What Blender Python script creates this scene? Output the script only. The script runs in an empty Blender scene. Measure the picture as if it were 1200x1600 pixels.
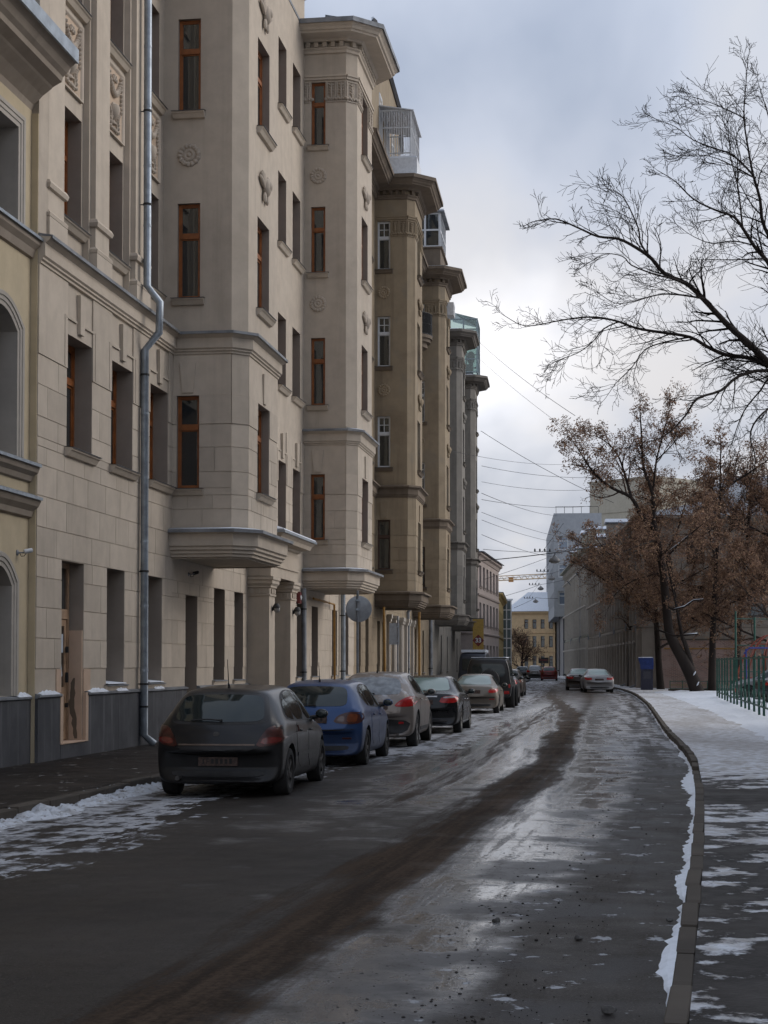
import bpy, bmesh, math, random
from mathutils import Vector, Matrix, noise
from mathutils.bvhtree import BVHTree
random.seed(7)
S = bpy.context.scene
COL = S.collection
R = math.radians

# ------------------------------------------------------------------ camera, sky, sun, exposure
cam_d = bpy.data.cameras.new('camera')
cam = bpy.data.objects.new('camera', cam_d)
COL.objects.link(cam)
CAMZ = 1.755
cam.location = (0, 0, CAMZ)
TILT = 2.0
cam.rotation_euler = (R(90 + TILT), 0, 0)
cam_d.sensor_fit = 'HORIZONTAL'
cam_d.sensor_width = 36.0
cam_d.lens = 78.0
cam_d.shift_y = (237.0 - 2600 * math.tan(R(TILT))) / 1200.0
cam_d.clip_start = 0.2
cam_d.clip_end = 4000
S.camera = cam

SUN_AZ = (0.96, 0.28)          # direction (x, y) towards the sun
SUN_EL = R(27)
world = bpy.data.worlds.new('World')
S.world = world
world.use_nodes = True


def build_world():
    nt = world.node_tree
    N, L = nt.nodes, nt.links
    N.clear()
    out = N.new('ShaderNodeOutputWorld')
    bg = N.new('ShaderNodeBackground')
    sky = N.new('ShaderNodeTexSky')
    sky.sky_type = 'NISHITA'
    sky.sun_disc = False
    sky.sun_elevation = SUN_EL
    sky.sun_rotation = math.atan2(SUN_AZ[0], SUN_AZ[1])
    sky.air_density = 1.5
    sky.dust_density = 3.0
    tc = N.new('ShaderNodeTexCoord')
    sep = N.new('ShaderNodeSeparateXYZ')
    L.new(tc.outputs['Generated'], sep.inputs[0])
    # cloud layer: direction divided by height = a flat cloud deck
    hz = N.new('ShaderNodeMath'); hz.operation = 'MAXIMUM'; hz.inputs[1].default_value = 0.0
    L.new(sep.outputs['Z'], hz.inputs[0])
    ad = N.new('ShaderNodeMath'); ad.operation = 'ADD'; ad.inputs[1].default_value = 0.16
    L.new(hz.outputs[0], ad.inputs[0])
    dv = N.new('ShaderNodeVectorMath'); dv.operation = 'DIVIDE'
    cmb = N.new('ShaderNodeCombineXYZ')
    for i in range(3):
        L.new(ad.outputs[0], cmb.inputs[i])
    L.new(tc.outputs['Generated'], dv.inputs[0]); L.new(cmb.outputs[0], dv.inputs[1])
    mp = N.new('ShaderNodeMapping')
    mp.inputs['Scale'].default_value = (1.7, 0.75, 0.9)
    mp.inputs['Location'].default_value = (7.7, 4.1, 0.5)
    L.new(dv.outputs[0], mp.inputs[0])
    n1 = N.new('ShaderNodeTexNoise')
    n1.inputs['Scale'].default_value = 1.5
    n1.inputs['Detail'].default_value = 5.0
    n1.inputs['Roughness'].default_value = 0.46
    n1.inputs['Distortion'].default_value = 0.25
    L.new(mp.outputs[0], n1.inputs['Vector'])
    cr = N.new('ShaderNodeValToRGB')
    e = cr.color_ramp.elements
    e[0].position = 0.38; e[0].color = (0.315, 0.348, 0.418, 1)
    e[1].position = 0.64; e[1].color = (0.50, 0.503, 0.525, 1)
    m = e.new(0.5); m.color = (0.425, 0.45, 0.51, 1)
    L.new(n1.outputs['Fac'], cr.inputs[0])
    # warmth towards the horizon
    wr = N.new('ShaderNodeValToRGB')
    we = wr.color_ramp.elements
    we[0].position = 0.0; we[0].color = (1.0, 0.985, 0.965, 1)
    we[1].position = 0.42; we[1].color = (0.86, 0.91, 0.99, 1)
    w2 = we.new(0.17); w2.color = (1.02, 0.99, 0.975, 1)
    L.new(sep.outputs['Z'], wr.inputs[0])
    mul = N.new('ShaderNodeMix'); mul.data_type = 'RGBA'; mul.blend_type = 'MULTIPLY'
    mul.inputs['Factor'].default_value = 1.0
    L.new(cr.outputs[0], mul.inputs['A']); L.new(wr.outputs[0], mul.inputs['B'])
    # a thin, bright break in the clouds down the street
    nrm = N.new('ShaderNodeVectorMath'); nrm.operation = 'NORMALIZE'
    L.new(tc.outputs['Generated'], nrm.inputs[0])
    nd = N.new('ShaderNodeTexNoise'); nd.inputs['Scale'].default_value = 9.0; nd.inputs['Detail'].default_value = 4.0
    L.new(tc.outputs['Generated'], nd.inputs['Vector'])
    sc = N.new('ShaderNodeVectorMath'); sc.operation = 'SCALE'; sc.inputs['Scale'].default_value = 0.10
    sb = N.new('ShaderNodeVectorMath'); sb.operation = 'SUBTRACT'; sb.inputs[1].default_value = (0.5, 0.5, 0.5)
    L.new(nd.outputs['Color'], sb.inputs[0]); L.new(sb.outputs[0], sc.inputs[0])
    jit = N.new('ShaderNodeVectorMath'); jit.operation = 'ADD'
    L.new(nrm.outputs[0], jit.inputs[0]); L.new(sc.outputs[0], jit.inputs[1])
    d0 = Vector((0.058, 1.0, 0.180)).normalized()
    df = N.new('ShaderNodeVectorMath'); df.operation = 'SUBTRACT'; df.inputs[1].default_value = d0
    L.new(jit.outputs[0], df.inputs[0])
    st = N.new('ShaderNodeVectorMath'); st.operation = 'MULTIPLY'; st.inputs[1].default_value = (1.0, 1.0, 1.7)
    L.new(df.outputs[0], st.inputs[0])
    ln = N.new('ShaderNodeVectorMath'); ln.operation = 'LENGTH'
    L.new(st.outputs[0], ln.inputs[0])
    mr = N.new('ShaderNodeMapRange'); mr.interpolation_type = 'SMOOTHERSTEP'
    mr.inputs['From Min'].default_value = 0.0; mr.inputs['From Max'].default_value = 0.13
    mr.inputs['To Min'].default_value = 0.33; mr.inputs['To Max'].default_value = 0.0
    L.new(ln.outputs['Value'], mr.inputs['Value'])
    addc = N.new('ShaderNodeMix'); addc.data_type = 'RGBA'; addc.blend_type = 'ADD'
    addc.inputs['B'].default_value = (0.95, 0.93, 0.92, 1)
    L.new(mr.outputs[0], addc.inputs['Factor']); L.new(mul.outputs['Result'], addc.inputs['A'])
    mx = N.new('ShaderNodeMix'); mx.data_type = 'RGBA'
    mx.inputs['Factor'].default_value = 0.93
    skm = N.new('ShaderNodeMix'); skm.data_type = 'RGBA'; skm.blend_type = 'MULTIPLY'
    skm.inputs['Factor'].default_value = 1.0
    skm.inputs['B'].default_value = (0.1, 0.1, 0.1, 1)
    L.new(sky.outputs[0], skm.inputs['A'])
    L.new(skm.outputs['Result'], mx.inputs['A'])
    L.new(addc.outputs['Result'], mx.inputs['B'])
    L.new(mx.outputs['Result'], bg.inputs['Color'])
    bg.inputs['Strength'].default_value = 1.0
    L.new(bg.outputs[0], out.inputs[0])


build_world()
sun_d = bpy.data.lights.new('sun', 'SUN')
sun_d.energy = 1.0
sun_d.angle = R(38)
sun_d.color = (1.0, 0.95, 0.9)
sun = bpy.data.objects.new('sun', sun_d)
COL.objects.link(sun)
_sd = Vector((SUN_AZ[0] * math.cos(SUN_EL), SUN_AZ[1] * math.cos(SUN_EL), math.sin(SUN_EL)))
sun.rotation_euler = _sd.to_track_quat('Z', 'Y').to_euler()
sun.location = _sd * 60
S.view_settings.view_transform = 'Standard'
S.view_settings.look = 'None'
S.view_settings.exposure = 0.64
S.view_settings.gamma = 1.0
S.render.engine = 'CYCLES'
S.cycles.use_denoising = True
S.cycles.max_bounces = 4
S.cycles.diffuse_bounces = 2
S.cycles.glossy_bounces = 2
S.cycles.transparent_max_bounces = 8
S.cycles.use_adaptive_sampling = True
S.cycles.adaptive_threshold = 0.025
S.cycles.caustics_reflective = False
S.cycles.caustics_refractive = False
try:
    world.cycles.sampling_method = 'MANUAL'
    world.cycles.sample_map_resolution = 512
except Exception:
    pass


def at(px, py, Y):
    """a point of the place at forward distance Y from a position in the 1200x1600 picture (survey only)"""
    return Vector(((px - 600) / 2600.0 * Y, Y, CAMZ + (1037 - py) / 2600.0 * Y))


# ------------------------------------------------------------------ mesh helpers
class MB:
    def __init__(self):
        self.v = []; self.f = []; self.m = []; self.mi = 0

    def add(self, vs, fs, mi=None):
        b = len(self.v)
        self.v.extend([tuple(p) for p in vs])
        for f in fs:
            self.f.append(tuple(b + i for i in f))
            self.m.append(self.mi if mi is None else mi)

    def quad(self, a, b, c, d, mi=None):
        self.add([a, b, c, d], [(0, 1, 2, 3)], mi)

    def box(self, x0, x1, y0, y1, z0, z1, mi=None):
        self.add([(x0, y0, z0), (x1, y0, z0), (x1, y1, z0), (x0, y1, z0), (x0, y0, z1), (x1, y0, z1), (x1, y1, z1), (x0, y1, z1)],
                 [(0, 3, 2, 1), (4, 5, 6, 7), (0, 1, 5, 4), (1, 2, 6, 5), (2, 3, 7, 6), (3, 0, 4, 7)], mi)

    def obox(self, o, dx, dy, x0, x1, y0, y1, z0, z1, mi=None):
        """box in a frame whose origin is o (x,y) and whose axes are dx, dy (2-vectors)"""
        P = lambda a, b, z: (o[0] + dx[0] * a + dy[0] * b, o[1] + dx[1] * a + dy[1] * b, z)
        self.add([P(x0, y0, z0), P(x1, y0, z0), P(x1, y1, z0), P(x0, y1, z0), P(x0, y0, z1), P(x1, y0, z1), P(x1, y1, z1), P(x0, y1, z1)],
                 [(0, 3, 2, 1), (4, 5, 6, 7), (0, 1, 5, 4), (1, 2, 6, 5), (2, 3, 7, 6), (3, 0, 4, 7)], mi)

    def tube(self, path, rad, n=6, cap=True, mi=None):
        path = [Vector(p) for p in path]
        if not hasattr(rad, '__len__'):
            rad = [rad] * len(path)
        b = len(self.v)
        prev = None
        for i, p in enumerate(path):
            if i == 0: t = path[1] - p
            elif i == len(path) - 1: t = p - path[i - 1]
            else: t = path[i + 1] - path[i - 1]
            if t.length < 1e-9: t = Vector((0, 0, 1))
            t.normalize()
            if prev is None:
                ref = Vector((0, 0, 1)) if abs(t.z) < 0.9 else Vector((1, 0, 0))
                u = t.cross(ref).normalized()
            else:
                u = (prev - t * prev.dot(t))
                u = u.normalized() if u.length > 1e-6 else t.orthogonal().normalized()
            prev = u
            w = t.cross(u)
            for k in range(n):
                a = 2 * math.pi * k / n
                self.v.append(tuple(p + (u * math.cos(a) + w * math.sin(a)) * rad[i]))
        mm = self.mi if mi is None else mi
        for i in range(len(path) - 1):
            for k in range(n):
                k2 = (k + 1) % n
                self.f.append((b + i * n + k, b + i * n + k2, b + (i + 1) * n + k2, b + (i + 1) * n + k)); self.m.append(mm)
        if cap:
            self.f.append(tuple(b + k for k in reversed(range(n)))); self.m.append(mm)
            e = b + (len(path) - 1) * n
            self.f.append(tuple(e + k for k in range(n))); self.m.append(mm)

    def lathe(self, prof, M=None, n=20, mi=None, cap=True):
        """prof: (r, h) pairs turned about local z, placed by matrix M"""
        M = M or Matrix()
        b = len(self.v)
        for r, h in prof:
            for k in range(n):
                a = 2 * math.pi * k / n
                self.v.append(tuple(M @ Vector((r * math.cos(a), r * math.sin(a), h))))
        mm = self.mi if mi is None else mi
        for i in range(len(prof) - 1):
            for k in range(n):
                k2 = (k + 1) % n
                self.f.append((b + i * n + k, b + i * n + k2, b + (i + 1) * n + k2, b + (i + 1) * n + k)); self.m.append(mm)
        if cap:
            self.f.append(tuple(b + k for k in reversed(range(n)))); self.m.append(mm)
            e = b + (len(prof) - 1) * n
            self.f.append(tuple(e + k for k in range(n))); self.m.append(mm)

    def sweep(self, path, prof, closed=False, mi=None, plane=None):
        """closed outline prof of (offset to the right of the path, z) swept along a 2-D path with mitred corners.
        plane(a, b, off2) maps path point (a, b) + out-of-plane offset to 3-D; default: path in xy, prof second value is z"""
        n = len(path)
        P = [Vector((p[0], p[1])) for p in path]
        mit = []
        for i in range(n):
            d1 = (P[i] - P[i - 1]) if (i > 0 or closed) else None
            d2 = (P[(i + 1) % n] - P[i]) if (i < n - 1 or closed) else None
            nn = [Vector((d.y, -d.x)).normalized() for d in (d1, d2) if d is not None]
            if len(nn) == 2:
                s = nn[0] + nn[1]
                mit.append(s / max(0.3, 1 + nn[0].dot(nn[1])))
            else:
                mit.append(nn[0])
        b = len(self.v); k = len(prof)
        for i in range(n):
            for o, z in prof:
                q = P[i] + mit[i] * o
                self.v.append((q.x, q.y, z) if plane is None else tuple(plane(q.x, q.y, z)))
        mm = self.mi if mi is None else mi
        for i in range(n if closed else n - 1):
            j = (i + 1) % n
            for a in range(k):
                c = (a + 1) % k
                self.f.append((b + i * k + a, b + j * k + a, b + j * k + c, b + i * k + c)); self.m.append(mm)
        if not closed:
            self.f.append(tuple(b + a for a in range(k))); self.m.append(mm)
            self.f.append(tuple(b + (n - 1) * k + a for a in reversed(range(k)))); self.m.append(mm)

    def ball(self, c, r, seg=10, rings=6, mi=None, M=None):
        """ellipsoid with radii r (3)"""
        b = len(self.v)
        c = Vector(c)
        for i in range(1, rings):
            t = math.pi * i / rings
            for k in range(seg):
                a = 2 * math.pi * k / seg
                p = Vector((r[0] * math.sin(t) * math.cos(a), r[1] * math.sin(t) * math.sin(a), r[2] * math.cos(t)))
                if M is not None: p = M @ p
                self.v.append(tuple(c + p))
        top = Vector((0, 0, r[2])); bot = Vector((0, 0, -r[2]))
        if M is not None: top = M @ top; bot = M @ bot
        self.v.append(tuple(c + top)); self.v.append(tuple(c + bot))
        T = len(self.v) - 2; B = T + 1
        mm = self.mi if mi is None else mi
        for i in range(rings - 2):
            for k in range(seg):
                k2 = (k + 1) % seg
                self.f.append((b + i * seg + k, b + (i + 1) * seg + k, b + (i + 1) * seg + k2, b + i * seg + k2)); self.m.append(mm)
        for k in range(seg):
            k2 = (k + 1) % seg
            self.f.append((T, b + k, b + k2)); self.m.append(mm)
            self.f.append((B, b + (rings - 2) * seg + k2, b + (rings - 2) * seg + k)); self.m.append(mm)

    def mesh(self, name, mats, smooth=False, fix=True):
        me = bpy.data.meshes.new(name)
        me.from_pydata(self.v, [], self.f)
        mats = mats if isinstance(mats, (list, tuple)) else [mats]
        for m in mats:
            me.materials.append(m)
        if len(mats) > 1:
            me.polygons.foreach_set('material_index', self.m)
        if smooth:
            me.polygons.foreach_set('use_smooth', [True] * len(me.polygons))
        if fix:
            bm = bmesh.new(); bm.from_mesh(me)
            bmesh.ops.recalc_face_normals(bm, faces=bm.faces)
            bm.to_mesh(me); bm.free()
        me.update()
        if smooth and smooth != 'all':
            try: me.set_sharp_from_angle(angle=R(40))
            except Exception: pass
        return me

    def build(self, name, mats, parent=None, smooth=False, fix=True):
        return link(name, self.mesh(name, mats, smooth, fix), parent)


def link(name, me, parent=None, loc=None, rotz=None, scale=None):
    o = bpy.data.objects.new(name, me)
    COL.objects.link(o)
    if parent is not None: o.parent = parent
    if loc is not None: o.location = loc
    if rotz is not None: o.rotation_euler = (0, 0, rotz)
    if scale is not None: o.scale = scale
    return o


def tag(o, label=None, cat=None, group=None, kind=None):
    if label: o['label'] = label
    if cat: o['category'] = cat
    if group: o['group'] = group
    if kind: o['kind'] = kind
    return o


def thing(name, label, cat, loc=(0, 0, 0), rotz=0, group=None):
    o = bpy.data.objects.new(name, None)
    COL.objects.link(o)
    o.empty_display_size = 0.3
    o.location = loc
    o.rotation_euler = (0, 0, rotz)
    return tag(o, label, cat, group)


def copy_tree(o, parent=None):
    c = o.copy()
    COL.objects.link(c)
    if parent is not None: c.parent = parent
    for ch in list(o.children):
        copy_tree(ch, c)
    return c

# ------------------------------------------------------------------ materials
def mat_new(name):
    m = bpy.data.materials.new(name)
    m.use_nodes = True
    nt = m.node_tree
    b = nt.nodes.get('Principled BSDF')
    return m, nt, nt.nodes, nt.links, b


def node(N, t, **kw):
    n = N.new(t)
    for k, v in kw.items():
        setattr(n, k, v)
    return n


def noise_n(N, L, vec, scale, detail=4, rough=0.55, dist=0.0):
    n = N.new('ShaderNodeTexNoise')
    n.inputs['Scale'].default_value = scale
    n.inputs['Detail'].default_value = detail
    n.inputs['Roughness'].default_value = rough
    n.inputs['Distortion'].default_value = dist
    if vec is not None: L.new(vec, n.inputs['Vector'])
    return n.outputs['Fac']


def mapping(N, L, vec, scale=(1, 1, 1), loc=(0, 0, 0), rot=(0, 0, 0)):
    m = N.new('ShaderNodeMapping')
    m.inputs['Scale'].default_value = scale
    m.inputs['Location'].default_value = loc
    m.inputs['Rotation'].default_value = rot
    L.new(vec, m.inputs[0])
    return m.outputs[0]


def maprange(N, L, v, a, b, c=0.0, d=1.0, smooth=True):
    m = N.new('ShaderNodeMapRange')
    m.interpolation_type = 'SMOOTHSTEP' if smooth else 'LINEAR'
    m.inputs['From Min'].default_value = a; m.inputs['From Max'].default_value = b
    m.inputs['To Min'].default_value = c; m.inputs['To Max'].default_value = d
    L.new(v, m.inputs['Value'])
    return m.outputs[0]


def mathn(N, L, op, a, b=None):
    m = N.new('ShaderNodeMath'); m.operation = op
    for i, x in enumerate((a, b)):
        if x is None: continue
        if isinstance(x, (int, float)): m.inputs[i].default_value = x
        else: L.new(x, m.inputs[i])
    return m.outputs[0]


def mixc(N, L, fac, a, b, mode='MIX'):
    m = N.new('ShaderNodeMix'); m.data_type = 'RGBA'; m.blend_type = mode
    for sock, x in (('Factor', fac), ('A', a), ('B', b)):
        if isinstance(x, (int, float)): m.inputs[sock].default_value = x
        elif isinstance(x, tuple): m.inputs[sock].default_value = (x[0], x[1], x[2], 1)
        else: L.new(x, m.inputs[sock])
    return m.outputs['Result']


def bump(N, L, b, h, strength=0.3, dist=0.01):
    n = N.new('ShaderNodeBump')
    n.inputs['Strength'].default_value = strength
    n.inputs['Distance'].default_value = dist
    L.new(h, n.inputs['Height'])
    L.new(n.outputs[0], b.inputs['Normal'])


def setc(b, c): b.inputs['Base Color'].default_value = (c[0], c[1], c[2], 1)


def plaster(name, col, dark, amt=0.5, streak=0.3, rnd=0.06, rough=0.9, grain=0.25, patch=None, patch_amt=0.0):
    """painted render or stone with stains, rain streaks and grain"""
    m, nt, N, L, b = mat_new(name)
    geo = N.new('ShaderNodeNewGeometry')
    P = geo.outputs['Position']
    big = noise_n(N, L, P, 0.55, 6, 0.6)
    mid = noise_n(N, L, P, 2.7, 5, 0.6)
    st = noise_n(N, L, mapping(N, L, P, (3.2, 3.2, 0.16)), 1.0, 5, 0.62)
    f1 = maprange(N, L, big, 0.42, 0.72, 0, amt)
    f2 = maprange(N, L, st, 0.5, 0.78, 0, streak)
    c = mixc(N, L, f1, col, dark)
    c = mixc(N, L, f2, c, tuple(x * 0.72 for x in dark))
    if patch is not None:
        pn = noise_n(N, L, mapping(N, L, P, (1, 1, 0.6)), 0.9, 4, 0.55, 0.4)
        c = mixc(N, L, maprange(N, L, pn, 0.55, 0.66, 0, patch_amt), c, patch)
    oi = N.new('ShaderNodeObjectInfo')
    v = mathn(N, L, 'ADD', mathn(N, L, 'MULTIPLY', oi.outputs['Random'], rnd * 2), 1 - rnd)
    v = mathn(N, L, 'MULTIPLY', v, maprange(N, L, mid, 0.3, 0.7, 0.93, 1.05))
    hs = N.new('ShaderNodeHueSaturation')
    L.new(c, hs.inputs['Color']); L.new(v, hs.inputs['Value'])
    L.new(hs.outputs[0], b.inputs['Base Color'])
    b.inputs['Roughness'].default_value = rough
    b.inputs['Specular IOR Level'].default_value = 0.3
    g = noise_n(N, L, P, 60, 3, 0.7)
    h = mathn(N, L, 'ADD', mathn(N, L, 'MULTIPLY', g, grain), mathn(N, L, 'MULTIPLY', mid, 0.5))
    bump(N, L, b, h, 0.35, 0.012)
    return m


def simple(name, col, rough=0.6, metal=0.0, var=0.15, scale=8.0, bumpv=0.0, spec=0.5, coat=0.0, coords='Object'):
    m, nt, N, L, b = mat_new(name)
    if coords == 'Object':
        P = N.new('ShaderNodeTexCoord').outputs['Object']
    else:
        P = N.new('ShaderNodeNewGeometry').outputs['Position']
    f = noise_n(N, L, P, scale, 4, 0.6)
    c = mixc(N, L, maprange(N, L, f, 0.3, 0.7), tuple(x * (1 - var) for x in col), tuple(min(1, x * (1 + var)) for x in col))
    L.new(c, b.inputs['Base Color'])
    b.inputs['Roughness'].default_value = rough
    b.inputs['Metallic'].default_value = metal
    b.inputs['Specular IOR Level'].default_value = spec
    b.inputs['Coat Weight'].default_value = coat
    if bumpv:
        bump(N, L, b, noise_n(N, L, P, scale * 5, 4, 0.7), bumpv, 0.01)
    return m


def glass_mat(name, tint=(0.30, 0.34, 0.36), rough=0.03, body=(0.05, 0.055, 0.06), clear=0.45, gain=1.5):
    """window pane: mirror-like at glancing angles; body colour paints in soft reflection and the dark behind"""
    m, nt, N, L, b = mat_new(name)
    N.remove(b)
    out = [n for n in N if n.type == 'OUTPUT_MATERIAL'][0]
    tr = N.new('ShaderNodeBsdfTransparent'); tr.inputs[0].default_value = tint + (1,)
    df = N.new('ShaderNodeBsdfDiffuse'); df.inputs[0].default_value = body + (1,)
    gl = N.new('ShaderNodeBsdfGlossy'); gl.inputs['Roughness'].default_value = rough
    gl.inputs['Color'].default_value = (0.9, 0.95, 0.95, 1)
    P = N.new('ShaderNodeNewGeometry').outputs['Position']
    bp = N.new('ShaderNodeBump'); bp.inputs['Strength'].default_value = 0.12; bp.inputs['Distance'].default_value = 0.02
    L.new(noise_n(N, L, P, 1.6, 2, 0.5), bp.inputs['Height'])
    L.new(bp.outputs[0], gl.inputs['Normal'])
    fr = N.new('ShaderNodeFresnel'); fr.inputs['IOR'].default_value = 1.52
    fa = mathn(N, L, 'ADD', mathn(N, L, 'MULTIPLY', fr.outputs[0], gain), 0.02)
    m1 = N.new('ShaderNodeMixShader'); m1.inputs[0].default_value = clear
    L.new(df.outputs[0], m1.inputs[1]); L.new(tr.outputs[0], m1.inputs[2])
    m2 = N.new('ShaderNodeMixShader')
    L.new(fa, m2.inputs[0]); L.new(m1.outputs[0], m2.inputs[1]); L.new(gl.outputs[0], m2.inputs[2])
    L.new(m2.outputs[0], out.inputs[0])
    return m


def paint(name, col, metal=0.35, rough=0.32, dirt=0.8, dirt_col=(0.075, 0.066, 0.058), z0=0.25, z1=0.95, snow=0.0):
    """car paint with road grime low down (object space) and dusting"""
    m, nt, N, L, b = mat_new(name)
    P = N.new('ShaderNodeTexCoord').outputs['Object']
    sep = N.new('ShaderNodeSeparateXYZ'); L.new(P, sep.inputs[0])
    n1 = noise_n(N, L, P, 2.2, 5, 0.65)
    n2 = noise_n(N, L, P, 22, 4, 0.7)
    zz = mathn(N, L, 'ADD', sep.outputs['Z'], mathn(N, L, 'MULTIPLY', mathn(N, L, 'SUBTRACT', n1, 0.5), 0.5))
    d = maprange(N, L, zz, z0, z1, dirt, 0.12)
    d = mathn(N, L, 'MULTIPLY', d, maprange(N, L, n2, 0.25, 0.65, 0.7, 1.0))
    c = mixc(N, L, d, col, dirt_col)
    if snow > 0:
        nor = N.new('ShaderNodeNewGeometry')
        sn = N.new('ShaderNodeSeparateXYZ'); L.new(nor.outputs['Normal'], sn.inputs[0])
        s = mathn(N, L, 'MULTIPLY', maprange(N, L, sn.outputs['Z'], 0.25, 0.75), maprange(N, L, noise_n(N, L, P, 3.0, 6, 0.7), 0.62 - 0.5 * snow, 0.75 - 0.35 * snow))
        s = mathn(N, L, 'MULTIPLY', s, min(1.0, 0.35 + snow))
        c = mixc(N, L, s, c, (0.62, 0.66, 0.72))
    L.new(c, b.inputs['Base Color'])
    b.inputs['Metallic'].default_value = metal
    rg = mathn(N, L, 'ADD', rough, mathn(N, L, 'MULTIPLY', d, 0.45))
    L.new(rg, b.inputs['Roughness'])
    b.inputs['Coat Weight'].default_value = 0.25
    b.inputs['Specular IOR Level'].default_value = 0.35
    b.inputs['Coat Roughness'].default_value = 0.12
    return m


M = {}
M['b1'] = plaster('plaster_beige', (0.545, 0.468, 0.380), (0.445, 0.375, 0.300), 0.40, 0.32, rnd=0.085)
M['b1_relief'] = plaster('relief_beige', (0.49, 0.42, 0.345), (0.29, 0.245, 0.20), 0.4, 0.2)
M['b1_panel'] = plaster('panel_ochre', (0.50, 0.385, 0.285), (0.40, 0.31, 0.24), 0.3, 0.15)
M['b1_raw'] = plaster('raw_render_pink', (0.62, 0.45, 0.33), (0.5, 0.36, 0.27), 0.25, 0.15)
M['b2'] = plaster('plaster_tan', (0.315, 0.250, 0.170), (0.180, 0.135, 0.092), 0.65, 0.50, patch=(0.25, 0.215, 0.165), patch_amt=0.5, rnd=0.1)
M['b2_trim'] = plaster('trim_brown', (0.185, 0.145, 0.108), (0.10, 0.08, 0.062), 0.6, 0.5)
M['b3'] = plaster('plaster_grey', (0.265, 0.245, 0.215), (0.16, 0.148, 0.132), 0.55, 0.5, patch=(0.21, 0.20, 0.185), patch_amt=0.5, rnd=0.1)
M['b3_trim'] = plaster('trim_grey', (0.20, 0.18, 0.155), (0.12, 0.108, 0.094), 0.6, 0.5)
M['yellow'] = plaster('plaster_yellow', (0.53, 0.44, 0.30), (0.46, 0.375, 0.25), 0.3, 0.2)
M['casing'] = plaster('casing_stone', (0.44, 0.40, 0.35), (0.36, 0.32, 0.28), 0.3, 0.2)
M['cornice'] = plaster('cornice_brown', (0.34, 0.285, 0.23), (0.25, 0.205, 0.165), 0.4, 0.3)
M['jamb'] = plaster('jamb_brown', (0.34, 0.285, 0.235), (0.28, 0.235, 0.19), 0.3, 0.15)
M['plinth'] = plaster('plinth_granite', (0.105, 0.105, 0.112), (0.06, 0.06, 0.064), 0.6, 0.0, rough=0.7)


def _plinth_streaks():
    m, nt, N, L, b = mat_new('plinth_stained')
    P = N.new('ShaderNodeNewGeometry').outputs['Position']
    st = noise_n(N, L, mapping(N, L, P, (5.5, 5.5, 0.35)), 1.0, 5, 0.6)
    st2 = noise_n(N, L, P, 1.3, 5, 0.6)
    c = mixc(N, L, maprange(N, L, st2, 0.35, 0.7), (0.045, 0.046, 0.052), (0.078, 0.079, 0.087))
    c = mixc(N, L, maprange(N, L, st, 0.52, 0.75, 0, 0.75), c, (0.15, 0.15, 0.155))
    L.new(c, b.inputs['Base Color'])
    b.inputs['Roughness'].default_value = 0.75
    bump(N, L, b, noise_n(N, L, P, 40, 3, 0.7), 0.25, 0.01)
    return m


M['plinth'] = _plinth_streaks()
M['orange'] = simple('wood_orange', (0.28, 0.090, 0.021), 0.45, var=0.22, scale=5)
M['orange_d'] = simple('wood_red', (0.20, 0.062, 0.02), 0.5, var=0.25, scale=5)
M['white_f'] = simple('frame_white', (0.62, 0.63, 0.64), 0.45, var=0.06)
M['brown_f'] = simple('frame_brown', (0.07, 0.035, 0.022), 0.5, var=0.2)
M['pane'] = glass_mat('window_glass')
M['pane_dark'] = glass_mat('window_glass_dark', clear=0.15)
M['curtain'] = simple('lace_curtain', (0.33, 0.33, 0.33), 0.95, var=0.45, scale=14)
M['blind'] = simple('blind', (0.17, 0.175, 0.18), 0.9, var=0.3, scale=10)
M['zinc'] = simple('galvanised_zinc', (0.30, 0.335, 0.37), 0.45, 0.55, var=0.22, scale=4, bumpv=0.05)
M['sheet'] = simple('roof_sheet_grey', (0.20, 0.21, 0.225), 0.55, 0.3, var=0.3, scale=2)
M['dark_sheet'] = simple('roof_sheet_dark', (0.06, 0.058, 0.06), 0.6, 0.2, var=0.3, scale=2)
M['iron'] = simple('black_iron', (0.02, 0.02, 0.02), 0.6, var=0.3)
M['steel_w'] = simple('white_steel', (0.60, 0.61, 0.62), 0.5, var=0.1)
M['gas'] = simple('gas_pipe_ochre', (0.30, 0.155, 0.025), 0.55, var=0.2)
M['snow'] = None


def _snow():
    m, nt, N, L, b = mat_new('snow')
    P = N.new('ShaderNodeNewGeometry').outputs['Position']
    d = noise_n(N, L, P, 3.5, 6, 0.7)
    d2 = noise_n(N, L, P, 14, 4, 0.7)
    c = mixc(N, L, maprange(N, L, d, 0.42, 0.68, 0, 0.7), (0.62, 0.655, 0.71), (0.33, 0.32, 0.31))
    c = mixc(N, L, maprange(N, L, d2, 0.56, 0.68, 0, 0.75), c, (0.12, 0.10, 0.082))
    L.new(c, b.inputs['Base Color'])
    b.inputs['Roughness'].default_value = 0.8
    bump(N, L, b, d2, 0.6, 0.03)
    return m


def _snow_clean():
    m, nt, N, L, b = mat_new('snow_clean')
    P = N.new('ShaderNodeNewGeometry').outputs['Position']
    d = noise_n(N, L, P, 9, 5, 0.7)
    L.new(mixc(N, L, maprange(N, L, d, 0.4, 0.75), (0.76, 0.80, 0.86), (0.62, 0.66, 0.71)), b.inputs['Base Color'])
    b.inputs['Roughness'].default_value = 0.7
    bump(N, L, b, d, 0.5, 0.02)
    return m


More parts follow.
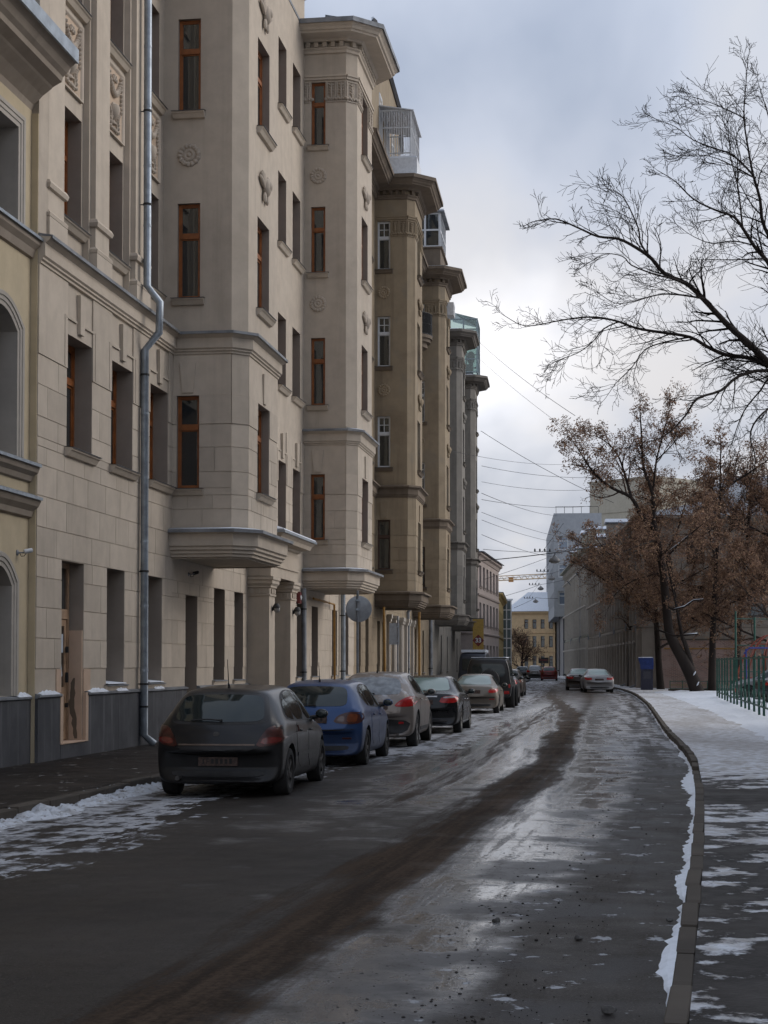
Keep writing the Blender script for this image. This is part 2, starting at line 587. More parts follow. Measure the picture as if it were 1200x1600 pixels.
M['snow'] = _snow()
M['snow_clean'] = _snow_clean()
M['tyre'] = simple('tyre_rubber', (0.022, 0.021, 0.02), 0.85, var=0.35, scale=12)
M['rim'] = simple('alloy_rim', (0.16, 0.155, 0.15), 0.45, 0.6, var=0.3, scale=10)
M['rim_dark'] = simple('alloy_rim_dirty', (0.06, 0.056, 0.052), 0.6, 0.3, var=0.4, scale=10)
M['trim'] = simple('black_plastic', (0.018, 0.017, 0.017), 0.6, var=0.35, scale=8)
M['chrome'] = simple('chrome_dirty', (0.38, 0.37, 0.36), 0.3, 0.9, var=0.2)
M['red_lamp'] = simple('tail_lamp_red', (0.40, 0.010, 0.010), 0.25, var=0.2, coat=0.15)
M['dark_lamp'] = simple('tail_lamp_smoked', (0.060, 0.014, 0.010), 0.28, var=0.35, coat=0.1)
M['amber_lamp'] = simple('lamp_amber', (0.17, 0.040, 0.010), 0.28, var=0.3, coat=0.1)
M['clear_lamp'] = simple('lamp_clear', (0.45, 0.42, 0.42), 0.15, var=0.2, coat=0.8)
M['car_glass'] = glass_mat('car_glass', (0.22, 0.30, 0.30), 0.05, (0.014, 0.020, 0.021), 0.0, 0.75)
M['frosted_glass'] = simple('frosted_car_glass', (0.26, 0.29, 0.32), 0.55, var=0.3, scale=6)
M['plate_dirty'] = simple('number_plate_dirty', (0.085, 0.055, 0.045), 0.7, var=0.4, scale=20)
M['plate'] = simple('number_plate', (0.32, 0.31, 0.30), 0.6, var=0.25, scale=20)
M['kerb'] = plaster('kerb_concrete', (0.088, 0.074, 0.060), (0.046, 0.039, 0.033), 0.6, 0.1, rnd=0.14)
M['bark'] = plaster('bark_dark', (0.032, 0.024, 0.020), (0.018, 0.014, 0.012), 0.6, 0.4)
M['twig'] = simple('twig_dark', (0.014, 0.011, 0.010), 0.95, var=0.3, spec=0.1)
M['twig_brown'] = simple('twig_brown', (0.085, 0.055, 0.044), 0.95, var=0.4, spec=0.1)
M['fence_g'] = simple('fence_green', (0.012, 0.075, 0.052), 0.5, var=0.3)

# ------------------------------------------------------------------ ground, road, pavements
RK = [(-6, -1.35), (2, 0.16), (5, 0.75), (8.1, 1.36), (12, 2.15), (16, 2.95), (20, 3.72), (23.6, 4.39), (28.9, 5.30), (34, 6.02), (40.4, 6.85), (50, 8.2), (67, 10.6),
      (80, 12.3), (95, 14.1), (111, 15.6), (130, 17.0), (150, 18.3), (170, 19.6), (200, 21.2), (240, 23.5), (300, 27.0)]
LK = [(-6, -8.3), (5, -6.5), (12, -5.32), (18.4, -4.25), (24.3, -3.27), (30, -2.4), (35, -1.7), (42, -0.7), (50, 0.45), (58.5, 1.55), (66, 2.5), (75, 3.6),
      (88, 5.1), (105, 6.9), (125, 9.2), (145, 11.8), (169, 14.9), (200, 17.0), (240, 19.2), (300, 22.5)]


def curve_at(tab, Y):
    if Y <= tab[0][0]: i = 0
    elif Y >= tab[-1][0]: i = len(tab) - 2
    else:
        i = max(k for k in range(len(tab) - 1) if tab[k][0] <= Y)
    p = [tab[max(0, min(len(tab) - 1, i + d))] for d in (-1, 0, 1, 2)]
    t = (Y - p[1][0]) / (p[2][0] - p[1][0])
    def slope(a, b): return (b[1] - a[1]) / (b[0] - a[0]) if b[0] != a[0] else 0
    h = p[2][0] - p[1][0]
    m1 = slope(p[0], p[2]) * h; m2 = slope(p[1], p[3]) * h
    t2 = t * t; t3 = t2 * t
    return (2 * t3 - 3 * t2 + 1) * p[1][1] + (t3 - 2 * t2 + t) * m1 + (-2 * t3 + 3 * t2) * p[2][1] + (t3 - t2) * m2


def rk(Y): return curve_at(RK, Y)
def lk(Y): return curve_at(LK, Y)


def walk_h(Y):           # right pavement: dropped at the driveway, full kerb beyond
    t = min(1, max(0, (Y - 26.6) / 1.8)); t = t * t * (3 - 2 * t)
    return 0.035 + 0.10 * t


def stations():
    ys = []
    y = -6.0
    while y < 300:
        ys.append(y)
        y += 0.5 if y < 40 else (1.5 if y < 110 else 5)
    return ys


def mat_ground():
    m, nt, N, L, b = mat_new('ground_frozen')
    P = N.new('ShaderNodeNewGeometry').outputs['Position']
    f = noise_n(N, L, P, 0.4, 6, 0.65)
    L.new(mixc(N, L, maprange(N, L, f, 0.4, 0.6), (0.08, 0.07, 0.06), (0.5, 0.52, 0.56)), b.inputs['Base Color'])
    b.inputs['Roughness'].default_value = 0.9
    return m


def mat_road():
    m, nt, N, L, b = mat_new('wet_winter_asphalt')
    P = N.new('ShaderNodeNewGeometry').outputs['Position']
    uv = N.new('ShaderNodeUVMap'); uv.uv_map = 'from_right'
    ul = N.new('ShaderNodeUVMap'); ul.uv_map = 'from_left'
    s1 = N.new('ShaderNodeSeparateXYZ'); L.new(uv.outputs[0], s1.inputs[0])
    s2 = N.new('ShaderNodeSeparateXYZ'); L.new(ul.outputs[0], s2.inputs[0])
    U, V, D = s1.outputs['X'], s1.outputs['Y'], s2.outputs['X']
    # vector along the carriageway, stretched
    al = mapping(N, L, uv.outputs[0], (2.6, 0.22, 1))
    al2 = mapping(N, L, uv.outputs[0], (7.0, 0.30, 1))
    big = noise_n(N, L, P, 0.38, 5, 0.6)
    mid = noise_n(N, L, P, 1.5, 6, 0.62)
    mid2 = noise_n(N, L, mapping(N, L, P, (1, 1, 1), (31, 7, 0)), 3.2, 6, 0.66)
    fine = noise_n(N, L, P, 26, 4, 0.7)
    grit = noise_n(N, L, P, 90, 3, 0.7)
    strk = noise_n(N, L, al, 1.0, 6, 0.66, 0.2)
    strk2 = noise_n(N, L, al2, 1.0, 5, 0.66, 0.1)

    def gauss(x, c, w0, w1):
        d = mathn(N, L, 'ABSOLUTE', mathn(N, L, 'SUBTRACT', x, c))
        return maprange(N, L, d, w0, w1, 1, 0)

    # asphalt, brownish grey, a little paler where salt has dried on the left half
    base = mixc(N, L, maprange(N, L, big, 0.35, 0.65), (0.040, 0.034, 0.029), (0.062, 0.053, 0.0455))
    base = mixc(N, L, maprange(N, L, grit, 0.40, 0.62, 0, 0.7), base, (0.017, 0.0145, 0.0125))
    base = mixc(N, L, maprange(N, L, noise_n(N, L, P, 70, 2, 0.6), 0.60, 0.68, 0, 0.6), base, (0.13, 0.12, 0.11))
    rough = maprange(N, L, mid, 0.3, 0.7, 0.50, 0.68)
    # damp, icy film; its pale grey also paints in part of the glare
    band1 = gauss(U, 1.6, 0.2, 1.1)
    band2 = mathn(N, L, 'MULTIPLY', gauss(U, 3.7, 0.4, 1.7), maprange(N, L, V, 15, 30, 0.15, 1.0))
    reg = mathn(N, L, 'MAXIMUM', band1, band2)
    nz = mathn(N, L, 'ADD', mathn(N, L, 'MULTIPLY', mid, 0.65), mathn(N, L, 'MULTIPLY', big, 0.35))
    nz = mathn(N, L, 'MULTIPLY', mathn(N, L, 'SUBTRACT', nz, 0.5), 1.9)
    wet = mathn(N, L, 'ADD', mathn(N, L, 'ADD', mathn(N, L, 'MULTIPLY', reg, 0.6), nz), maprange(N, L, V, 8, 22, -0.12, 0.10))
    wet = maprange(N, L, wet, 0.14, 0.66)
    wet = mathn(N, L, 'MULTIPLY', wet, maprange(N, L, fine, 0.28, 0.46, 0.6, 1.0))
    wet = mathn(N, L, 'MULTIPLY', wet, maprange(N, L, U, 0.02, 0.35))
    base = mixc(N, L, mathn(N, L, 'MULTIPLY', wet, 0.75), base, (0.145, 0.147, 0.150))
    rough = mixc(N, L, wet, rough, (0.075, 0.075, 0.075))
    # dark wet blotches near the right kerb
    dk = mathn(N, L, 'MULTIPLY', maprange(N, L, noise_n(N, L, mapping(N, L, P, (1, 1, 1), (5, 3, 1)), 0.9, 5, 0.6), 0.47, 0.60), gauss(U, 1.0, 0.3, 1.3))
    base = mixc(N, L, mathn(N, L, 'MULTIPLY', dk, 0.85), base, (0.026, 0.025, 0.027))
    rough = mixc(N, L, dk, rough, (0.5, 0.5, 0.5))
    # slush and mud thrown up along the crown of the road
    edge = mathn(N, L, 'MULTIPLY', mathn(N, L, 'SUBTRACT', strk, 0.5), 1.3)
    far_w = maprange(N, L, V, 12, 70, 0.0, 0.28)
    mU = mathn(N, L, 'ADD', U, edge)
    mud = gauss(mathn(N, L, 'SUBTRACT', mU, mathn(N, L, 'ADD', mathn(N, L, 'MULTIPLY', far_w, 0.6), maprange(N, L, V, 45, 95, 0.0, 1.9))), 2.46, 0.08, 0.64)
    grn = mathn(N, L, 'ADD', mathn(N, L, 'MULTIPLY', strk2, 0.55), mathn(N, L, 'MULTIPLY', fine, 0.45))
    mud = mathn(N, L, 'MULTIPLY', maprange(N, L, mathn(N, L, 'ADD', mud, mathn(N, L, 'MULTIPLY', mathn(N, L, 'SUBTRACT', grn, 0.5), 2.2)), 0.05, 0.95), 0.93)
    mud2 = mathn(N, L, 'MULTIPLY', gauss(mathn(N, L, 'ADD', U, mathn(N, L, 'MULTIPLY', edge, 0.7)), 3.75, 0.10, 0.36), maprange(N, L, V, 17.5, 22))
    mud2 = mathn(N, L, 'MULTIPLY', mud2, maprange(N, L, mathn(N, L, 'ADD', mathn(N, L, 'MULTIPLY', strk2, 0.6), mathn(N, L, 'MULTIPLY', fine, 0.4)), 0.42, 0.56, 0.0, 0.9))
    crumb = mathn(N, L, 'MULTIPLY', maprange(N, L, fine, 0.63, 0.67), gauss(U, 1.9, 0.2, 1.5))
    far = maprange(N, L, V, 48, 100)
    farm = mathn(N, L, 'MULTIPLY', far, maprange(N, L, mid, 0.36, 0.56, 0.45, 0.95))
    mud = mathn(N, L, 'MAXIMUM', mathn(N, L, 'MAXIMUM', mud, mud2), mathn(N, L, 'MAXIMUM', crumb, farm))
    mcol = mixc(N, L, maprange(N, L, grn, 0.36, 0.64), (0.024, 0.0175, 0.013), (0.082, 0.057, 0.040))
    mcol = mixc(N, L, maprange(N, L, V, 45, 110, 0, 0.6), mcol, (0.10, 0.075, 0.056))
    base = mixc(N, L, mathn(N, L, 'MULTIPLY', mud, 0.93), base, mcol)
    rough = mixc(N, L, mud, rough, (0.85, 0.85, 0.85))
    # packed snow by the parked cars and along the kerbs
    lim = mathn(N, L, 'ADD', mathn(N, L, 'MULTIPLY', mathn(N, L, 'SUBTRACT', mid, 0.5), 2.6), mathn(N, L, 'MULTIPLY', mathn(N, L, 'SUBTRACT', strk, 0.5), 3.2))
    dl = mathn(N, L, 'ADD', D, lim)
    rchi = mathn(N, L, 'ADD', maprange(N, L, V, 24, 36, 0.2, 1.9), maprange(N, L, V, 17, 22, 1.75, 1.45))
    sn = mathn(N, L, 'GREATER_THAN', rchi, dl)
    sn = mathn(N, L, 'MULTIPLY', sn, maprange(N, L, mathn(N, L, 'ADD', mathn(N, L, 'MULTIPLY', mid2, 0.55), mathn(N, L, 'MULTIPLY', strk, 0.45)), 0.44, 0.54))
    sn = mathn(N, L, 'MULTIPLY', sn, maprange(N, L, fine, 0.3, 0.5, 0.5, 1))
    # right-hand side, beyond the driveway
    rs = mathn(N, L, 'MULTIPLY', maprange(N, L, V, 24, 36), gauss(U, 0.6, 0.3, 1.5))
    rs = mathn(N, L, 'MULTIPLY', rs, maprange(N, L, mathn(N, L, 'ADD', mathn(N, L, 'MULTIPLY', mid, 0.5), mathn(N, L, 'MULTIPLY', strk, 0.5)), 0.46, 0.56))
    spk = mathn(N, L, 'MULTIPLY', maprange(N, L, mid2, 0.605, 0.65, 0, 0.8), gauss(U, 0.4, 0.6, 1.5))
    sn = mathn(N, L, 'MAXIMUM', sn, mathn(N, L, 'MAXIMUM', mathn(N, L, 'MULTIPLY', rs, 0.8), spk))
    scol = mixc(N, L, fine, (0.30, 0.295, 0.295), (0.68, 0.71, 0.76))
    base = mixc(N, L, mathn(N, L, 'MULTIPLY', sn, 0.9), base, scol)
    rough = mixc(N, L, sn, rough, (0.75, 0.75, 0.75))
    L.new(base, b.inputs['Base Color'])
    L.new(rough, b.inputs['Roughness'])
    spec = mathn(N, L, 'ADD', 0.11, mathn(N, L, 'MULTIPLY', wet, 0.55))
    spec = mathn(N, L, 'MULTIPLY', spec, mathn(N, L, 'SUBTRACT', 1.0, mathn(N, L, 'MULTIPLY', mathn(N, L, 'MAXIMUM', mud, sn), 0.75)))
    L.new(spec, b.inputs['Specular IOR Level'])
    hgt = mathn(N, L, 'ADD', mathn(N, L, 'MULTIPLY', grit, mathn(N, L, 'SUBTRACT', 0.25, mathn(N, L, 'MULTIPLY', wet, 0.235))), mathn(N, L, 'MULTIPLY', mathn(N, L, 'MULTIPLY', fine, mud), 2.2))
    hgt = mathn(N, L, 'ADD', hgt, mathn(N, L, 'MULTIPLY', sn, 1.2))
    hgt = mathn(N, L, 'ADD', hgt, mathn(N, L, 'MULTIPLY', mathn(N, L, 'MULTIPLY', strk2, mud), 2.0))
    bump(N, L, b, hgt, 0.35, 0.018)
    return m


def mat_walk(name, near_only=False):
    m, nt, N, L, b = mat_new(name)
    P = N.new('ShaderNodeNewGeometry').outputs['Position']
    sp = N.new('ShaderNodeSeparateXYZ'); L.new(P, sp.inputs[0])
    Y = sp.outputs['Y']; X = sp.outputs['X']
    big = noise_n(N, L, P, 0.5, 5, 0.6)
    mid = noise_n(N, L, P, 1.7, 7, 0.64)
    fine = noise_n(N, L, P, 24, 4, 0.7)
    med = noise_n(N, L, P, 6, 5, 0.65)
    base = mixc(N, L, maprange(N, L, big, 0.35, 0.65), (0.017, 0.0142, 0.0125), (0.030, 0.025, 0.022))
    if near_only: base = mixc(N, L, 1.0, base, (1.5, 1.5, 1.5), 'MULTIPLY')
    base = mixc(N, L, maprange(N, L, fine, 0.4, 0.7, 0, 0.4), base, (0.018, 0.016, 0.015))
    rough = maprange(N, L, mid, 0.3, 0.7, 0.45, 0.65)
    v = mathn(N, L, 'ADD', mathn(N, L, 'MULTIPLY', mid, 0.8), mathn(N, L, 'MULTIPLY', med, 0.2))
    if near_only:
        v = mathn(N, L, 'ADD', mathn(N, L, 'MULTIPLY', mid, 0.3), mathn(N, L, 'MULTIPLY', med, 0.7))
        thr = mathn(N, L, 'ADD', v, -0.105)
        sn = maprange(N, L, thr, 0.50, 0.53, 0, 0.85)
    else:
        g = maprange(N, L, Y, 22.5, 31, 0.0, 0.30)
        g2 = mathn(N, L, 'MULTIPLY', maprange(N, L, Y, 15.5, 17.0), maprange(N, L, Y, 21.0, 19.6, 0, 0.06))
        g3 = mathn(N, L, 'MULTIPLY', maprange(N, L, Y, 20.2, 20.8), maprange(N, L, Y, 23.2, 22.4, 0, -0.12))
        thr = mathn(N, L, 'ADD', mathn(N, L, 'ADD', mathn(N, L, 'ADD', v, g), mathn(N, L, 'ADD', g2, g3)), -0.018)
        sn = maprange(N, L, thr, 0.50, 0.56, 0, 0.95)
    sn = mathn(N, L, 'MULTIPLY', sn, maprange(N, L, fine, 0.25, 0.5, 0.55, 1))
    # trampled, sanded snow
    tr = mixc(N, L, maprange(N, L, med, 0.35, 0.68), (0.80, 0.83, 0.88), (0.46, 0.44, 0.42))
    if not near_only:
        tr = mixc(N, L, maprange(N, L, noise_n(N, L, mapping(N, L, P, (0.5, 0.12, 1)), 1.0, 5, 0.6), 0.46, 0.66, 0, 0.45), tr, (0.30, 0.27, 0.24))
    base = mixc(N, L, sn, base, tr)
    rough = mixc(N, L, sn, rough, (0.75, 0.75, 0.75))
    L.new(base, b.inputs['Base Color']); L.new(rough, b.inputs['Roughness'])
    b.inputs['Specular IOR Level'].default_value = 0.07
    hgt = mathn(N, L, 'ADD', mathn(N, L, 'MULTIPLY', fine, 0.4), mathn(N, L, 'ADD', mathn(N, L, 'MULTIPLY', sn, 1.0), mathn(N, L, 'MULTIPLY', mathn(N, L, 'MULTIPLY', med, sn), 1.6)))
    bump(N, L, b, hgt, 0.45, 0.03)
    return m


def build_ground():
    mb = MB()
    n = 24
    e = [-1500 + 3000 * i / n for i in range(n + 1)]
    for i in range(n):
        for j in range(n):
            mb.quad((e[i], e[j], -0.03), (e[i + 1], e[j], -0.03), (e[i + 1], e[j + 1], -0.03), (e[i], e[j + 1], -0.03))
    tag(mb.build('ground', mat_ground()), 'frozen snowy ground beyond the street', None, kind='structure')

    # road
    ys = stations()
    NU = 10
    me = bpy.data.meshes.new('road')
    vs, fs, uvs, uls = [], [], [], []
    for y in ys:
        a, c = lk(y), rk(y)
        for k in range(NU + 1):
            t = k / NU
            x = a + (c - a) * t
            vs.append((x, y, 0.0 + 0.05 * math.sin(math.pi * t) ** 1.0 * 0.6))
            uvs.append((c - x, y)); uls.append((x - a, y))
    for i in range(len(ys) - 1):
        for k in range(NU):
            fs.append((i * (NU + 1) + k, i * (NU + 1) + k + 1, (i + 1) * (NU + 1) + k + 1, (i + 1) * (NU + 1) + k))
    me.from_pydata(vs, [], fs)
    for nm, dat in (('from_right', uvs), ('from_left', uls)):
        lay = me.uv_layers.new(name=nm)
        for lp in me.loops:
            lay.data[lp.index].uv = dat[lp.vertex_index]
    me.materials.append(mat_road())
    me.polygons.foreach_set('use_smooth', [True] * len(me.polygons))
    tag(link('road', me), 'wet asphalt carriageway with a muddy slush track', kind='structure')

    # left pavement
    mb = MB()
    prev = None
    for y in ys:
        row = [(lk(y) - 0.16, y, 0.12), (lk(y) - 9, y, 0.135), (lk(y) - 0.16, y, -0.02)]
        if prev:
            mb.quad(prev[0], row[0], row[1], prev[1])
            mb.quad(prev[2], row[2], row[0], prev[0])
        prev = row
    lw = tag(mb.build('pavement_left', mat_walk('pavement_asphalt', True)), 'dark asphalt pavement below the beige house', kind='structure')
    # right pavement and yard
    mb = MB()
    prev = None
    for y in ys:
        h = walk_h(y)
        xs = [0.115, 1.2, 2.4, 4.0, 6, 9, 14, 22, 40]
        row = [(rk(y) + q, y, h + (0.02 * noise.noise(Vector((q * 0.8, y * 0.6, 3))) if q > 1 else 0)) for q in xs]
        row.append((rk(y) + 0.115, y, -0.02))
        if prev:
            for k in range(len(xs) - 1):
                mb.quad(prev[k], prev[k + 1], row[k + 1], row[k])
            mb.quad(prev[-1], prev[0], row[0], row[-1])
        prev = row
    rw = tag(mb.build('pavement_right', mat_walk('pavement_snowy'), smooth='all'), 'snow-covered pavement and yard on the far side', kind='structure')

    # kerb stones, one by one
    def kerb(par, fx, side, y0, y1, hfun, width):
        me = None
        mb = MB()
        mb.box(-0.5, 0.5, -0.5, 0.5, 0, 1)
        me = mb.mesh('kerb_stone', M['kerb'])
        bm = bmesh.new(); bm.from_mesh(me)
        bmesh.ops.bevel(bm, geom=[e for e in bm.edges], offset=0.07, segments=1, affect='EDGES')
        bm.to_mesh(me); bm.free()
        y = y0
        while y < y1:
            ln = 1.0 if y < 60 else 2.0
            ya, yb = y + 0.006, y + ln - 0.006
            xa, xb = fx(ya), fx(yb)
            ang = math.atan2(-(xb - xa), yb - ya)
            o = link('kerb_stone', me, par, ((xa + xb) / 2 + side * width / 2, (ya + yb) / 2, -0.08), ang + random.uniform(-0.014, 0.014))
            o.rotation_euler[0] = random.uniform(-0.008, 0.008)
            o.location.x += random.uniform(-0.008, 0.008)
            o.scale = (width * random.uniform(0.94, 1.04), math.hypot(xb - xa, yb - ya) * random.uniform(0.985, 1.0), 0.08 + hfun(y + ln / 2) + random.uniform(-0.014, 0.012))
            y += ln
    kerb(rw, rk, 1, 4, 130, lambda y: walk_h(y) + 0.008, 0.115)
    kerb(lw, lk, -1, 12, 75, lambda y: 0.13, 0.16)

    # drifted snow: a crumbling ridge along the left kerb, a thin strip along the right one
    mb = MB()
    ny, nx = 340, 16
    rows = []
    for i in range(ny):
        y = 13.0 + 11.5 * i / (ny - 1)
        row = []
        for k in range(nx):
            t = k / (nx - 1)
            x = lk(y) - 0.16 + t * (0.62 + 0.22 * noise.noise(Vector((y * 0.7, 0, 5))))
            amp = 0.06 + 0.06 * noise.noise(Vector((y * 0.9, 2, 1)))
            sh = math.sin(math.pi * min(1, max(0, t)) ** 0.75)
            h = sh * amp * (0.75 + 0.9 * noise.noise(Vector((x * 6, y * 6, 0)))) + (0.05 * noise.noise(Vector((x * 11, y * 11, 4))) + 0.03 * noise.noise(Vector((x * 27, y * 27, 4)))) * sh
            z = (0.10 if t < 0.12 else 0.0) + h - 0.012
            row.append((x, y, z))
        rows.append(row)
    for i in range(ny - 1):
        for k in range(nx - 1):
            mb.quad(rows[i][k], rows[i][k + 1], rows[i + 1][k + 1], rows[i + 1][k])
    tag(mb.build('snow_ridge', M['snow'], smooth='all'), 'dirty crumbling snow along the left kerb', kind='stuff')
    mb = MB()
    prev = None
    y = 4.0
    while y < 112:
        w = max(0.012, 0.055 + 0.10 * noise.noise(Vector((y * 0.55, 1, 9))) + 0.05 * noise.noise(Vector((y * 3.3, 1, 9))) + 0.05 * noise.noise(Vector((y * 11, 1, 9))))
        if 22 < y < 27: w += 0.14 * math.sin((y - 22) / 5 * math.pi)
        if y > 34: w *= 0.5
        hh = 0.028 + 0.02 * noise.noise(Vector((y * 4, 3, 3)))
        row = [(rk(y) + 0.004, y, max(0.012, hh)), (rk(y) - w * 0.5, y, max(0.008, hh * 0.7)), (rk(y) - w, y, 0.001)]
        if prev:
            mb.quad(prev[0], row[0], row[1], prev[1]); mb.quad(prev[1], row[1], row[2], prev[2])
        prev = row
        y += 0.12 if y < 40 else 0.5
    tag(mb.build('snow_strip', M['snow_clean'], smooth='all'), 'thin strip of snow in the right gutter', kind='stuff')
    # snow bank at the fence foot on the right
    mb = MB()
    rows = []
    for i in range(60):
        y = 30 + 66 * i / 59
        row = []
        for k in range(14):
            t = k / 13
            x = rk(y) + 1.9 + t * 5.5 - 0.05 * max(0, y - 50) * 0.3
            h = 0.16 * math.sin(math.pi * t) ** 0.6 * (0.5 + 0.9 * abs(noise.noise(Vector((x * 0.9, y * 0.5, 2))))) + 0.03 * noise.noise(Vector((x * 4, y * 3, 2)))
            row.append((x, y, walk_h(y) + h - 0.012))
        rows.append(row)
    for i in range(59):
        for k in range(13):
            mb.quad(rows[i][k], rows[i][k + 1], rows[i + 1][k + 1], rows[i + 1][k])
    tag(mb.build('snow_bank', M['snow_clean'], smooth='all'), 'low bank of fresh snow beside the right pavement', kind='stuff')
    # crumbs of frozen mud on the carriageway
    mb = MB()
    rnd = random.Random(3)
    for i in range(2600):
        y = 8 + 26 * rnd.random() ** 1.8
        x = rk(y) - abs(rnd.gauss(1.75, 0.6))
        s = 0.0035 + 0.0085 * rnd.random() ** 4
        mb.ball((x, y, 0.012 + s * 0.3), (s * rnd.uniform(0.8, 1.4), s * rnd.uniform(0.8, 1.4), s * 0.8), 5, 3)
    tag(mb.build('mud_crumbs', simple('frozen_mud', (0.022, 0.018, 0.015), 0.9, var=0.4)), 'small frozen mud crumbs scattered on the carriageway', kind='stuff')
    lump = simple('frozen_lump', (0.085, 0.08, 0.075), 0.8, var=0.4, scale=30, bumpv=0.5)
    for px, py, s, lab in ((775, 1441, 0.024, 'grey lump of frozen slush in the wet lane'), (566, 1523, 0.014, 'small dark lump on the edge of the mud track'),
                           (947, 1582, 0.030, 'pale broken ice lump nearest the camera'), (1044, 1440, 0.02, 'dark stone against the right gutter snow'), (902, 1468, 0.022, 'flat pale lump of slush in the right lane')):
        Y = 4563.0 / (py - 1037)
        X = (px - 600) / 2600 * Y
        mb = MB()
        mb.ball((0, 0, s * 0.5), (s * 1.3, s, s * 0.75), 9, 6)
        mb.v = [tuple(Vector(v) * (1 + 0.45 * noise.noise(Vector(v) * 40 + Vector((px, 0, 0))))) for v in mb.v]
        o = mb.build('ice_lump', lump, smooth=True)
        o.location = (X, Y, 0.012)
        tag(o, lab, 'ice lump', 'frozen lumps on the road')


build_ground()

# ------------------------------------------------------------------ building kit (local frame: x along the facade, y into the house, z up)
def inward(d): return (-d[1], d[0])


def wall_panel(mb, o, d, Ln, z0, z1, ops, depth, mi=0, mj=0, head=True):
    """front face with rectangular openings and their reveals"""
    n = inward(d)
    P = lambda u, z, q=0.0: (o[0] + d[0] * u + n[0] * q, o[1] + d[1] * u + n[1] * q, z)
    us = sorted(set([0, Ln] + [x for a in ops for x in (a[0], a[1]) if 0 < x < Ln]))
    zs = sorted(set([z0, z1] + [x for a in ops for x in (a[2], a[3]) if z0 < x < z1]))
    for i in range(len(us) - 1):
        for j in range(len(zs) - 1):
            cu, cz = (us[i] + us[i + 1]) / 2, (zs[j] + zs[j + 1]) / 2
            if any(a[0] < cu < a[1] and a[2] < cz < a[3] for a in ops): continue
            mb.quad(P(us[i], zs[j]), P(us[i + 1], zs[j]), P(us[i + 1], zs[j + 1]), P(us[i], zs[j + 1]), mi)
    for a in ops:
        u0, u1, za, zb = a[:4]
        q = a[4] if len(a) > 4 else depth
        mb.quad(P(u0, za), P(u0, zb), P(u0, zb, q), P(u0, za, q), mj)
        mb.quad(P(u1, za), P(u1, za, q), P(u1, zb, q), P(u1, zb), mj)
        mb.quad(P(u0, zb), P(u1, zb), P(u1, zb, q), P(u0, zb, q), mj)
        mb.quad(P(u0, za), P(u0, za, q), P(u1, za, q), P(u1, za), mj)


_mesh_cache = {}


def cached(key, fn):
    if key not in _mesh_cache:
        _mesh_cache[key] = fn()
    return _mesh_cache[key]


def win_frame_mesh(w, h, style, fm):
    mb = MB()
    fw = (0.62 if w < 0.6 else 1.0) * {'orange': 0.075, 'white': 0.07, 'brown': 0.06, 'plain': 0.06, 'thick': 0.16}[style]
    def bar(x0, x1, z0, z1, y0=0.0, y1=0.07): mb.box(x0, x1, y0, y1, z0, z1)
    bar(0, fw, 0, h); bar(w - fw, w, 0, h)
    bar(fw, w - fw, 0, fw); bar(fw, w - fw, h - fw, h)
    tz = h * 0.66
    bar(fw, w - fw, tz - 0.05, tz + 0.05, -0.012, 0.075)
    s = 0.028 if w < 0.6 else 0.045
    def sash(x0, x1, z0, z1):
        y0, y1 = 0.018, 0.055
        bar(x0, x0 + s, z0, z1, y0, y1); bar(x1 - s, x1, z0, z1, y0, y1)
        bar(x0 + s, x1 - s, z0, z0 + s, y0, y1); bar(x0 + s, x1 - s, z1 - s, z1, y0, y1)
    if style in ('orange', 'brown', 'white'):
        if w > 0.9:
            bar(w / 2 - 0.045, w / 2 + 0.045, fw, tz - 0.05, -0.008, 0.07)
            sash(fw, w / 2 - 0.045, fw, tz - 0.05); sash(w / 2 + 0.045, w - fw, fw, tz - 0.05)
        else:
            sash(fw, w - fw, fw, tz - 0.05)
        sash(fw, w - fw, tz + 0.05, h - fw)
    if style == 'white':
        bar(w / 2 - 0.015, w / 2 + 0.015, tz + 0.05, h - fw, 0.015, 0.05)
        zc = (tz + 0.05 + h - fw) / 2
        bar(fw + s, w - fw - s, zc - 0.015, zc + 0.015, 0.018, 0.048)
    return mb.mesh('window', fm)


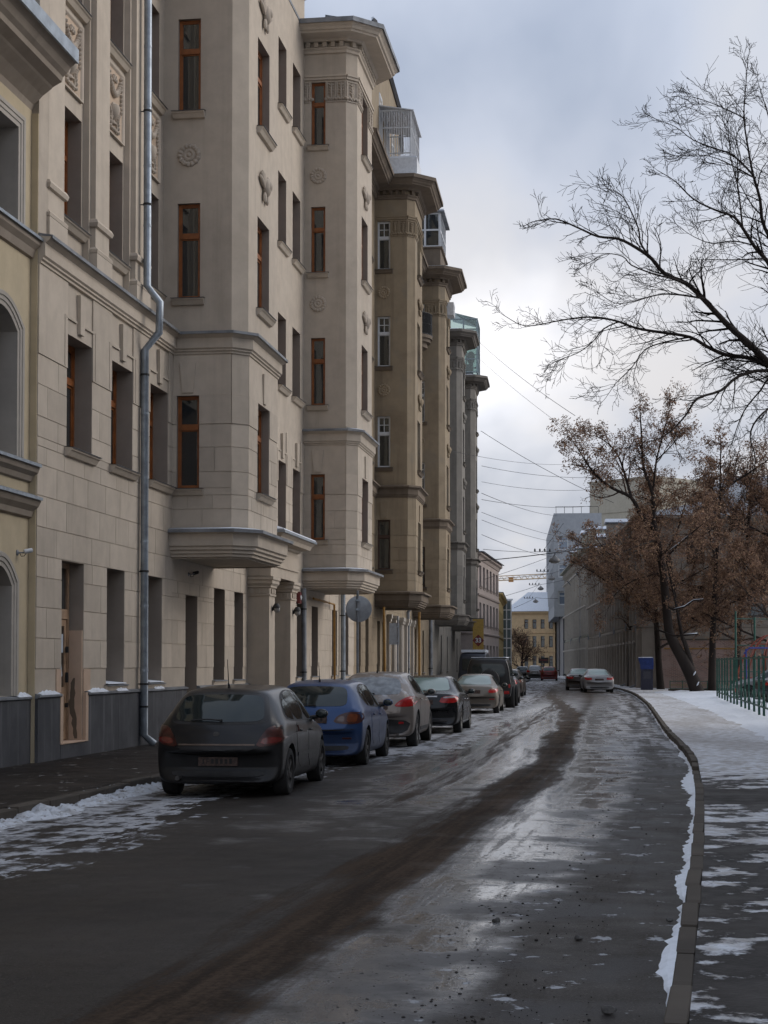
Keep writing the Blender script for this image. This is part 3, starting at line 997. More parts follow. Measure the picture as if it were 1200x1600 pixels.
def window(par, o, d, u0, u1, z0, z1, depth, style='orange', fm=None, pm=None, sill=True, sill_m=None, curtain=None, cap=None, drip=0.15):
    w, h = u1 - u0, z1 - z0
    n = inward(d)
    fm = fm or M['orange']; pm = pm or M['pane']; sill_m = sill_m or M['b1']; cap = cap or M['dark_sheet']
    k = (round(w, 3), round(h, 3), style, fm.name)
    me = cached(('win',) + k, lambda: win_frame_mesh(w, h, style, fm))
    loc = (o[0] + d[0] * u0 + n[0] * depth, o[1] + d[1] * u0 + n[1] * depth, z0)
    fr = link('window', me, par, loc, math.atan2(d[1], d[0]))
    def pane_mesh():
        mb = MB(); mb.box(0.02, w - 0.02, 0.034, 0.042, 0.02, h - 0.02)
        return mb.mesh('pane', pm)
    link('pane', cached(('pane', round(w, 3), round(h, 3), pm.name), pane_mesh), fr)
    if sill:
        def sill_mesh():
            mb = MB()
            prof = [(0.0, -0.16), (drip * 0.45, -0.15), (drip * 0.8, -0.07), (drip, -0.05), (drip, -0.012), (-0.02, -0.004)]
            mb.sweep([(-0.10, -depth), (w + 0.10, -depth)], prof, mi=0)
            mb.add([(-0.12, -depth - drip - 0.02, -0.008), (w + 0.12, -depth - drip - 0.02, -0.008), (w + 0.12, -depth, 0.006), (w - 0.0, 0.0, 0.012), (0.0, 0.0, 0.012), (-0.12, -depth, 0.006),
                    (-0.12, -depth - drip - 0.02, -0.024), (w + 0.12, -depth - drip - 0.02, -0.024)],
                   [(0, 1, 2, 5), (5, 2, 3, 4), (0, 6, 7, 1)], 1)
            return mb.mesh('sill', [sill_m, cap])
        link('sill', cached(('sill', round(w, 3), round(depth, 3), round(drip, 2), sill_m.name, cap.name), sill_mesh), fr)
    if curtain:
        cm, kind = curtain
        def cur_mesh():
            mb = MB()
            nx = 22
            rows = []
            for zi in range(9):
                zz = 0.06 + (h - 0.12) * zi / 8
                row = []
                for i in range(nx + 1):
                    x = 0.05 + (w - 0.1) * i / nx
                    if kind == 'drape':
                        t = 1 - zi / 8
                        x = 0.05 + (w - 0.1) * (i / nx) * (1 - 0.55 * math.sin(min(1, t * 1.15) * math.pi * 0.5) ** 2)
                    row.append((x, 0.16 + 0.022 * math.sin(i * 1.9 + 0.4 * zi), zz))
                rows.append(row)
            for a in range(8):
                for i in range(nx):
                    mb.quad(rows[a][i], rows[a][i + 1], rows[a + 1][i + 1], rows[a + 1][i])
            return mb.mesh('curtain', cm, smooth='all')
        link('curtain', cached(('cur', round(w, 3), round(h, 3), kind, cm.name), cur_mesh), fr)
    return fr


_block = {}


def blocks(par, o, d, Ln, rows, ops, m, size=0.95, proud=0.012, gap=0.013, budget=None, seed=1, name='stone_block', stuff=None, skip=None):
    """coursed blocks, each an object sharing one mesh"""
    rnd = random.Random(seed)
    n = inward(d)
    if m.name not in _block:
        mb = MB(); mb.box(0, 1, -1, 0, 0, 1)
        _block[m.name] = mb.mesh('stone_block', m)
    me = _block[m.name]
    ang = math.atan2(d[1], d[0])
    out = 0
    for r, (z0, z1) in enumerate(rows):
        cuts = sorted(set([z0, z1] + [x for a in ops for x in (a[2], a[3]) if z0 + 0.05 < x < z1 - 0.05]))
        for c in range(len(cuts) - 1):
            za, zb = cuts[c], cuts[c + 1]
            free = [(0.0, Ln)]
            for a in ops:
                if a[2] < (za + zb) / 2 < a[3]:
                    nf = []
                    for (p, q) in free:
                        if a[1] <= p or a[0] >= q: nf.append((p, q))
                        else:
                            if a[0] - p > 0.03: nf.append((p, a[0]))
                            if q - a[1] > 0.03: nf.append((a[1], q))
                    free = nf
            for (p, q) in free:
                ks = []
                x = p
                first = size * (0.5 if r % 2 else 1.0) * rnd.uniform(0.9, 1.1)
                cutp = [p]
                x = p + first
                while x < q - 0.28:
                    cutp.append(x)
                    x += size * rnd.uniform(0.85, 1.15)
                cutp.append(q)
                for i in range(len(cutp) - 1):
                    a_, b_ = cutp[i] + (gap / 2 if i else 0.0), cutp[i + 1] - (gap / 2 if i < len(cutp) - 2 else 0.0)
                    zz0, zz1 = za + gap / 2, zb - gap / 2
                    pr = proud + rnd.uniform(-0.002, 0.002)
                    if stuff is not None:
                        stuff.obox(o, d, n, a_, b_, -pr, 0, zz0, zz1)
                        continue
                    ob = link(name, me, par, (o[0] + d[0] * a_, o[1] + d[1] * a_, zz0), ang, (b_ - a_, pr, zz1 - zz0))
                    out += 1
    return out


def keystone(mb, o, d, uc, z0, z1, w0, w1, proud):
    n = inward(d)
    P = lambda u, z, q: (o[0] + d[0] * u + n[0] * q, o[1] + d[1] * u + n[1] * q, z)
    vs = [P(uc - w0 / 2, z0, 0), P(uc + w0 / 2, z0, 0), P(uc + w1 / 2, z1, 0), P(uc - w1 / 2, z1, 0),
          P(uc - w0 / 2, z0, -proud), P(uc + w0 / 2, z0, -proud), P(uc + w1 / 2, z1, -proud * 1.3), P(uc - w1 / 2, z1, -proud * 1.3)]
    mb.add(vs, [(4, 5, 6, 7), (0, 1, 5, 4), (1, 2, 6, 5), (2, 3, 7, 6), (3, 0, 4, 7)])


def rosette_mesh(m):
    mb = MB()
    def ring(r, t, lump=0):
        n, k = 44, 7
        b = len(mb.v)
        for i in range(n):
            a = 2 * math.pi * i / n
            tt = t * (1 + lump * 0.25 * math.sin(a * 14))
            for j in range(k):
                q = 2 * math.pi * j / k
                mb.v.append(((r + tt * math.cos(q)) * math.cos(a), -tt * math.sin(q) * 0.9, (r + tt * math.cos(q)) * math.sin(a)))
        for i in range(n):
            for j in range(k):
                mb.f.append((b + i * k + j, b + ((i + 1) % n) * k + j, b + ((i + 1) % n) * k + (j + 1) % k, b + i * k + (j + 1) % k)); mb.m.append(0)
    ring(0.20, 0.055, 1)
    ring(0.10, 0.045)
    mb.ball((0, 0, 0), (0.055, 0.05, 0.055), 10, 6)
    mb.lathe([(0.165, 0), (0.165, 0.012), (0, 0.02)], Matrix.Rotation(R(90), 4, 'X'), 24)
    return mb.mesh('rosette', m, smooth=True)


def wing_mesh(m):
    """round boss with two spread wings"""
    mb = MB()
    rnd = random.Random(5)
    mb.ball((0, -0.05, 0), (0.13, 0.09, 0.17), 12, 8)
    mb.ball((0, -0.09, 0.02), (0.075, 0.075, 0.10), 10, 6)
    for s in (-1, 1):
        for k in range(5):
            ang = R(20 + 20 * k)
            ln = 0.42 - 0.045 * k
            c = (s * (0.12 + ln * 0.42 * math.cos(ang)), -0.035, -0.04 + ln * 0.55 * math.sin(ang))
            Mx = Matrix.Rotation(-s * ang if s > 0 else ang, 3, 'Y')
            mb.ball(c, (ln * 0.5, 0.04, 0.045), 8, 6, M=Mx)
        mb.ball((s * 0.10, -0.04, -0.20), (0.07, 0.04, 0.10), 8, 6)
    mb.v = [(x * 1.25, y * 1.3, z * 1.25) for x, y, z in mb.v]
    return mb.mesh('winged_ornament', m, smooth=True)


def relief_mesh(m, pm, w, h):
    """framed panel with garland, urn and acanthus"""
    mb = MB()
    mb.mi = 1
    mb.box(0, w, -0.01, 0.02, 0, h)
    mb.mi = 0
    prof = [(0.0, 0.0), (0.0, 0.055), (-0.03, 0.05), (-0.05, 0.03), (-0.07, 0.012), (-0.07, 0.0)]
    mb.sweep([(0, 0), (w, 0), (w, h), (0, h)], prof, closed=True, plane=lambda a, b, z: (a, -z, b))
    rnd = random.Random(11)
    # garland: a hanging swag of beads with drops at each end
    for i in range(19):
        t = i / 18
        x = w * (0.17 + 0.66 * t)
        z = h * 0.90 - 0.30 * h * math.sin(math.pi * t) ** 0.8
        r = 0.035 + 0.035 * math.sin(math.pi * t)
        mb.ball((x, -0.035, z), (r, 0.05 + r * 0.3, r), 7, 5)
    for s in (0.15, 0.85):
        for k in range(9):
            mb.ball((w * s + rnd.uniform(-0.01, 0.01), -0.03, h * (0.92 - 0.062 * k)), (0.038 - 0.002 * k, 0.045, 0.042), 7, 5)
    # urn
    mb.lathe([(0.02, h * 0.52), (0.03, h * 0.49), (0.07, h * 0.47), (0.09, h * 0.455), (0.155, h * 0.43), (0.17, h * 0.36), (0.12, h * 0.27), (0.05, h * 0.23), (0.10, h * 0.19), (0.10, h * 0.17)],
             Matrix.Translation((w / 2, 0.02, 0)), 14)
    # scrolling leaves
    for s in (-1, 1):
        for k in range(7):
            a = k * 0.75
            mb.ball((w / 2 + s * (0.20 + 0.05 * math.cos(a) + 0.018 * k), -0.03, h * (0.10 + 0.045 * k) + 0.03 * math.sin(a)), (0.04, 0.05, 0.045), 7, 5)
        mb.tube([(w / 2 + s * (0.12 + 0.07 * math.sin(j * 0.9)), -0.035, h * (0.06 + 0.055 * j)) for j in range(8)], 0.018, 5)
        for k in range(4):
            mb.ball((w / 2 + s * 0.10 * (k - 0.5), -0.03, h * 0.09 + 0.02 * (k % 2)), (0.05, 0.045, 0.03), 7, 5)
    for k in range(5):
        mb.ball((w / 2 + 0.05 * (k - 2), -0.04, h * 0.80 + 0.05 * (k % 2)), (0.03, 0.04, 0.05), 6, 4)
    return mb.mesh('relief_panel', [m, pm], smooth=True)


def frieze_mesh(m, w, h):
    """one field of the bay frieze: framed stem with leaves"""
    mb = MB()
    mb.sweep([(0.015, 0.015), (w - 0.015, 0.015), (w - 0.015, h - 0.015), (0.015, h - 0.015)], [(0, 0), (0, 0.03), (-0.03, 0.03), (-0.04, 0)], closed=True, plane=lambda a, b, z: (a, -z, b))
    mb.tube([(w / 2, -0.02, 0.05), (w / 2, -0.035, h * 0.5), (w / 2, -0.02, h - 0.06)], [0.02, 0.03, 0.015], 6)
    for k in range(4):
        z = h * (0.42 + 0.13 * k)
        for s in (-1, 1):
            mb.ball((w / 2 + s * 0.05, -0.025, z), (0.05, 0.03, 0.022), 7, 5, M=Matrix.Rotation(-s * 0.6, 3, 'Y'))
    for s in (-1, 1):
        for k in range(3):
            mb.ball((w / 2 + s * (0.06 + 0.055 * k), -0.03, h * 0.17 + 0.03 * (k % 2)), (0.045, 0.04, 0.05), 7, 5)
    return mb.mesh('frieze_panel', m, smooth=True)


def offset_path(path, off):
    n = len(path)
    P = [Vector((p[0], p[1])) for p in path]
    out = []
    for i in range(n):
        nn = []
        if i > 0:
            d = (P[i] - P[i - 1]).normalized(); nn.append(Vector((d.y, -d.x)))
        if i < n - 1:
            d = (P[i + 1] - P[i]).normalized(); nn.append(Vector((d.y, -d.x)))
        mt = nn[0] if len(nn) == 1 else (nn[0] + nn[1]) / max(0.3, 1 + nn[0].dot(nn[1]))
        q = P[i] + mt * off
        out.append((q.x, q.y))
    return out


def dentils(mb, path, z0, z1, w, step, out0, out1):
    P = [Vector((p[0], p[1])) for p in path]
    for i in range(len(P) - 1):
        d = P[i + 1] - P[i]
        ln = d.length; d.normalize()
        k = max(1, int(ln / step))
        for j in range(k):
            u = (j + 0.5) * ln / k
            nn = inward((d.x, d.y))
            mb.obox((P[i].x, P[i].y), (d.x, d.y), nn, u - w / 2, u + w / 2, -out1, -out0, z0, z1)

# ------------------------------------------------------------------ the row of bay-fronted houses on the left
BD, BC, BW = 1.60, 0.30, 3.62          # bay depth, chamfer, width
FZ = [(1.33, 3.55), (5.52, 7.52), (9.63, 11.70), (13.70, 15.74), (17.63, 19.60)]
ROWS1 = [(1.67, 2.18), (2.18, 2.69), (2.69, 3.19), (3.19, 3.55), (3.55, 4.03), (4.03, 4.55), (4.55, 5.07), (5.07, 5.37), (5.37, 5.87), (5.87, 6.40), (6.40, 6.90)]


def bay_path(u0):
    return [(u0, 0.0), (u0, -(BD - BC)), (u0 + BC, -BD), (u0 + BW - BC, -BD), (u0 + BW, -(BD - BC)), (u0 + BW, 0.0)]


def faces_of(path):
    out = []
    for i in range(len(path) - 1):
        a, b = Vector(path[i]), Vector(path[i + 1])
        d = b - a
        out.append((path[i], (d.x / d.length, d.y / d.length), d.length))
    return out


def bay_house(cfg):
    a = math.atan(cfg['slope'])
    rz = math.pi / 2 - a
    root = thing(cfg['name'], cfg['label'], 'building', (cfg['x'], cfg['y'], 0), rz)
    mw, mt, mj = cfg['wall'], cfg['trim'], cfg.get('jamb', cfg['wall'])
    Ln = cfg['len']
    fm, style = cfg['frame'], cfg['style']
    X = (1, 0)
    wall = MB()
    caps = MB(); crown = MB(); dent = MB()
    TOP = 20.80
    spans = []                      # facade stretches between the bays
    u = 0.0
    for b in cfg['bays']:
        spans.append((u, b)); u = b + BW
    spans.append((u, Ln))
    rec = 0.22
    raise_ = cfg.get('raise', 0.0)
    blk_stuff = MB()

    def win(o, d, c, f, depth, **kw):
        return window(root, o, d, c[0], c[1], f[0], f[1], depth, style, kw.pop('fm', fm), sill_m=mt, cap=cfg.get('cap'), **kw)

    rnd = random.Random(cfg.get('seed', 2))
    # --- flat stretches
    for si, (p, q) in enumerate(spans):
        cols = [c for c in cfg['cols'] if p <= c[0] and c[1] <= q]
        gops = [g for g in cfg['ground'] if p <= g[0] < q]
        deep = cfg['pil'] and si in cfg['pil']
        ops = [(c[0] - p, c[1] - p, FZ[1][0], FZ[1][1]) for c in cols] + [(g[0] - p, g[1] - p, g[2], g[3], g[4]) for g in gops]
        up = [(c[0] - p, c[1] - p, f[0], f[1]) for c in cols for f in FZ[2:]]
        if deep:
            wall_panel(wall, (p, 0), X, q - p, 0.1, 8.9, ops, 0.34, 0, 1)
            wall_panel(wall, (p, rec), X, q - p, 8.9, TOP + raise_, up, 0.28, 0, 1)
            wall.box(q - 0.001, q + 0.03, 0.0, rec + 0.05, 8.9, TOP)
            wall.box(p, p + 0.46, 0.001, rec + 0.05, 8.93, TOP - 0.01)
        else:
            wall_panel(wall, (p, 0), X, q - p, 0.1, TOP + raise_, ops + up, 0.34, 0, 1)
        for c in cols:
            for fi, f in enumerate(FZ[1:]):
                y = rec if (deep and fi >= 1) else 0.0
                if cfg.get('skip_flat') and cfg['skip_flat'](c, fi): continue
                win((0, y), X, c, f, 0.26 if y else 0.32, curtain=(M['blind'], 'flat') if rnd.random() < 0.5 else None)
        for g in gops:
            if g[5] == 'window':
                window(root, (0, 0), X, g[0], g[1], g[2], g[3], g[4], style, cfg.get('gframe', M['brown_f']), pm=M['pane_dark'], sill_m=mt, cap=M['sheet'], drip=0.06)
        if cfg['blocks']:
            bops = [(o_[0], o_[1], o_[2], o_[3]) for o_ in ops]
            if si in cfg['blocks']:
                for z0, z1 in cfg.get('nob', []): pass
                blocks(root, (p, 0), X, q - p, cfg['rows'], bops + [(s[0] - p, s[1] - p, s[2], s[3]) for s in cfg.get('noblock', [])], mw, seed=si + 3)
            else:
                blocks(root, (p, 0), X, q - p, cfg['rows'], bops, mw, seed=si + 3, stuff=blk_stuff)
        # second-floor surrounds: raised ear frames and keystones
        for c in cols:
            uc = (c[0] + c[1]) / 2
            kst = MB(); keystone(kst, (0, 0), X, uc, FZ[1][1] + 0.09, FZ[1][1] + 0.78, 0.22, 0.34, 0.06); kst.build('keystone', mw, root)
            key = MB()
            for s, e in ((c[0] - 0.17, c[0] - 0.12), (c[1] + 0.12, c[1] + 0.17)):
                key.box(s, e, -0.035, 0.0, 6.93, FZ[1][1] + 0.30)
            key.box(c[0] - 0.17, uc - 0.2, -0.03, 0.0, FZ[1][1] + 0.26, FZ[1][1] + 0.30)
            key.box(uc + 0.2, c[1] + 0.17, -0.03, 0.0, FZ[1][1] + 0.26, FZ[1][1] + 0.30)
            key.build('window_surround', mw, root)
        # band above the coursed part
        edges = [p] + [x for c in cols for x in c] + [q]
        for i in range(0, len(edges) - 1, 2):
            key = MB(); key.box(edges[i], edges[i + 1], -0.026, 0.0, 6.905, 8.42); key.build('wall_band', mw, root)
    # below the bays
    for b in cfg['bays']:
        gops = [g for g in cfg['ground'] if b <= g[0] < b + BW]
        wall_panel(wall, (b, 0), X, BW, 0.1, 4.35, [(g[0] - b, g[1] - b, g[2], g[3], g[4]) for g in gops], 0.37, 0, 1)
        for g in gops:
            if g[5] == 'window':
                window(root, (0, 0), X, g[0], g[1], g[2], g[3], g[4], style, cfg.get('gframe', M['brown_f']), pm=M['pane_dark'], sill_m=mt, cap=M['sheet'], drip=0.06)
        if cfg['blocks']:
            bi = cfg['bays'].index(b)
            blocks(root, (b, 0), X, BW, [r for r in cfg['rows'] if r[1] < 4.1], [(g[0] - b, g[1] - b, g[2], g[3]) for g in gops], mw, seed=40 + bi, stuff=None if bi == 0 and cfg['name'] == 'beige_house' else blk_stuff)
    # --- bays
    for bi, b in enumerate(cfg['bays']):
        path = bay_path(b)
        fcs = faces_of(path)
        sw = cfg['side_win'][bi]
        for fi, (o, d, ln) in enumerate(fcs):
            ops = []
            if fi == 0: ops = [(sw[0], sw[1], f[0], f[1], 0.10) for f in FZ[1:]]
            if fi == 4: ops = [(ln - sw[1], ln - sw[0], f[0], f[1], 0.10) for f in FZ[1:]]
            if fi == 2: ops = [(ln / 2 - 0.62, ln / 2 + 0.62, f[0], f[1], 0.17) for f in FZ[1:]]
            wall_panel(wall, o, d, ln, 4.0, TOP, ops, 0.3, 0, 1)
            for k, op in enumerate(ops):
                cur = None
                if fi == 0: cur = ((M['curtain'], 'drape') if (k == 2 and bi == 0) else (M['blind'], 'flat'))
                ff = fm
                if cfg.get('old_win') and fi == 0 and k == 0: ff = M['brown_f']
                f = window(root, o, d, op[0], op[1], op[2], op[3], op[4], style if ff is fm else 'brown', ff, sill_m=mt, curtain=cur, cap=cfg.get('cap'), drip=0.15)
            if cfg['blocks']:
                rows = [r for r in cfg['rows'] if r[0] > 4.5 and r[1] <= 6.95]
                single = bi in cfg['bay_blocks'] and fi < 3
                blocks(root, o, d, ln, rows, ops, mw, size=0.62, gap=cfg.get('gap', 0.013), seed=70 + fi + 9 * bi, stuff=None if single else blk_stuff)
            if fi in (0, 2, 4):
                uc = (ops[0][0] + ops[0][1]) / 2
                kst = MB(); keystone(kst, o, d, uc, FZ[1][1] + 0.06, FZ[1][1] + 0.72, 0.24, 0.36, 0.055); kst.build('keystone', mw, root)
            eds = [0.0] + [x for op in ops[:1] for x in op[:2]] + [ln]
            n_ = inward(d)
            for i in range(0, len(eds) - 1, 2):
                key = MB(); key.obox(o, d, n_, eds[i], eds[i + 1], -0.026, 0, 6.905, FZ[1][1]); key.build('wall_band', mw, root)
            key = MB(); key.obox(o, d, n_, 0, ln, -0.0235, 0, FZ[1][1] + 0.002, 8.42); key.build('wall_band', mw, root)
        # lower ledge: stepped corbel under the bay, metal capped
        led = MB(); led.sweep(path, [(0, 4.02), (0.10, 4.04), (0.10, 4.09), (0.15, 4.11), (0.15, 4.16), (0.20, 4.19), (0.20, 4.24), (0.245, 4.27), (0.25, 4.52), (0.33, 4.56), (0.33, 4.585), (0.0, 4.60)])
        cp = [(path[0][0], path[0][1])] + path[1:5] + [path[5]]
        caps.sweep(path, [(0.0, 4.606), (0.36, 4.592), (0.36, 4.545), (0.375, 4.545), (0.375, 4.612), (0.0, 4.66)])
        # soffit
        led.add([(x, y, 4.03) for x, y in path], [tuple(range(6))]); led.build('corbel_ledge', mt, root)
        # upper ledge
        led = MB(); led.sweep(path, [(0, 8.40), (0.05, 8.41), (0.05, 8.45), (0.085, 8.47), (0.085, 8.50), (0.12, 8.53), (0.12, 8.74), (0.20, 8.80), (0.22, 8.84), (0.0, 8.86)]); led.build('ledge', mt, root)
        caps.sweep(path, [(0.0, 8.865), (0.235, 8.848), (0.235, 8.81), (0.25, 8.81), (0.25, 8.868), (0.0, 8.92)])
        if cfg['ornament']:
            ros = cached(('ros', cfg['name']), lambda: rosette_mesh(cfg['relief']))
            wng = cached(('wing', cfg['name']), lambda: wing_mesh(cfg['relief']))
            for z in (12.75, 16.70)[:cfg['ornament']]:
                link('rosette', ros, root, (b - 0.005, -(sw[0] + sw[1]) / 2, z), -math.pi / 2)
                link('winged_ornament', wng, root, (b + BW / 2, -BD - 0.005, z - 0.25), 0)
        # frieze at the head of the bay
        fz0, fz1 = 18.95, 19.62
        for fi, (o, d, ln) in enumerate(fcs[:4]):
            key = MB(); key.obox(o, d, inward(d), 0, ln, -0.05, 0, 19.66, 19.74); key.obox(o, d, inward(d), 0, ln, -0.085, 0, 19.742, 19.80); key.build('frieze_moulding', mw, root)
            segs = [(0, ln)]
            if fi == 0: segs = [(0.0, sw[0] - 0.03), (sw[1] + 0.03, ln)]
            if fi == 2: segs = [(0.0, ln / 2 - 0.66), (ln / 2 + 0.66, ln)]
            for s0, s1 in segs:
                k = max(1, round((s1 - s0) / 0.36))
                w = (s1 - s0) / k
                if w < 0.1: continue
                fme = cached(('fri', round(w, 2), cfg['name']), lambda: frieze_mesh(cfg['relief'], w, fz1 - fz0))
                for j in range(k):
                    link('frieze_panel', fme, root, (o[0] + d[0] * (s0 + j * w), o[1] + d[1] * (s0 + j * w), fz0), math.atan2(d[1], d[0]))
    # --- string course on the flat stretches
    for si, (p, q) in enumerate(spans):
        if si in cfg.get('no_course', []): continue
        led = MB(); led.sweep([(p + 0.002, 0), (q - 0.002, 0)], [(0, 8.40), (0.05, 8.41), (0.05, 8.45), (0.085, 8.47), (0.085, 8.50), (0.12, 8.53), (0.12, 8.74), (0.20, 8.80), (0.22, 8.84), (0.0, 8.86)]); led.build('ledge', mt, root)
        caps.sweep([(p + 0.002, 0), (q - 0.002, 0)], [(-0.2, 8.865), (0.235, 8.848), (0.235, 8.81), (0.25, 8.81), (0.25, 8.868), (-0.2, 8.94)])
    # --- main cornice round the whole front
    def cornice(pth, dz, key_):
        q = lambda l: [(o_, z_ + dz) for o_, z_ in l]
        crown.sweep(pth, q([(0, 20.46), (0.06, 20.48), (0.06, 20.56), (0.11, 20.60), (0.11, 20.64), (0.0, 20.64)]))
        dentils(dent, pth, 20.65 + dz, 20.80 + dz, 0.13, 0.235, 0.0, 0.14)
        crown.sweep(pth, q([(0, 20.81), (0.15, 20.81), (0.18, 20.85), (0.22, 20.88), (0.63, 20.91), (0.65, 20.96), (0.70, 20.98), (0.74, 21.05), (0.80, 21.10), (0.83, 21.17), (0.0, 21.22)]))
        caps.sweep(pth, q([(0.0, 21.222), (0.85, 21.175), (0.85, 21.13), (0.875, 21.13), (0.875, 21.27), (0.0, 21.45)]))
    if raise_:
        for b in cfg['bays']: cornice(bay_path(b), 0.0, 0)
        for (p, q) in spans: cornice([(p + 0.005, 0.0), (q - 0.005, 0.0)], raise_, 0)
    else:
        full = [(0.0, 0.0)]
        for b in cfg['bays']: full += bay_path(b)
        full.append((Ln, 0.0))
        cornice(full, 0.0, 0)
    for b in cfg['bays']:
        caps.add([(x, y, 21.43) for x, y in bay_path(b)], [tuple(range(6))])
    caps.box(0.01, Ln - 0.01, -0.02, 11.5, 21.2, 21.29)
    # shell of the house (ends, back)
    wall.box(0.0, 0.25, 0.01, 11.5, 0.1, 21.2); wall.box(Ln - 0.25, Ln, 0.01, 11.5, 0.1, 21.2)
    wall.box(0.25, Ln - 0.25, 11.2, 11.5, 0.1, 21.2)
    w_ = wall.build('wall', [mw, mj], root)
    caps.build('ledge_cover', cfg.get('capm', M['sheet']), root)
    cr = crown.build('cornice', mt, root)
    tag(dent.build('dentil_course', mt, cr), kind='stuff')
    if blk_stuff.v:
        tag(blk_stuff.build('stone_courses', mw, root), kind='stuff')
    return root


B1 = dict(name='beige_house', label='restored beige house with orange window frames and two bays, nearest the camera', x=-5.74, y=27.4, slope=0.142, len=33.0, bays=[8.38, 23.41],
          wall=M['b1'], trim=M['b1'], jamb=M['jamb'], relief=M['b1_relief'], frame=M['orange'], style='orange', gframe=M['brown_f'],
          cols=[(1.45, 2.85), (4.0, 5.4), (6.6, 8.0), (12.7, 13.9), (14.8, 15.95), (17.1, 18.3), (19.5, 20.65), (21.6, 22.8), (28.4, 29.8), (31.0, 32.4)],
          ground=[(1.25, 2.45, 0.39, 3.54, 0.37, 'door'), (3.8, 4.92, 1.36, 3.55, 0.42, 'window'), (6.55, 7.6, 1.36, 3.55, 0.42, 'window'), (9.5, 10.55, 0.25, 3.28, 0.5, 'door'),
                  (12.1, 13.2, 1.36, 3.55, 0.42, 'window'), (14.2, 15.2, 1.36, 3.55, 0.42, 'window'), (16.75, 18.25, 0.2, 3.3, 0.45, 'door'), (20.2, 21.2, 1.36, 3.55, 0.42, 'window'), (22.3, 23.3, 1.36, 3.55, 0.42, 'window'),
                  (24.7, 25.8, 1.36, 3.55, 0.42, 'window'), (28.4, 29.4, 1.36, 3.55, 0.42, 'window'), (30.8, 31.8, 1.36, 3.55, 0.42, 'window')],
          pil=[0], no_course=[1], blocks=[0, 1], bay_blocks=[0, 1], rows=ROWS1, side_win=[(0.10, 0.60), (0.22, 0.66)], ornament=2, cap=M['dark_sheet'], **{'raise': 1.7},
          noblock=[(15.6, 19.4, 0, 5.4)])
house1 = bay_house(B1)


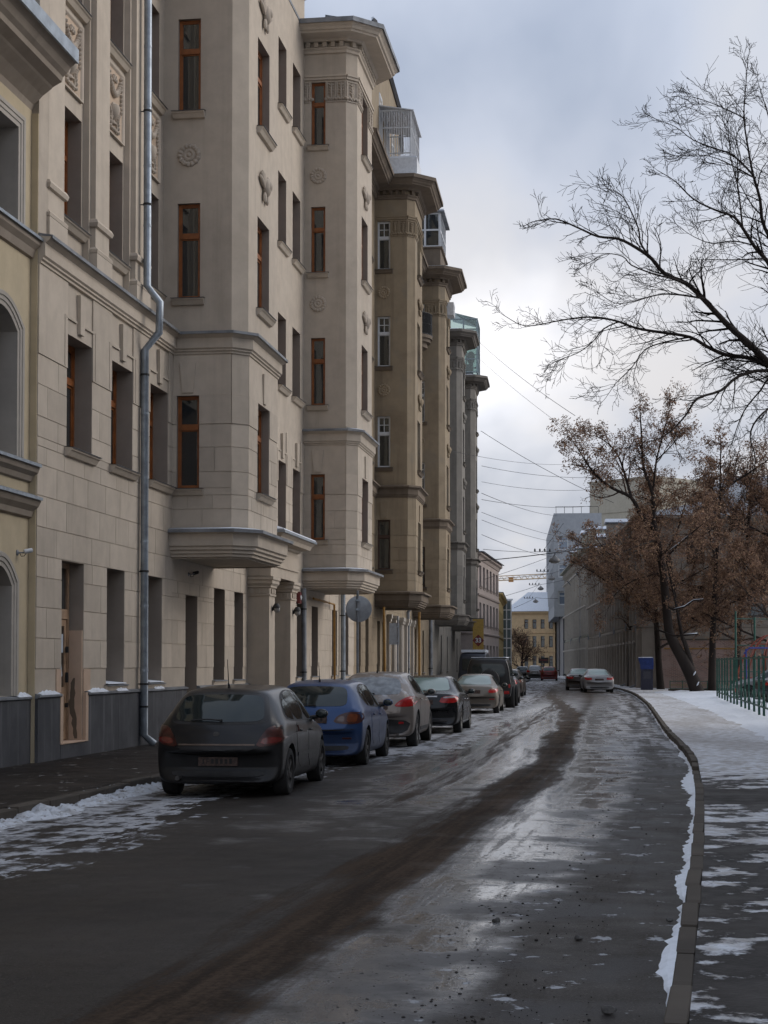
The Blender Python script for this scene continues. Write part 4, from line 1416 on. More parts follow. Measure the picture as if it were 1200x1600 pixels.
def finish_house1():
    r = house1
    X = (1, 0)
    # plinth with stone cap
    pl = MB(); cp = MB(); pj = MB()
    ops = [(1.13, 2.57), (9.5, 10.55), (15.75, 19.25)]
    edges = [0.0] + [x for o in ops for x in o] + [33.0]
    for i in range(0, len(edges) - 1, 2):
        p, q = edges[i], edges[i + 1]
        x = p
        while x < q - 0.05:
            e = min(q, x + 1.9)
            if q - e < 0.6: e = q
            s = link('plinth_slab', cached(('plslab',), lambda: (lambda m_: (m_.box(0, 1, -1, 0, 0, 1), m_.mesh('plinth_slab', M['plinth']))[1])(MB())), r,
                     (x + 0.002, -0.0, 0.10), 0, (e - x - 0.004, 0.05, 1.08))
            x = e
        cp.sweep([(p, 0), (q, 0)], [(0, 1.18), (0.05, 1.182), (0.085, 1.20), (0.085, 1.235), (0.0, 1.26)])
    cp.build('plinth_cap', M['sheet'], r)
    # low step below the unfinished door
    st = MB(); st.box(1.13, 2.57, -0.055, 0.0, 0.10, 0.37); st.build('door_step', M['plinth'], r)
    # raw pink render round the door
    raw = MB()
    raw.box(1.10, 1.245, -0.062, -0.001, 0.38, 1.24); raw.box(2.455, 2.60, -0.062, -0.001, 0.38, 1.24)
    raw.box(1.0, 1.245, -0.020, -0.001, 1.262, 1.66); raw.box(2.455, 2.83, -0.020, -0.001, 1.262, 1.66)
    raw.box(2.395, 2.449, 0.004, 0.36, 0.395, 2.35)
    raw.box(1.13, 2.57, -0.072, 0.36, 0.372, 0.392)
    raw.build('door_surround', M['b1_raw'], r)
    sc = MB()
    rnd = random.Random(4)
    pts = [(0.06 + 0.004 * i + rnd.uniform(-0.022, 0.022), 0.42 + 0.09 * i) for i in range(13)]
    for i in range(12):
        w0 = (0.0, 0.03, 0.01, 0.05, 0.03, 0.06, 0.04, 0.07, 0.03, 0.05, 0.02, 0.03, -0.02)[i]; w1 = (0.0, 0.03, 0.01, 0.05, 0.03, 0.06, 0.04, 0.07, 0.03, 0.05, 0.02, 0.03, -0.02)[i + 1]
        sc.quad((2.392, pts[i][0] + 0.03, pts[i][1]), (2.392, pts[i][0] + 0.03 + w0 + 0.05, pts[i][1]), (2.392, pts[i + 1][0] + 0.03 + w1 + 0.05, pts[i + 1][1]), (2.392, pts[i + 1][0] + 0.03, pts[i + 1][1]))
    sc.build('mortar_smear', M['b2_trim'], r)
    # glazed wooden door with fanlight
    d = MB()
    y0 = 0.24
    def bar(a, b, z0, z1, dy=0.0): d.box(a, b, y0 + dy, y0 + 0.06, z0, z1)
    bar(1.25, 1.34, 0.395, 3.54); bar(2.30, 2.395, 0.395, 3.54); bar(1.34, 2.30, 3.45, 3.54)
    bar(1.34, 2.30, 2.55, 2.72, -0.012)
    bar(1.36, 1.47, 0.41, 2.54, 0.01); bar(2.17, 2.28, 0.41, 2.54, 0.01); bar(1.47, 2.17, 2.42, 2.54, 0.01); bar(1.47, 2.17, 1.18, 1.34, 0.01); bar(1.47, 2.17, 0.41, 0.55, 0.01)
    d.box(1.47, 2.17, y0 + 0.03, y0 + 0.05, 0.55, 1.18)
    dm = simple('door_wood_pale', (0.36, 0.23, 0.14), 0.6, var=0.2, scale=6)
    door = d.build('door', dm, r)
    g = MB(); g.box(1.47, 2.17, y0 + 0.035, y0 + 0.045, 1.34, 2.42); g.box(1.34, 2.30, y0 + 0.035, y0 + 0.045, 2.72, 3.45)
    g.build('pane', M['pane'], door)
    h = MB(); h.box(2.20, 2.23, y0 - 0.05, y0 + 0.0, 1.42, 1.60); h.box(2.20, 2.24, y0 - 0.05, y0 - 0.0, 0.98, 1.06); h.box(2.20, 2.24, y0 - 0.05, y0 - 0.0, 1.95, 2.06)
    h.build('handle', M['iron'], door)
    pp = MB(); pp.box(1.75, 2.13, y0 + 0.02, y0 + 0.03, 1.95, 2.28)
    pp.add([(1.50, y0 + 0.026, 1.38), (1.9, y0 + 0.026, 1.38), (2.12, y0 + 0.026, 1.55), (2.06, y0 + 0.026, 1.75), (1.95, y0 + 0.026, 1.9), (1.7, y0 + 0.026, 1.86), (1.5, y0 + 0.026, 1.7)], [tuple(range(7))])
    pp.build('paper_notice', simple('paper', (0.5, 0.56, 0.62), 0.9, var=0.1), door)
    # plain doors below the bay and in the porch
    for (a, b, z0, z1, dep) in ((9.5, 10.55, 0.25, 3.28, 0.5), (16.75, 18.25, 0.2, 3.3, 0.45)):
        d2 = MB()
        d2.box(a, b, dep, dep + 0.05, z0, z1)
        k = 2 if b - a > 1.2 else 1
        for j in range(k):
            xa, xb = a + (b - a) * j / k + 0.08, a + (b - a) * (j + 1) / k - 0.08
            for (p, q) in ((z0 + 0.15, z0 + 1.0), (z0 + 1.15, z1 - 0.9), (z1 - 0.75, z1 - 0.12)):
                d2.box(xa, xb, dep - 0.02, dep - 0.0, p, q)
        dd = d2.build('door', simple('door_dark_brown', (0.055, 0.035, 0.025), 0.5, var=0.2), r)
        hh = MB(); hh.tube([(b - 0.1, dep - 0.02, z0 + 0.95), (b - 0.1, dep - 0.07, z0 + 1.0), (b - 0.1, dep - 0.07, z0 + 1.3), (b - 0.1, dep - 0.02, z0 + 1.35)], 0.012, 6)
        hh.build('handle', M['chrome'], dd)
    # pilasters between the upper windows on the left stretch
    for (a, b) in ((0.46, 1.28), (3.03, 3.85), (5.58, 6.44)):
        pm_ = MB()
        pm_.box(a, b, 0.0, 0.22, 8.93, 20.79)
        pm_.box(a - 0.10, a - 0.001, 0.10, 0.22, 8.93, 20.79); pm_.box(b + 0.001, b + 0.10, 0.10, 0.22, 8.93, 20.79)
        pm_.box(a - 0.05, b + 0.05, -0.05, 0.21, 8.931, 9.30)
        pm_.sweep([(a - 0.0, 0.2), (a - 0.0, 0), (b + 0.0, 0), (b + 0.0, 0.2)], [(0, 9.301), (0.05, 9.31), (0.06, 9.37), (0.02, 9.41), (0, 9.43)])
        pm_.sweep([(a, 0.2), (a, 0), (b, 0), (b, 0.2)], [(0, 9.78), (0.05, 9.80), (0.07, 9.87), (0.04, 9.93), (0, 9.95)])
        pm_.build('pilaster', M['b1'], r)
    # relief panels between the third and fourth floors
    rel = cached(('relief',), lambda: relief_mesh(M['b1_relief'], M['b1_panel'], 1.28, 1.40))
    for c in ((1.45, 2.85), (4.0, 5.4), (6.6, 8.0)):
        for z in (12.02, 16.02):
            link('relief_panel', rel, r, (c[0] + 0.06, 0.215, z), 0)
    # entrance porch
    po = MB()
    for (a, b) in ((15.75, 16.45), (18.55, 19.25)):
        po.box(a, b, -0.57, 0.0, 0.12, 3.52)
        pth = [(a, 0.0), (a, -0.57), (b, -0.57), (b, 0.0)]
        po.sweep(pth, [(0, 3.50), (0.03, 3.51), (0.03, 3.55), (0.01, 3.56), (0.01, 3.70), (0.05, 3.73), (0.05, 3.77), (0.10, 3.83), (0.10, 3.90), (0.13, 3.93), (0.13, 4.0), (0, 4.01)])
        po.box(a + 0.002, b - 0.002, -0.568, 0, 3.52, 4.02)
        for j in range(3):
            po.box(a + 0.14 + 0.17 * j, a + 0.24 + 0.17 * j, -0.62, -0.57, 3.57, 3.69)
            po.box(a - 0.045, a, -0.5 + 0.17 * j, -0.40 + 0.17 * j, 3.57, 3.69)
    pth = [(15.70, 0.0), (15.70, -0.62), (19.30, -0.62), (19.30, 0.0)]
    po.box(15.70, 19.30, -0.62, 0.0, 4.021, 4.86)
    po.sweep(pth, [(0, 4.28), (0.04, 4.29), (0.04, 4.34), (0, 4.35)])
    po.sweep(pth, [(0, 4.80), (0.06, 4.83), (0.08, 4.88), (0.30, 4.92), (0.34, 5.02), (0.42, 5.10), (0.42, 5.15), (0, 5.2)])
    pc = po.build('porch', M['b1'], r)
    cv = MB(); cv.sweep(pth, [(0, 5.203), (0.45, 5.153), (0.45, 5.11), (0.465, 5.11), (0.465, 5.17), (0, 5.30)])
    cv.build('porch_cover', M['zinc'], pc)
    sn = MB(); sn.sweep(pth, [(0.0, 5.302), (0.30, 5.235), (0.44, 5.185), (0.43, 5.215), (0.2, 5.30), (0.0, 5.36)])
    sn.build('porch_snow', M['snow_clean'], pc)
    stp = MB(); stp.box(16.45, 18.55, -0.55, 0.3, 0.1, 0.2); stp.build('porch_step', M['kerb'], r)
    # snow on the plinth cap and ledges
    s = MB()
    rnd = random.Random(9)
    for (p, q) in ((0.1, 1.02), (2.66, 3.75), (4.3, 5.0), (6.9, 7.6)):
        n = 14
        prev = None
        for i in range(n + 1):
            u = p + (q - p) * i / n
            hgt = 0.045 * math.sin(math.pi * i / n) ** 0.5 * (0.5 + rnd.random())
            row = [(u, 0.0, 1.262), (u, -0.02, 1.262 + hgt), (u, -0.07, 1.25 + hgt * 0.7), (u, -0.086, 1.236)]
            if prev:
                for k in range(3): s.quad(prev[k], row[k], row[k + 1], prev[k + 1])
            prev = row
    for (a, b) in ((3.78, 4.94), (6.55, 7.6)):
        s.add([(a, -0.06, 1.375), (b, -0.06, 1.375), (b, 0.40, 1.43), (a, 0.40, 1.40), (a, -0.05, 1.385), (b, -0.05, 1.39)], [(0, 1, 5, 4), (4, 5, 2, 3)])
    for bp in (bay_path(8.38), bay_path(23.41)):
        s.sweep(bp[:5], [(0.04, 4.658), (0.30, 4.622), (0.30, 4.630), (0.16, 4.655), (0.04, 4.675)])
    s.sweep(bay_path(23.41)[1:5], [(0.02, 8.918), (0.20, 8.882), (0.20, 8.89), (0.1, 8.92), (0.02, 8.94)])
    tag(s.build('snow_dusting', M['snow_clean'], r, smooth='all'), kind='stuff')
    # mansard roof and parapet pieces behind the cornice
    ro = MB()
    ro.add([(0.2, 0.35, 21.2), (32.8, 0.35, 21.2), (32.8, 2.2, 24.2), (0.2, 2.2, 24.2), (32.8, 11, 24.6), (0.2, 11, 24.6), (0.2, 11.4, 21.2), (32.8, 11.4, 21.2)],
           [(0, 1, 2, 3), (3, 2, 4, 5), (0, 3, 5, 6), (1, 7, 4, 2)])
    rf = ro.build('roof', M['sheet'], r)
    ch = MB(); ch.box(25.6, 26.6, 1.6, 2.6, 21.6, 24.0); ch.box(25.5, 26.7, 1.5, 2.7, 24.0, 24.15)
    ch.build('chimney', M['b2'], rf)
    an = MB(); an.tube([(26.9, -0.3, 21.3), (26.9, -0.3, 22.9)], 0.02, 5); an.tube([(26.9, -0.3, 22.1), (26.6, 0.3, 21.6)], 0.012, 5)
    an.build('aerial', M['iron'], rf)


finish_house1()

# house 2: brownish, weathered, bays 3 and 4
B2 = dict(name='tan_house', label='weathered tan house with white window frames, its two bays streaked brown', x=-1.11, y=60.1, slope=0.115, len=31.0, bays=[6.55, 22.05],
          wall=M['b2'], trim=M['b2_trim'], relief=M['b2'], frame=M['white_f'], style='white', gframe=M['brown_f'],
          cols=[(1.0, 2.3), (3.6, 4.9), (11.2, 12.5), (13.9, 15.2), (16.6, 17.9), (19.6, 20.9), (27.2, 28.5)],
          ground=[(1.0, 2.0, 1.3, 3.5, 0.4, 'window'), (3.4, 4.4, 1.3, 3.5, 0.4, 'window'), (7.2, 8.2, 1.3, 3.5, 0.4, 'window'), (9.0, 9.9, 1.3, 3.5, 0.4, 'window'), (11.2, 12.2, 1.3, 3.5, 0.4, 'window'), (13.8, 15.4, 0.2, 3.4, 0.4, 'window'),
                  (16.8, 17.8, 1.3, 3.5, 0.4, 'window'), (19.6, 20.6, 1.3, 3.5, 0.4, 'window'), (23, 24, 1.3, 3.5, 0.4, 'window'), (27.2, 28.2, 1.3, 3.5, 0.4, 'window')],
          pil=None, blocks=[99], bay_blocks=[0, 1], rows=ROWS1, side_win=[(0.10, 0.62), (0.10, 0.62)], ornament=2, cap=M['dark_sheet'], old_win=True, gap=0.03,  capm=M['b2_trim'], seed=5)
house2 = bay_house(B2)
# house 3: grey
B3 = dict(name='grey_house', label='grey stone-faced house with two plain grey bays, farthest of the bay houses', x=2.30, y=91.0, slope=0.105, len=32.0, bays=[6.4, 21.9],
          wall=M['b3'], trim=M['b3_trim'], relief=M['b3'], frame=M['brown_f'], style='brown', gframe=M['brown_f'],
          cols=[(1.0, 2.3), (3.6, 4.9), (11.2, 12.5), (13.9, 15.2), (16.6, 17.9), (19.6, 20.9), (27.2, 28.5)],
          ground=[(1.0, 2.0, 1.3, 3.5, 0.4, 'window'), (3.4, 4.4, 1.3, 3.5, 0.4, 'window'), (11.2, 12.2, 1.3, 3.5, 0.4, 'window'), (16.8, 17.8, 1.3, 3.5, 0.4, 'window'), (27.2, 28.2, 1.3, 3.5, 0.4, 'window')],
          pil=None, blocks=[99], bay_blocks=[0, 1], rows=ROWS1, side_win=[(0.10, 0.62), (0.10, 0.62)], ornament=2, cap=M['dark_sheet'], capm=M['b3_trim'], seed=6, gap=0.035)
house3 = bay_house(B3)

# ------------------------------------------------------------------ yellow house at the left edge
def yellow_house():
    a = math.atan(0.142)
    rz = math.pi / 2 - a
    inw = Vector((-math.cos(a), math.sin(a), 0))
    root = thing('yellow_house', 'yellow house at the left edge with arched windows and heavy grey cornice', 'building', Vector((-5.74, 27.4, 0)) + inw * 0.12, rz)
    X = (1, 0)
    ops = []
    for xc in (-1.40, -4.6, -7.8, -11.0, -14.2):
        ops += [(xc - 0.72, xc + 0.72, 5.10, 7.42), (xc - 0.70, xc + 0.70, 8.85, 10.46), (xc - 0.55, xc + 0.55, 1.24, 3.30)]
    w = MB()
    wall_panel(w, (-18, 0), X, 17.996, 0.1, 11.6, [(o[0] + 18, o[1] + 18, o[2], o[3]) for o in ops], 0.42, 0, 1)
    w.box(-18, -0.3, 10, 10.3, 0.1, 11.6); w.box(-18.2, -18, 0, 10.3, 0.1, 11.6); w.box(-0.3, -0.01, 0.45, 10.3, 0.1, 11.6)
    w.box(-0.03, -0.004, -0.118, -0.002, 0.1, 10.9)
    # arched heads (spandrels)
    for o in ops:
        if o[2] in (8.85,): continue
        u0, u1, zt = o[0], o[1], o[3]
        rise = 0.30
        n = 12
        prev = None
        for i in range(n + 1):
            t = i / n
            u = u0 + (u1 - u0) * t
            z = zt - rise * (2 * t - 1) ** 2
            if prev:
                w.quad((prev[0], -0.0, prev[1]), (u, -0.0, z), (u, -0.0, zt), (prev[0], -0.0, zt), 0)
                w.quad((prev[0], 0, prev[1]), (prev[0], 0.40, prev[1]), (u, 0.40, z), (u, 0, z), 1)
            prev = (u, z)
    w.build('wall', [M['yellow'], M['casing']], root)
    # casings
    cs = MB()
    for o in ops:
        u0, u1, za, zt = o
        if za == 8.85: path = [(u0, za), (u0, zt), (u1, zt), (u1, za)]
        else:
            path = [(u0, za)] + [(u0 + (u1 - u0) * t, zt - 0.30 * (2 * t - 1) ** 2) for t in [i / 10 for i in range(11)]] + [(u1, za)]
        path = path[::-1]
        pl = lambda p, q, z: (p, -z, q)
        cs = MB(); cs.sweep(path, [(0, 0), (0, 0.03), (0.07, 0.035), (0.075, 0.05), (0.14, 0.055), (0.145, 0.07), (0.21, 0.075), (0.225, 0.05), (0.23, 0.0)], plane=pl); cs.build('window_casing', M['casing'], root)
        window(root, (0, 0), X, u0 + 0.003, u1 - 0.003, za, zt - (0.0 if za == 8.85 else 0.02), 0.36, 'plain', M['brown_f'], pm=M['pane_dark'], sill=False)
    pth = [(-18, 0), (-0.002, 0)]
    lg = MB(); lg.sweep(pth, [(0, 4.74), (0.05, 4.76), (0.08, 4.84), (0.15, 4.90), (0.18, 4.98), (0.18, 5.02), (0, 5.06)]); lg.build('ledge', M['cornice'], root)
    lg = MB(); lg.sweep(pth, [(0, 4.14), (0.06, 4.17), (0.08, 4.26), (0.16, 4.34), (0.20, 4.42), (0.20, 4.47), (0, 4.52)]); lg.build('ledge', M['cornice'], root)
    lg = MB(); lg.sweep(pth, [(0, 8.46), (0.05, 8.48), (0.09, 8.60), (0.16, 8.68), (0.18, 8.78), (0, 8.82)]); lg.build('ledge', M['cornice'], root)
    lg = MB(); lg.sweep(pth, [(0, 10.95), (0.03, 11.05), (0.18, 11.20), (0.33, 11.31), (0.36, 11.34), (0.51, 11.42), (0.53, 11.50), (0.60, 11.56), (0.66, 11.65), (0.75, 11.72), (0.75, 11.76), (0, 12.0)])
    lg.build('cornice', M['cornice'], root)
    cp = MB()
    cp.sweep(pth, [(0, 5.064), (0.20, 5.024), (0.20, 4.99), (0.215, 4.99), (0.215, 5.04), (0, 5.10)])
    cp.sweep(pth, [(0, 4.523), (0.22, 4.474), (0.22, 4.44), (0.235, 4.44), (0.235, 4.49), (0, 4.57)])
    cp.sweep(pth, [(0, 8.822), (0.20, 8.785), (0.20, 8.75), (0.215, 8.75), (0.215, 8.80), (0, 8.85)])
    cp.sweep(pth, [(0, 12.003), (0.76, 11.765), (0.76, 11.71), (0.80, 11.71), (0.80, 11.94), (0, 12.25)])
    cp.build('ledge_cover', M['zinc'], root)
    pl = MB(); pl.box(-18, -0.0, -0.06, 0.0, 0.1, 1.16)
    pl.build('plinth', M['plinth'], root)
    c2 = MB(); c2.sweep(pth, [(0, 1.162), (0.06, 1.164), (0.09, 1.18), (0.09, 1.21), (0, 1.235)])
    c2.build('plinth_cap', M['sheet'], root)
    s = MB(); rnd = random.Random(2); prev = None
    for i in range(15):
        u = -0.62 + 0.6 * i / 14
        hgt = 0.05 * math.sin(math.pi * i / 14) ** 0.5 * (0.5 + rnd.random())
        row = [(u, 0.0, 1.237), (u, -0.03, 1.237 + hgt), (u, -0.085, 1.214)]
        if prev:
            for k in range(2): s.quad(prev[k], row[k], row[k + 1], prev[k + 1])
        prev = row
    tag(s.build('snow_dusting', M['snow_clean'], root, smooth='all'), kind='stuff')
    r = MB(); r.add([(-18, 0, 12.0), (-0.01, 0, 12.0), (-0.01, 10.3, 14.0), (-18, 10.3, 14.0)], [(0, 1, 2, 3)])
    r.build('roof', M['sheet'], root)


yellow_house()


# ------------------------------------------------------------------ roof-top balconies and attics of the bay houses (parts of the houses)
def top_extras():
    # white barred loggia above bay 3
    r = house2
    b = 6.55
    z0 = 21.46
    g = MB()
    x0, x1, y0, y1 = b + 0.05, b + 3.4, -1.45, -0.1
    zc0, zc1 = z0 + 0.55, z0 + 2.65
    def post(x, y, a, c, t=0.03): g.box(x - t, x + t, y - t, y + t, a, c)
    for x in (x0, (x0 + x1) / 2, x1):
        for y in (y0, y1): post(x, y, z0, zc1)
    for z in (zc0, zc1 - 0.7, zc1):
        g.box(x0, x1, y0 - 0.02, y0 + 0.02, z - 0.02, z + 0.02)
        for x in (x0, x1): g.box(x - 0.02, x + 0.02, y0, y1, z - 0.02, z + 0.02)
    for k in range(15):
        y = y0 + (y1 - y0) * k / 14
        for x in (x0, x1): g.box(x - 0.011, x + 0.011, y - 0.011, y + 0.011, zc0, zc1)
    for k in range(20):
        x = x0 + (x1 - x0) * k / 19
        g.box(x - 0.011, x + 0.011, y0 - 0.011, y0 + 0.011, zc0, zc1)
    for za, zb in ((zc0, zc0 + 0.7), (zc1 - 0.7, zc1)):
        for k in range(6):
            ya = y0 + (y1 - y0) * k / 6; yb = y0 + (y1 - y0) * (k + 1) / 6; ym = (ya + yb) / 2; zm = (za + zb) / 2
            g.tube([(x0 - 0.012, ya, zm), (x0 - 0.012, ym, zb), (x0 - 0.012, yb, zm), (x0 - 0.012, ym, za), (x0 - 0.012, ya, zm)], 0.010, 4)
    lo = g.build('barred_balcony', M['steel_w'], r)
    rf = MB()
    rf.add([(x0 - 0.1, y0 - 0.12, zc1 - 0.05), (x1 + 0.1, y0 - 0.12, zc1 - 0.05), (x1 + 0.1, y1 + 0.3, zc1 + 0.25), (x0 - 0.1, y1 + 0.3, zc1 + 0.25),
            (x0 - 0.1, y0 - 0.12, zc1 - 0.01), (x1 + 0.1, y0 - 0.12, zc1 - 0.01), (x1 + 0.1, y1 + 0.3, zc1 + 0.29), (x0 - 0.1, y1 + 0.3, zc1 + 0.29)],
           [(0, 3, 2, 1), (4, 5, 6, 7), (0, 1, 5, 4), (1, 2, 6, 5), (2, 3, 7, 6), (3, 0, 4, 7)])
    rf.build('balcony_roof', simple('sheet_translucent', (0.55, 0.56, 0.58), 0.6), lo)
    bx = MB(); bx.box(x0 - 0.35, x0 + 1.5, y0 + 0.02 - 0.3, y0 + 0.85, z0 - 0.05, z0 + 0.62)
    bx.build('metal_chest', M['steel_w'], lo)
    s = MB(); s.box(x0 - 0.33, x0 + 1.48, y0 - 0.26, y0 + 0.82, z0 + 0.622, z0 + 0.68)
    s.build('chest_snow', M['snow_clean'], lo)
    pots = MB()
    for k in range(3): pots.lathe([(0.12, z0 + 0.6), (0.16, z0 + 0.95), (0.17, z0 + 0.97)], Matrix.Translation((x0 + 0.8 + 0.5 * k, -0.7, 0)), 10)
    pots.build('plant_pot', simple('terracotta', (0.3, 0.09, 0.05), 0.8), lo)
    # attic storey between bays 3 and 4
    at_ = MB()
    A = [(4.0, 21.28), (14.8, 21.28), (14.8, 24.9), (14.0, 26.6), (4.6, 27.0), (4.0, 26.2)]
    at_.add([(x, -0.15, z) for x, z in A] + [(x, 8, z) for x, z in A], [(0, 1, 2, 3, 4, 5), (0, 5, 11, 6), (1, 7, 8, 2), (2, 8, 9, 3), (3, 9, 10, 4), (4, 10, 11, 5)])
    att = at_.build('attic_storey', M['b2'], r)
    for u in (6.6, 9.0, 11.2):
        window(r, (0, -0.15), (1, 0), u, u + 1.0, 22.9, 24.9, -0.03, 'white', M['white_f'], sill_m=M['b2_trim'], sill=False)
    ed = MB()
    ed.tube([(4.0, -0.2, 26.2), (4.6, -0.2, 27.05), (14.0, -0.2, 26.65), (14.85, -0.2, 24.9)], 0.12, 4)
    ed.build('attic_edge', M['dark_sheet'], att)
    es = MB(); es.tube([(4.6, -0.15, 27.15), (9, -0.15, 26.97), (14.0, -0.15, 26.75), (14.8, -0.15, 25.1)], 0.07, 5)
    es.build('attic_snow', M['snow_clean'], att)

    # glazed balconies
    def glazed(root, b, zb, zt, base, mat_f, pm, nx, ny, sub=1, roof='lean', snow=True, xin=0.1, lng=3.4, out=1.35):
        x0, x1, y0, y1 = b + xin, b + lng, -out, 0.1
        if base > 0.1:
            m_ = MB(); m_.box(x0 - 0.12, x1 + 0.12, y0 - 0.05, y1, zb - base, zb)
            m_.box(x0 - 0.2, x1 + 0.2, y0 - 0.15, y1, zb + 0.001, zb + 0.07)
            m_.build('balcony_parapet', M['b2_trim'], root)
        f = MB(); t = 0.05
        zb2 = zb + 0.08
        def vb(x, y): f.box(x - t, x + t, y - t, y + t, zb2, zt)
        for i in range(nx + 1):
            vb(x0 + (x1 - x0) * i / nx, y0)
        for j in range(1, ny + 1):
            for x in (x0, x1): vb(x, y0 + (y1 - y0) * j / ny)
        zr = [zb2 + 0.04] + [zb2 + (zt - zb2) * k / (sub + 1) for k in range(1, sub + 1)] + [zt - 0.04]
        for z in zr:
            f.box(x0, x1, y0 - t + 0.002, y0 + t - 0.002, z - 0.04, z + 0.04)
            for x in (x0, x1): f.box(x - t + 0.002, x + t - 0.002, y0, y1, z - 0.04, z + 0.04)
        fr = f.build('glazed_balcony', mat_f, root)
        p = MB()
        p.box(x0, x1, y0 - 0.008, y0 + 0.008, zb2, zt); p.box(x0 - 0.008, x0 + 0.008, y0, y1, zb2, zt); p.box(x1 - 0.008, x1 + 0.008, y0, y1, zb2, zt)
        if roof == 'glass':
            p.add([(x0, y0, zt), (x1, y0, zt), (x1, y1, zt + 0.5), (x0, y1, zt + 0.5)], [(0, 1, 2, 3)])
            p.add([(x0, y0, zt), (x0, y1, zt), (x0, y1, zt + 0.5)], [(0, 1, 2)])
        p.build('pane', pm, fr)
        if roof == 'lean':
            q = MB()
            q.box(x0 - 0.15, x1 + 0.15, y0 - 0.25, y1, zt + 0.001, zt + 0.08)
            q.build('balcony_roof', M['sheet'], fr)
            if snow:
                s = MB(); s.box(x0 - 0.12, x1 + 0.12, y0 - 0.22, y1, zt + 0.081, zt + 0.16)
                s.build('balcony_snow', M['snow_clean'], fr)
        return fr
    glazed(house2, 22.05, 22.35, 24.15, 1.05, M['white_f'], M['pane'], 4, 2, 1)
    gg = glass_mat('conservatory_glass', (0.80, 0.92, 0.90), 0.04, (0.10, 0.14, 0.135), 0.72)
    glazed(house3, 21.9, 21.5, 25.3, 0.0, simple('frame_bluegreen', (0.25, 0.31, 0.32), 0.5), gg, 4, 2, 3, roof='glass', lng=3.6, out=1.75, xin=0.15)
    gi = MB(); gi.box(22.3, 24.8, -1.2, -0.9, 21.45, 22.2); gi.ball((22.6, -1.3, 22.7), (0.3, 0.3, 0.45), 10, 7); gi.tube([(22.6, -1.3, 22.3), (22.6, -1.3, 21.4)], 0.16, 8)
    gi.build('conservatory_planter', M['iron'], house3)

    # small round balcony beside bay 4, black iron
    bal = MB()
    c = Vector((20.25, 0.0)); rr = 1.15
    n = 18
    ring = [(c.x - rr * math.cos(math.pi * i / n), -rr * math.sin(math.pi * i / n)) for i in range(n + 1)]
    for k, (sc, za, zb) in enumerate(((1.0, 17.42, 17.58), (0.92, 17.25, 17.419), (0.78, 17.0, 17.249), (0.5, 16.75, 16.999))):
        vs = [(c.x + (p[0] - c.x) * sc, p[1] * sc, za) for p in ring] + [(c.x + (p[0] - c.x) * sc, p[1] * sc, zb) for p in ring]
        m_ = n + 1
        bal.add(vs, [tuple(range(m_)), tuple(m_ + i for i in reversed(range(m_)))] + [(i, i + 1, m_ + i + 1, m_ + i) for i in range(n)])
    bb = bal.build('round_balcony', M['b2_trim'], house2)
    ra = MB()
    rp = [(p[0] * 0.97 + c.x * 0.03, p[1] * 0.97) for p in ring]
    for z in (17.62, 18.1, 18.62): ra.tube([(x, y, z) for x, y in rp], 0.025, 5)
    for i in range(len(rp) - 1):
        for t in (0.0, 0.33, 0.66):
            x = rp[i][0] * (1 - t) + rp[i + 1][0] * t; y = rp[i][1] * (1 - t) + rp[i + 1][1] * t
            ra.box(x - 0.022, x + 0.022, y - 0.022, y + 0.022, 17.6, 18.62)
    ra.build('railing', M['iron'], bb)
    s = MB()
    s.add([(c.x + (p[0] - c.x) * 1.02, p[1] * 1.02, 17.60) for p in ring], [tuple(range(n + 1))]); s.build('balcony_snow', M['snow_clean'], bb)
    # air-conditioner box on the front of bay 4
    ac = MB(); ac.box(23.0, 23.9, -1.98, -1.63, 19.2, 19.85)
    for k in range(6): ac.box(23.05, 23.85, -1.99, -1.981, 19.26 + 0.09 * k, 19.31 + 0.09 * k)
    ac.build('air_conditioner', M['steel_w'], house2)
    for rt, bs in ((house2, (6.55, 22.05)), (house3, (6.4, 21.9))):
        s = MB()
        for b in bs:
            s.sweep(bay_path(b)[:5], [(0.1, 21.43), (0.80, 21.285), (0.82, 21.30), (0.5, 21.365), (0.1, 21.46)])
        tag(s.build('snow_dusting', M['snow_clean'], rt, smooth='all'), kind='stuff')
    s = MB(); s.sweep(bay_path(23.41)[:5], [(0.1, 21.43), (0.70, 21.31), (0.72, 21.32), (0.4, 21.385), (0.1, 21.46)])
    tag(s.build('roof_snow', M['snow_clean'], house1, smooth='all'), kind='stuff')
    # roofs for houses 2 and 3
    for rt, L_ in ((house2, 31.0), (house3, 32.0)):
        ro = MB()
        ro.add([(0.2, 0.9, 21.3), (L_ - 0.2, 0.9, 21.3), (L_ - 0.2, 3.5, 23.2), (0.2, 3.5, 23.2), (L_ - 0.2, 11, 23.6), (0.2, 11, 23.6), (0.2, 11.4, 21.3), (L_ - 0.2, 11.4, 21.3)],
               [(0, 1, 2, 3), (3, 2, 4, 5), (0, 3, 5, 6), (1, 7, 4, 2)])
        ro.build('roof', M['sheet'], rt)


top_extras()
for u in (10.75, 12.75, 13.35, 15.75, 16.35, 18.15, 19.1, 21.2):
    m_ = MB(); m_.box(u - 0.16, u + 0.16, -0.14, 0.0, 0.1, 3.55); m_.box(u - 0.2, u + 0.2, -0.2, 0.0, 3.551, 3.68); m_.box(u - 0.22, u + 0.22, -0.24, 0.0, 3.681, 3.85); m_.build('pilaster', M['casing'], house2)


# ------------------------------------------------------------------ pipes, lamps and cameras on the fronts
def fr1(u, d, z):
    """point in front of the beige house: u along the facade, d out from the wall"""
    return house1_M @ Vector((u, -d, z))


bpy.context.view_layer.update()
house1_M = house1.matrix_world.copy()
house2_M = house2.matrix_world.copy()
house3_M = house3.matrix_world.copy()


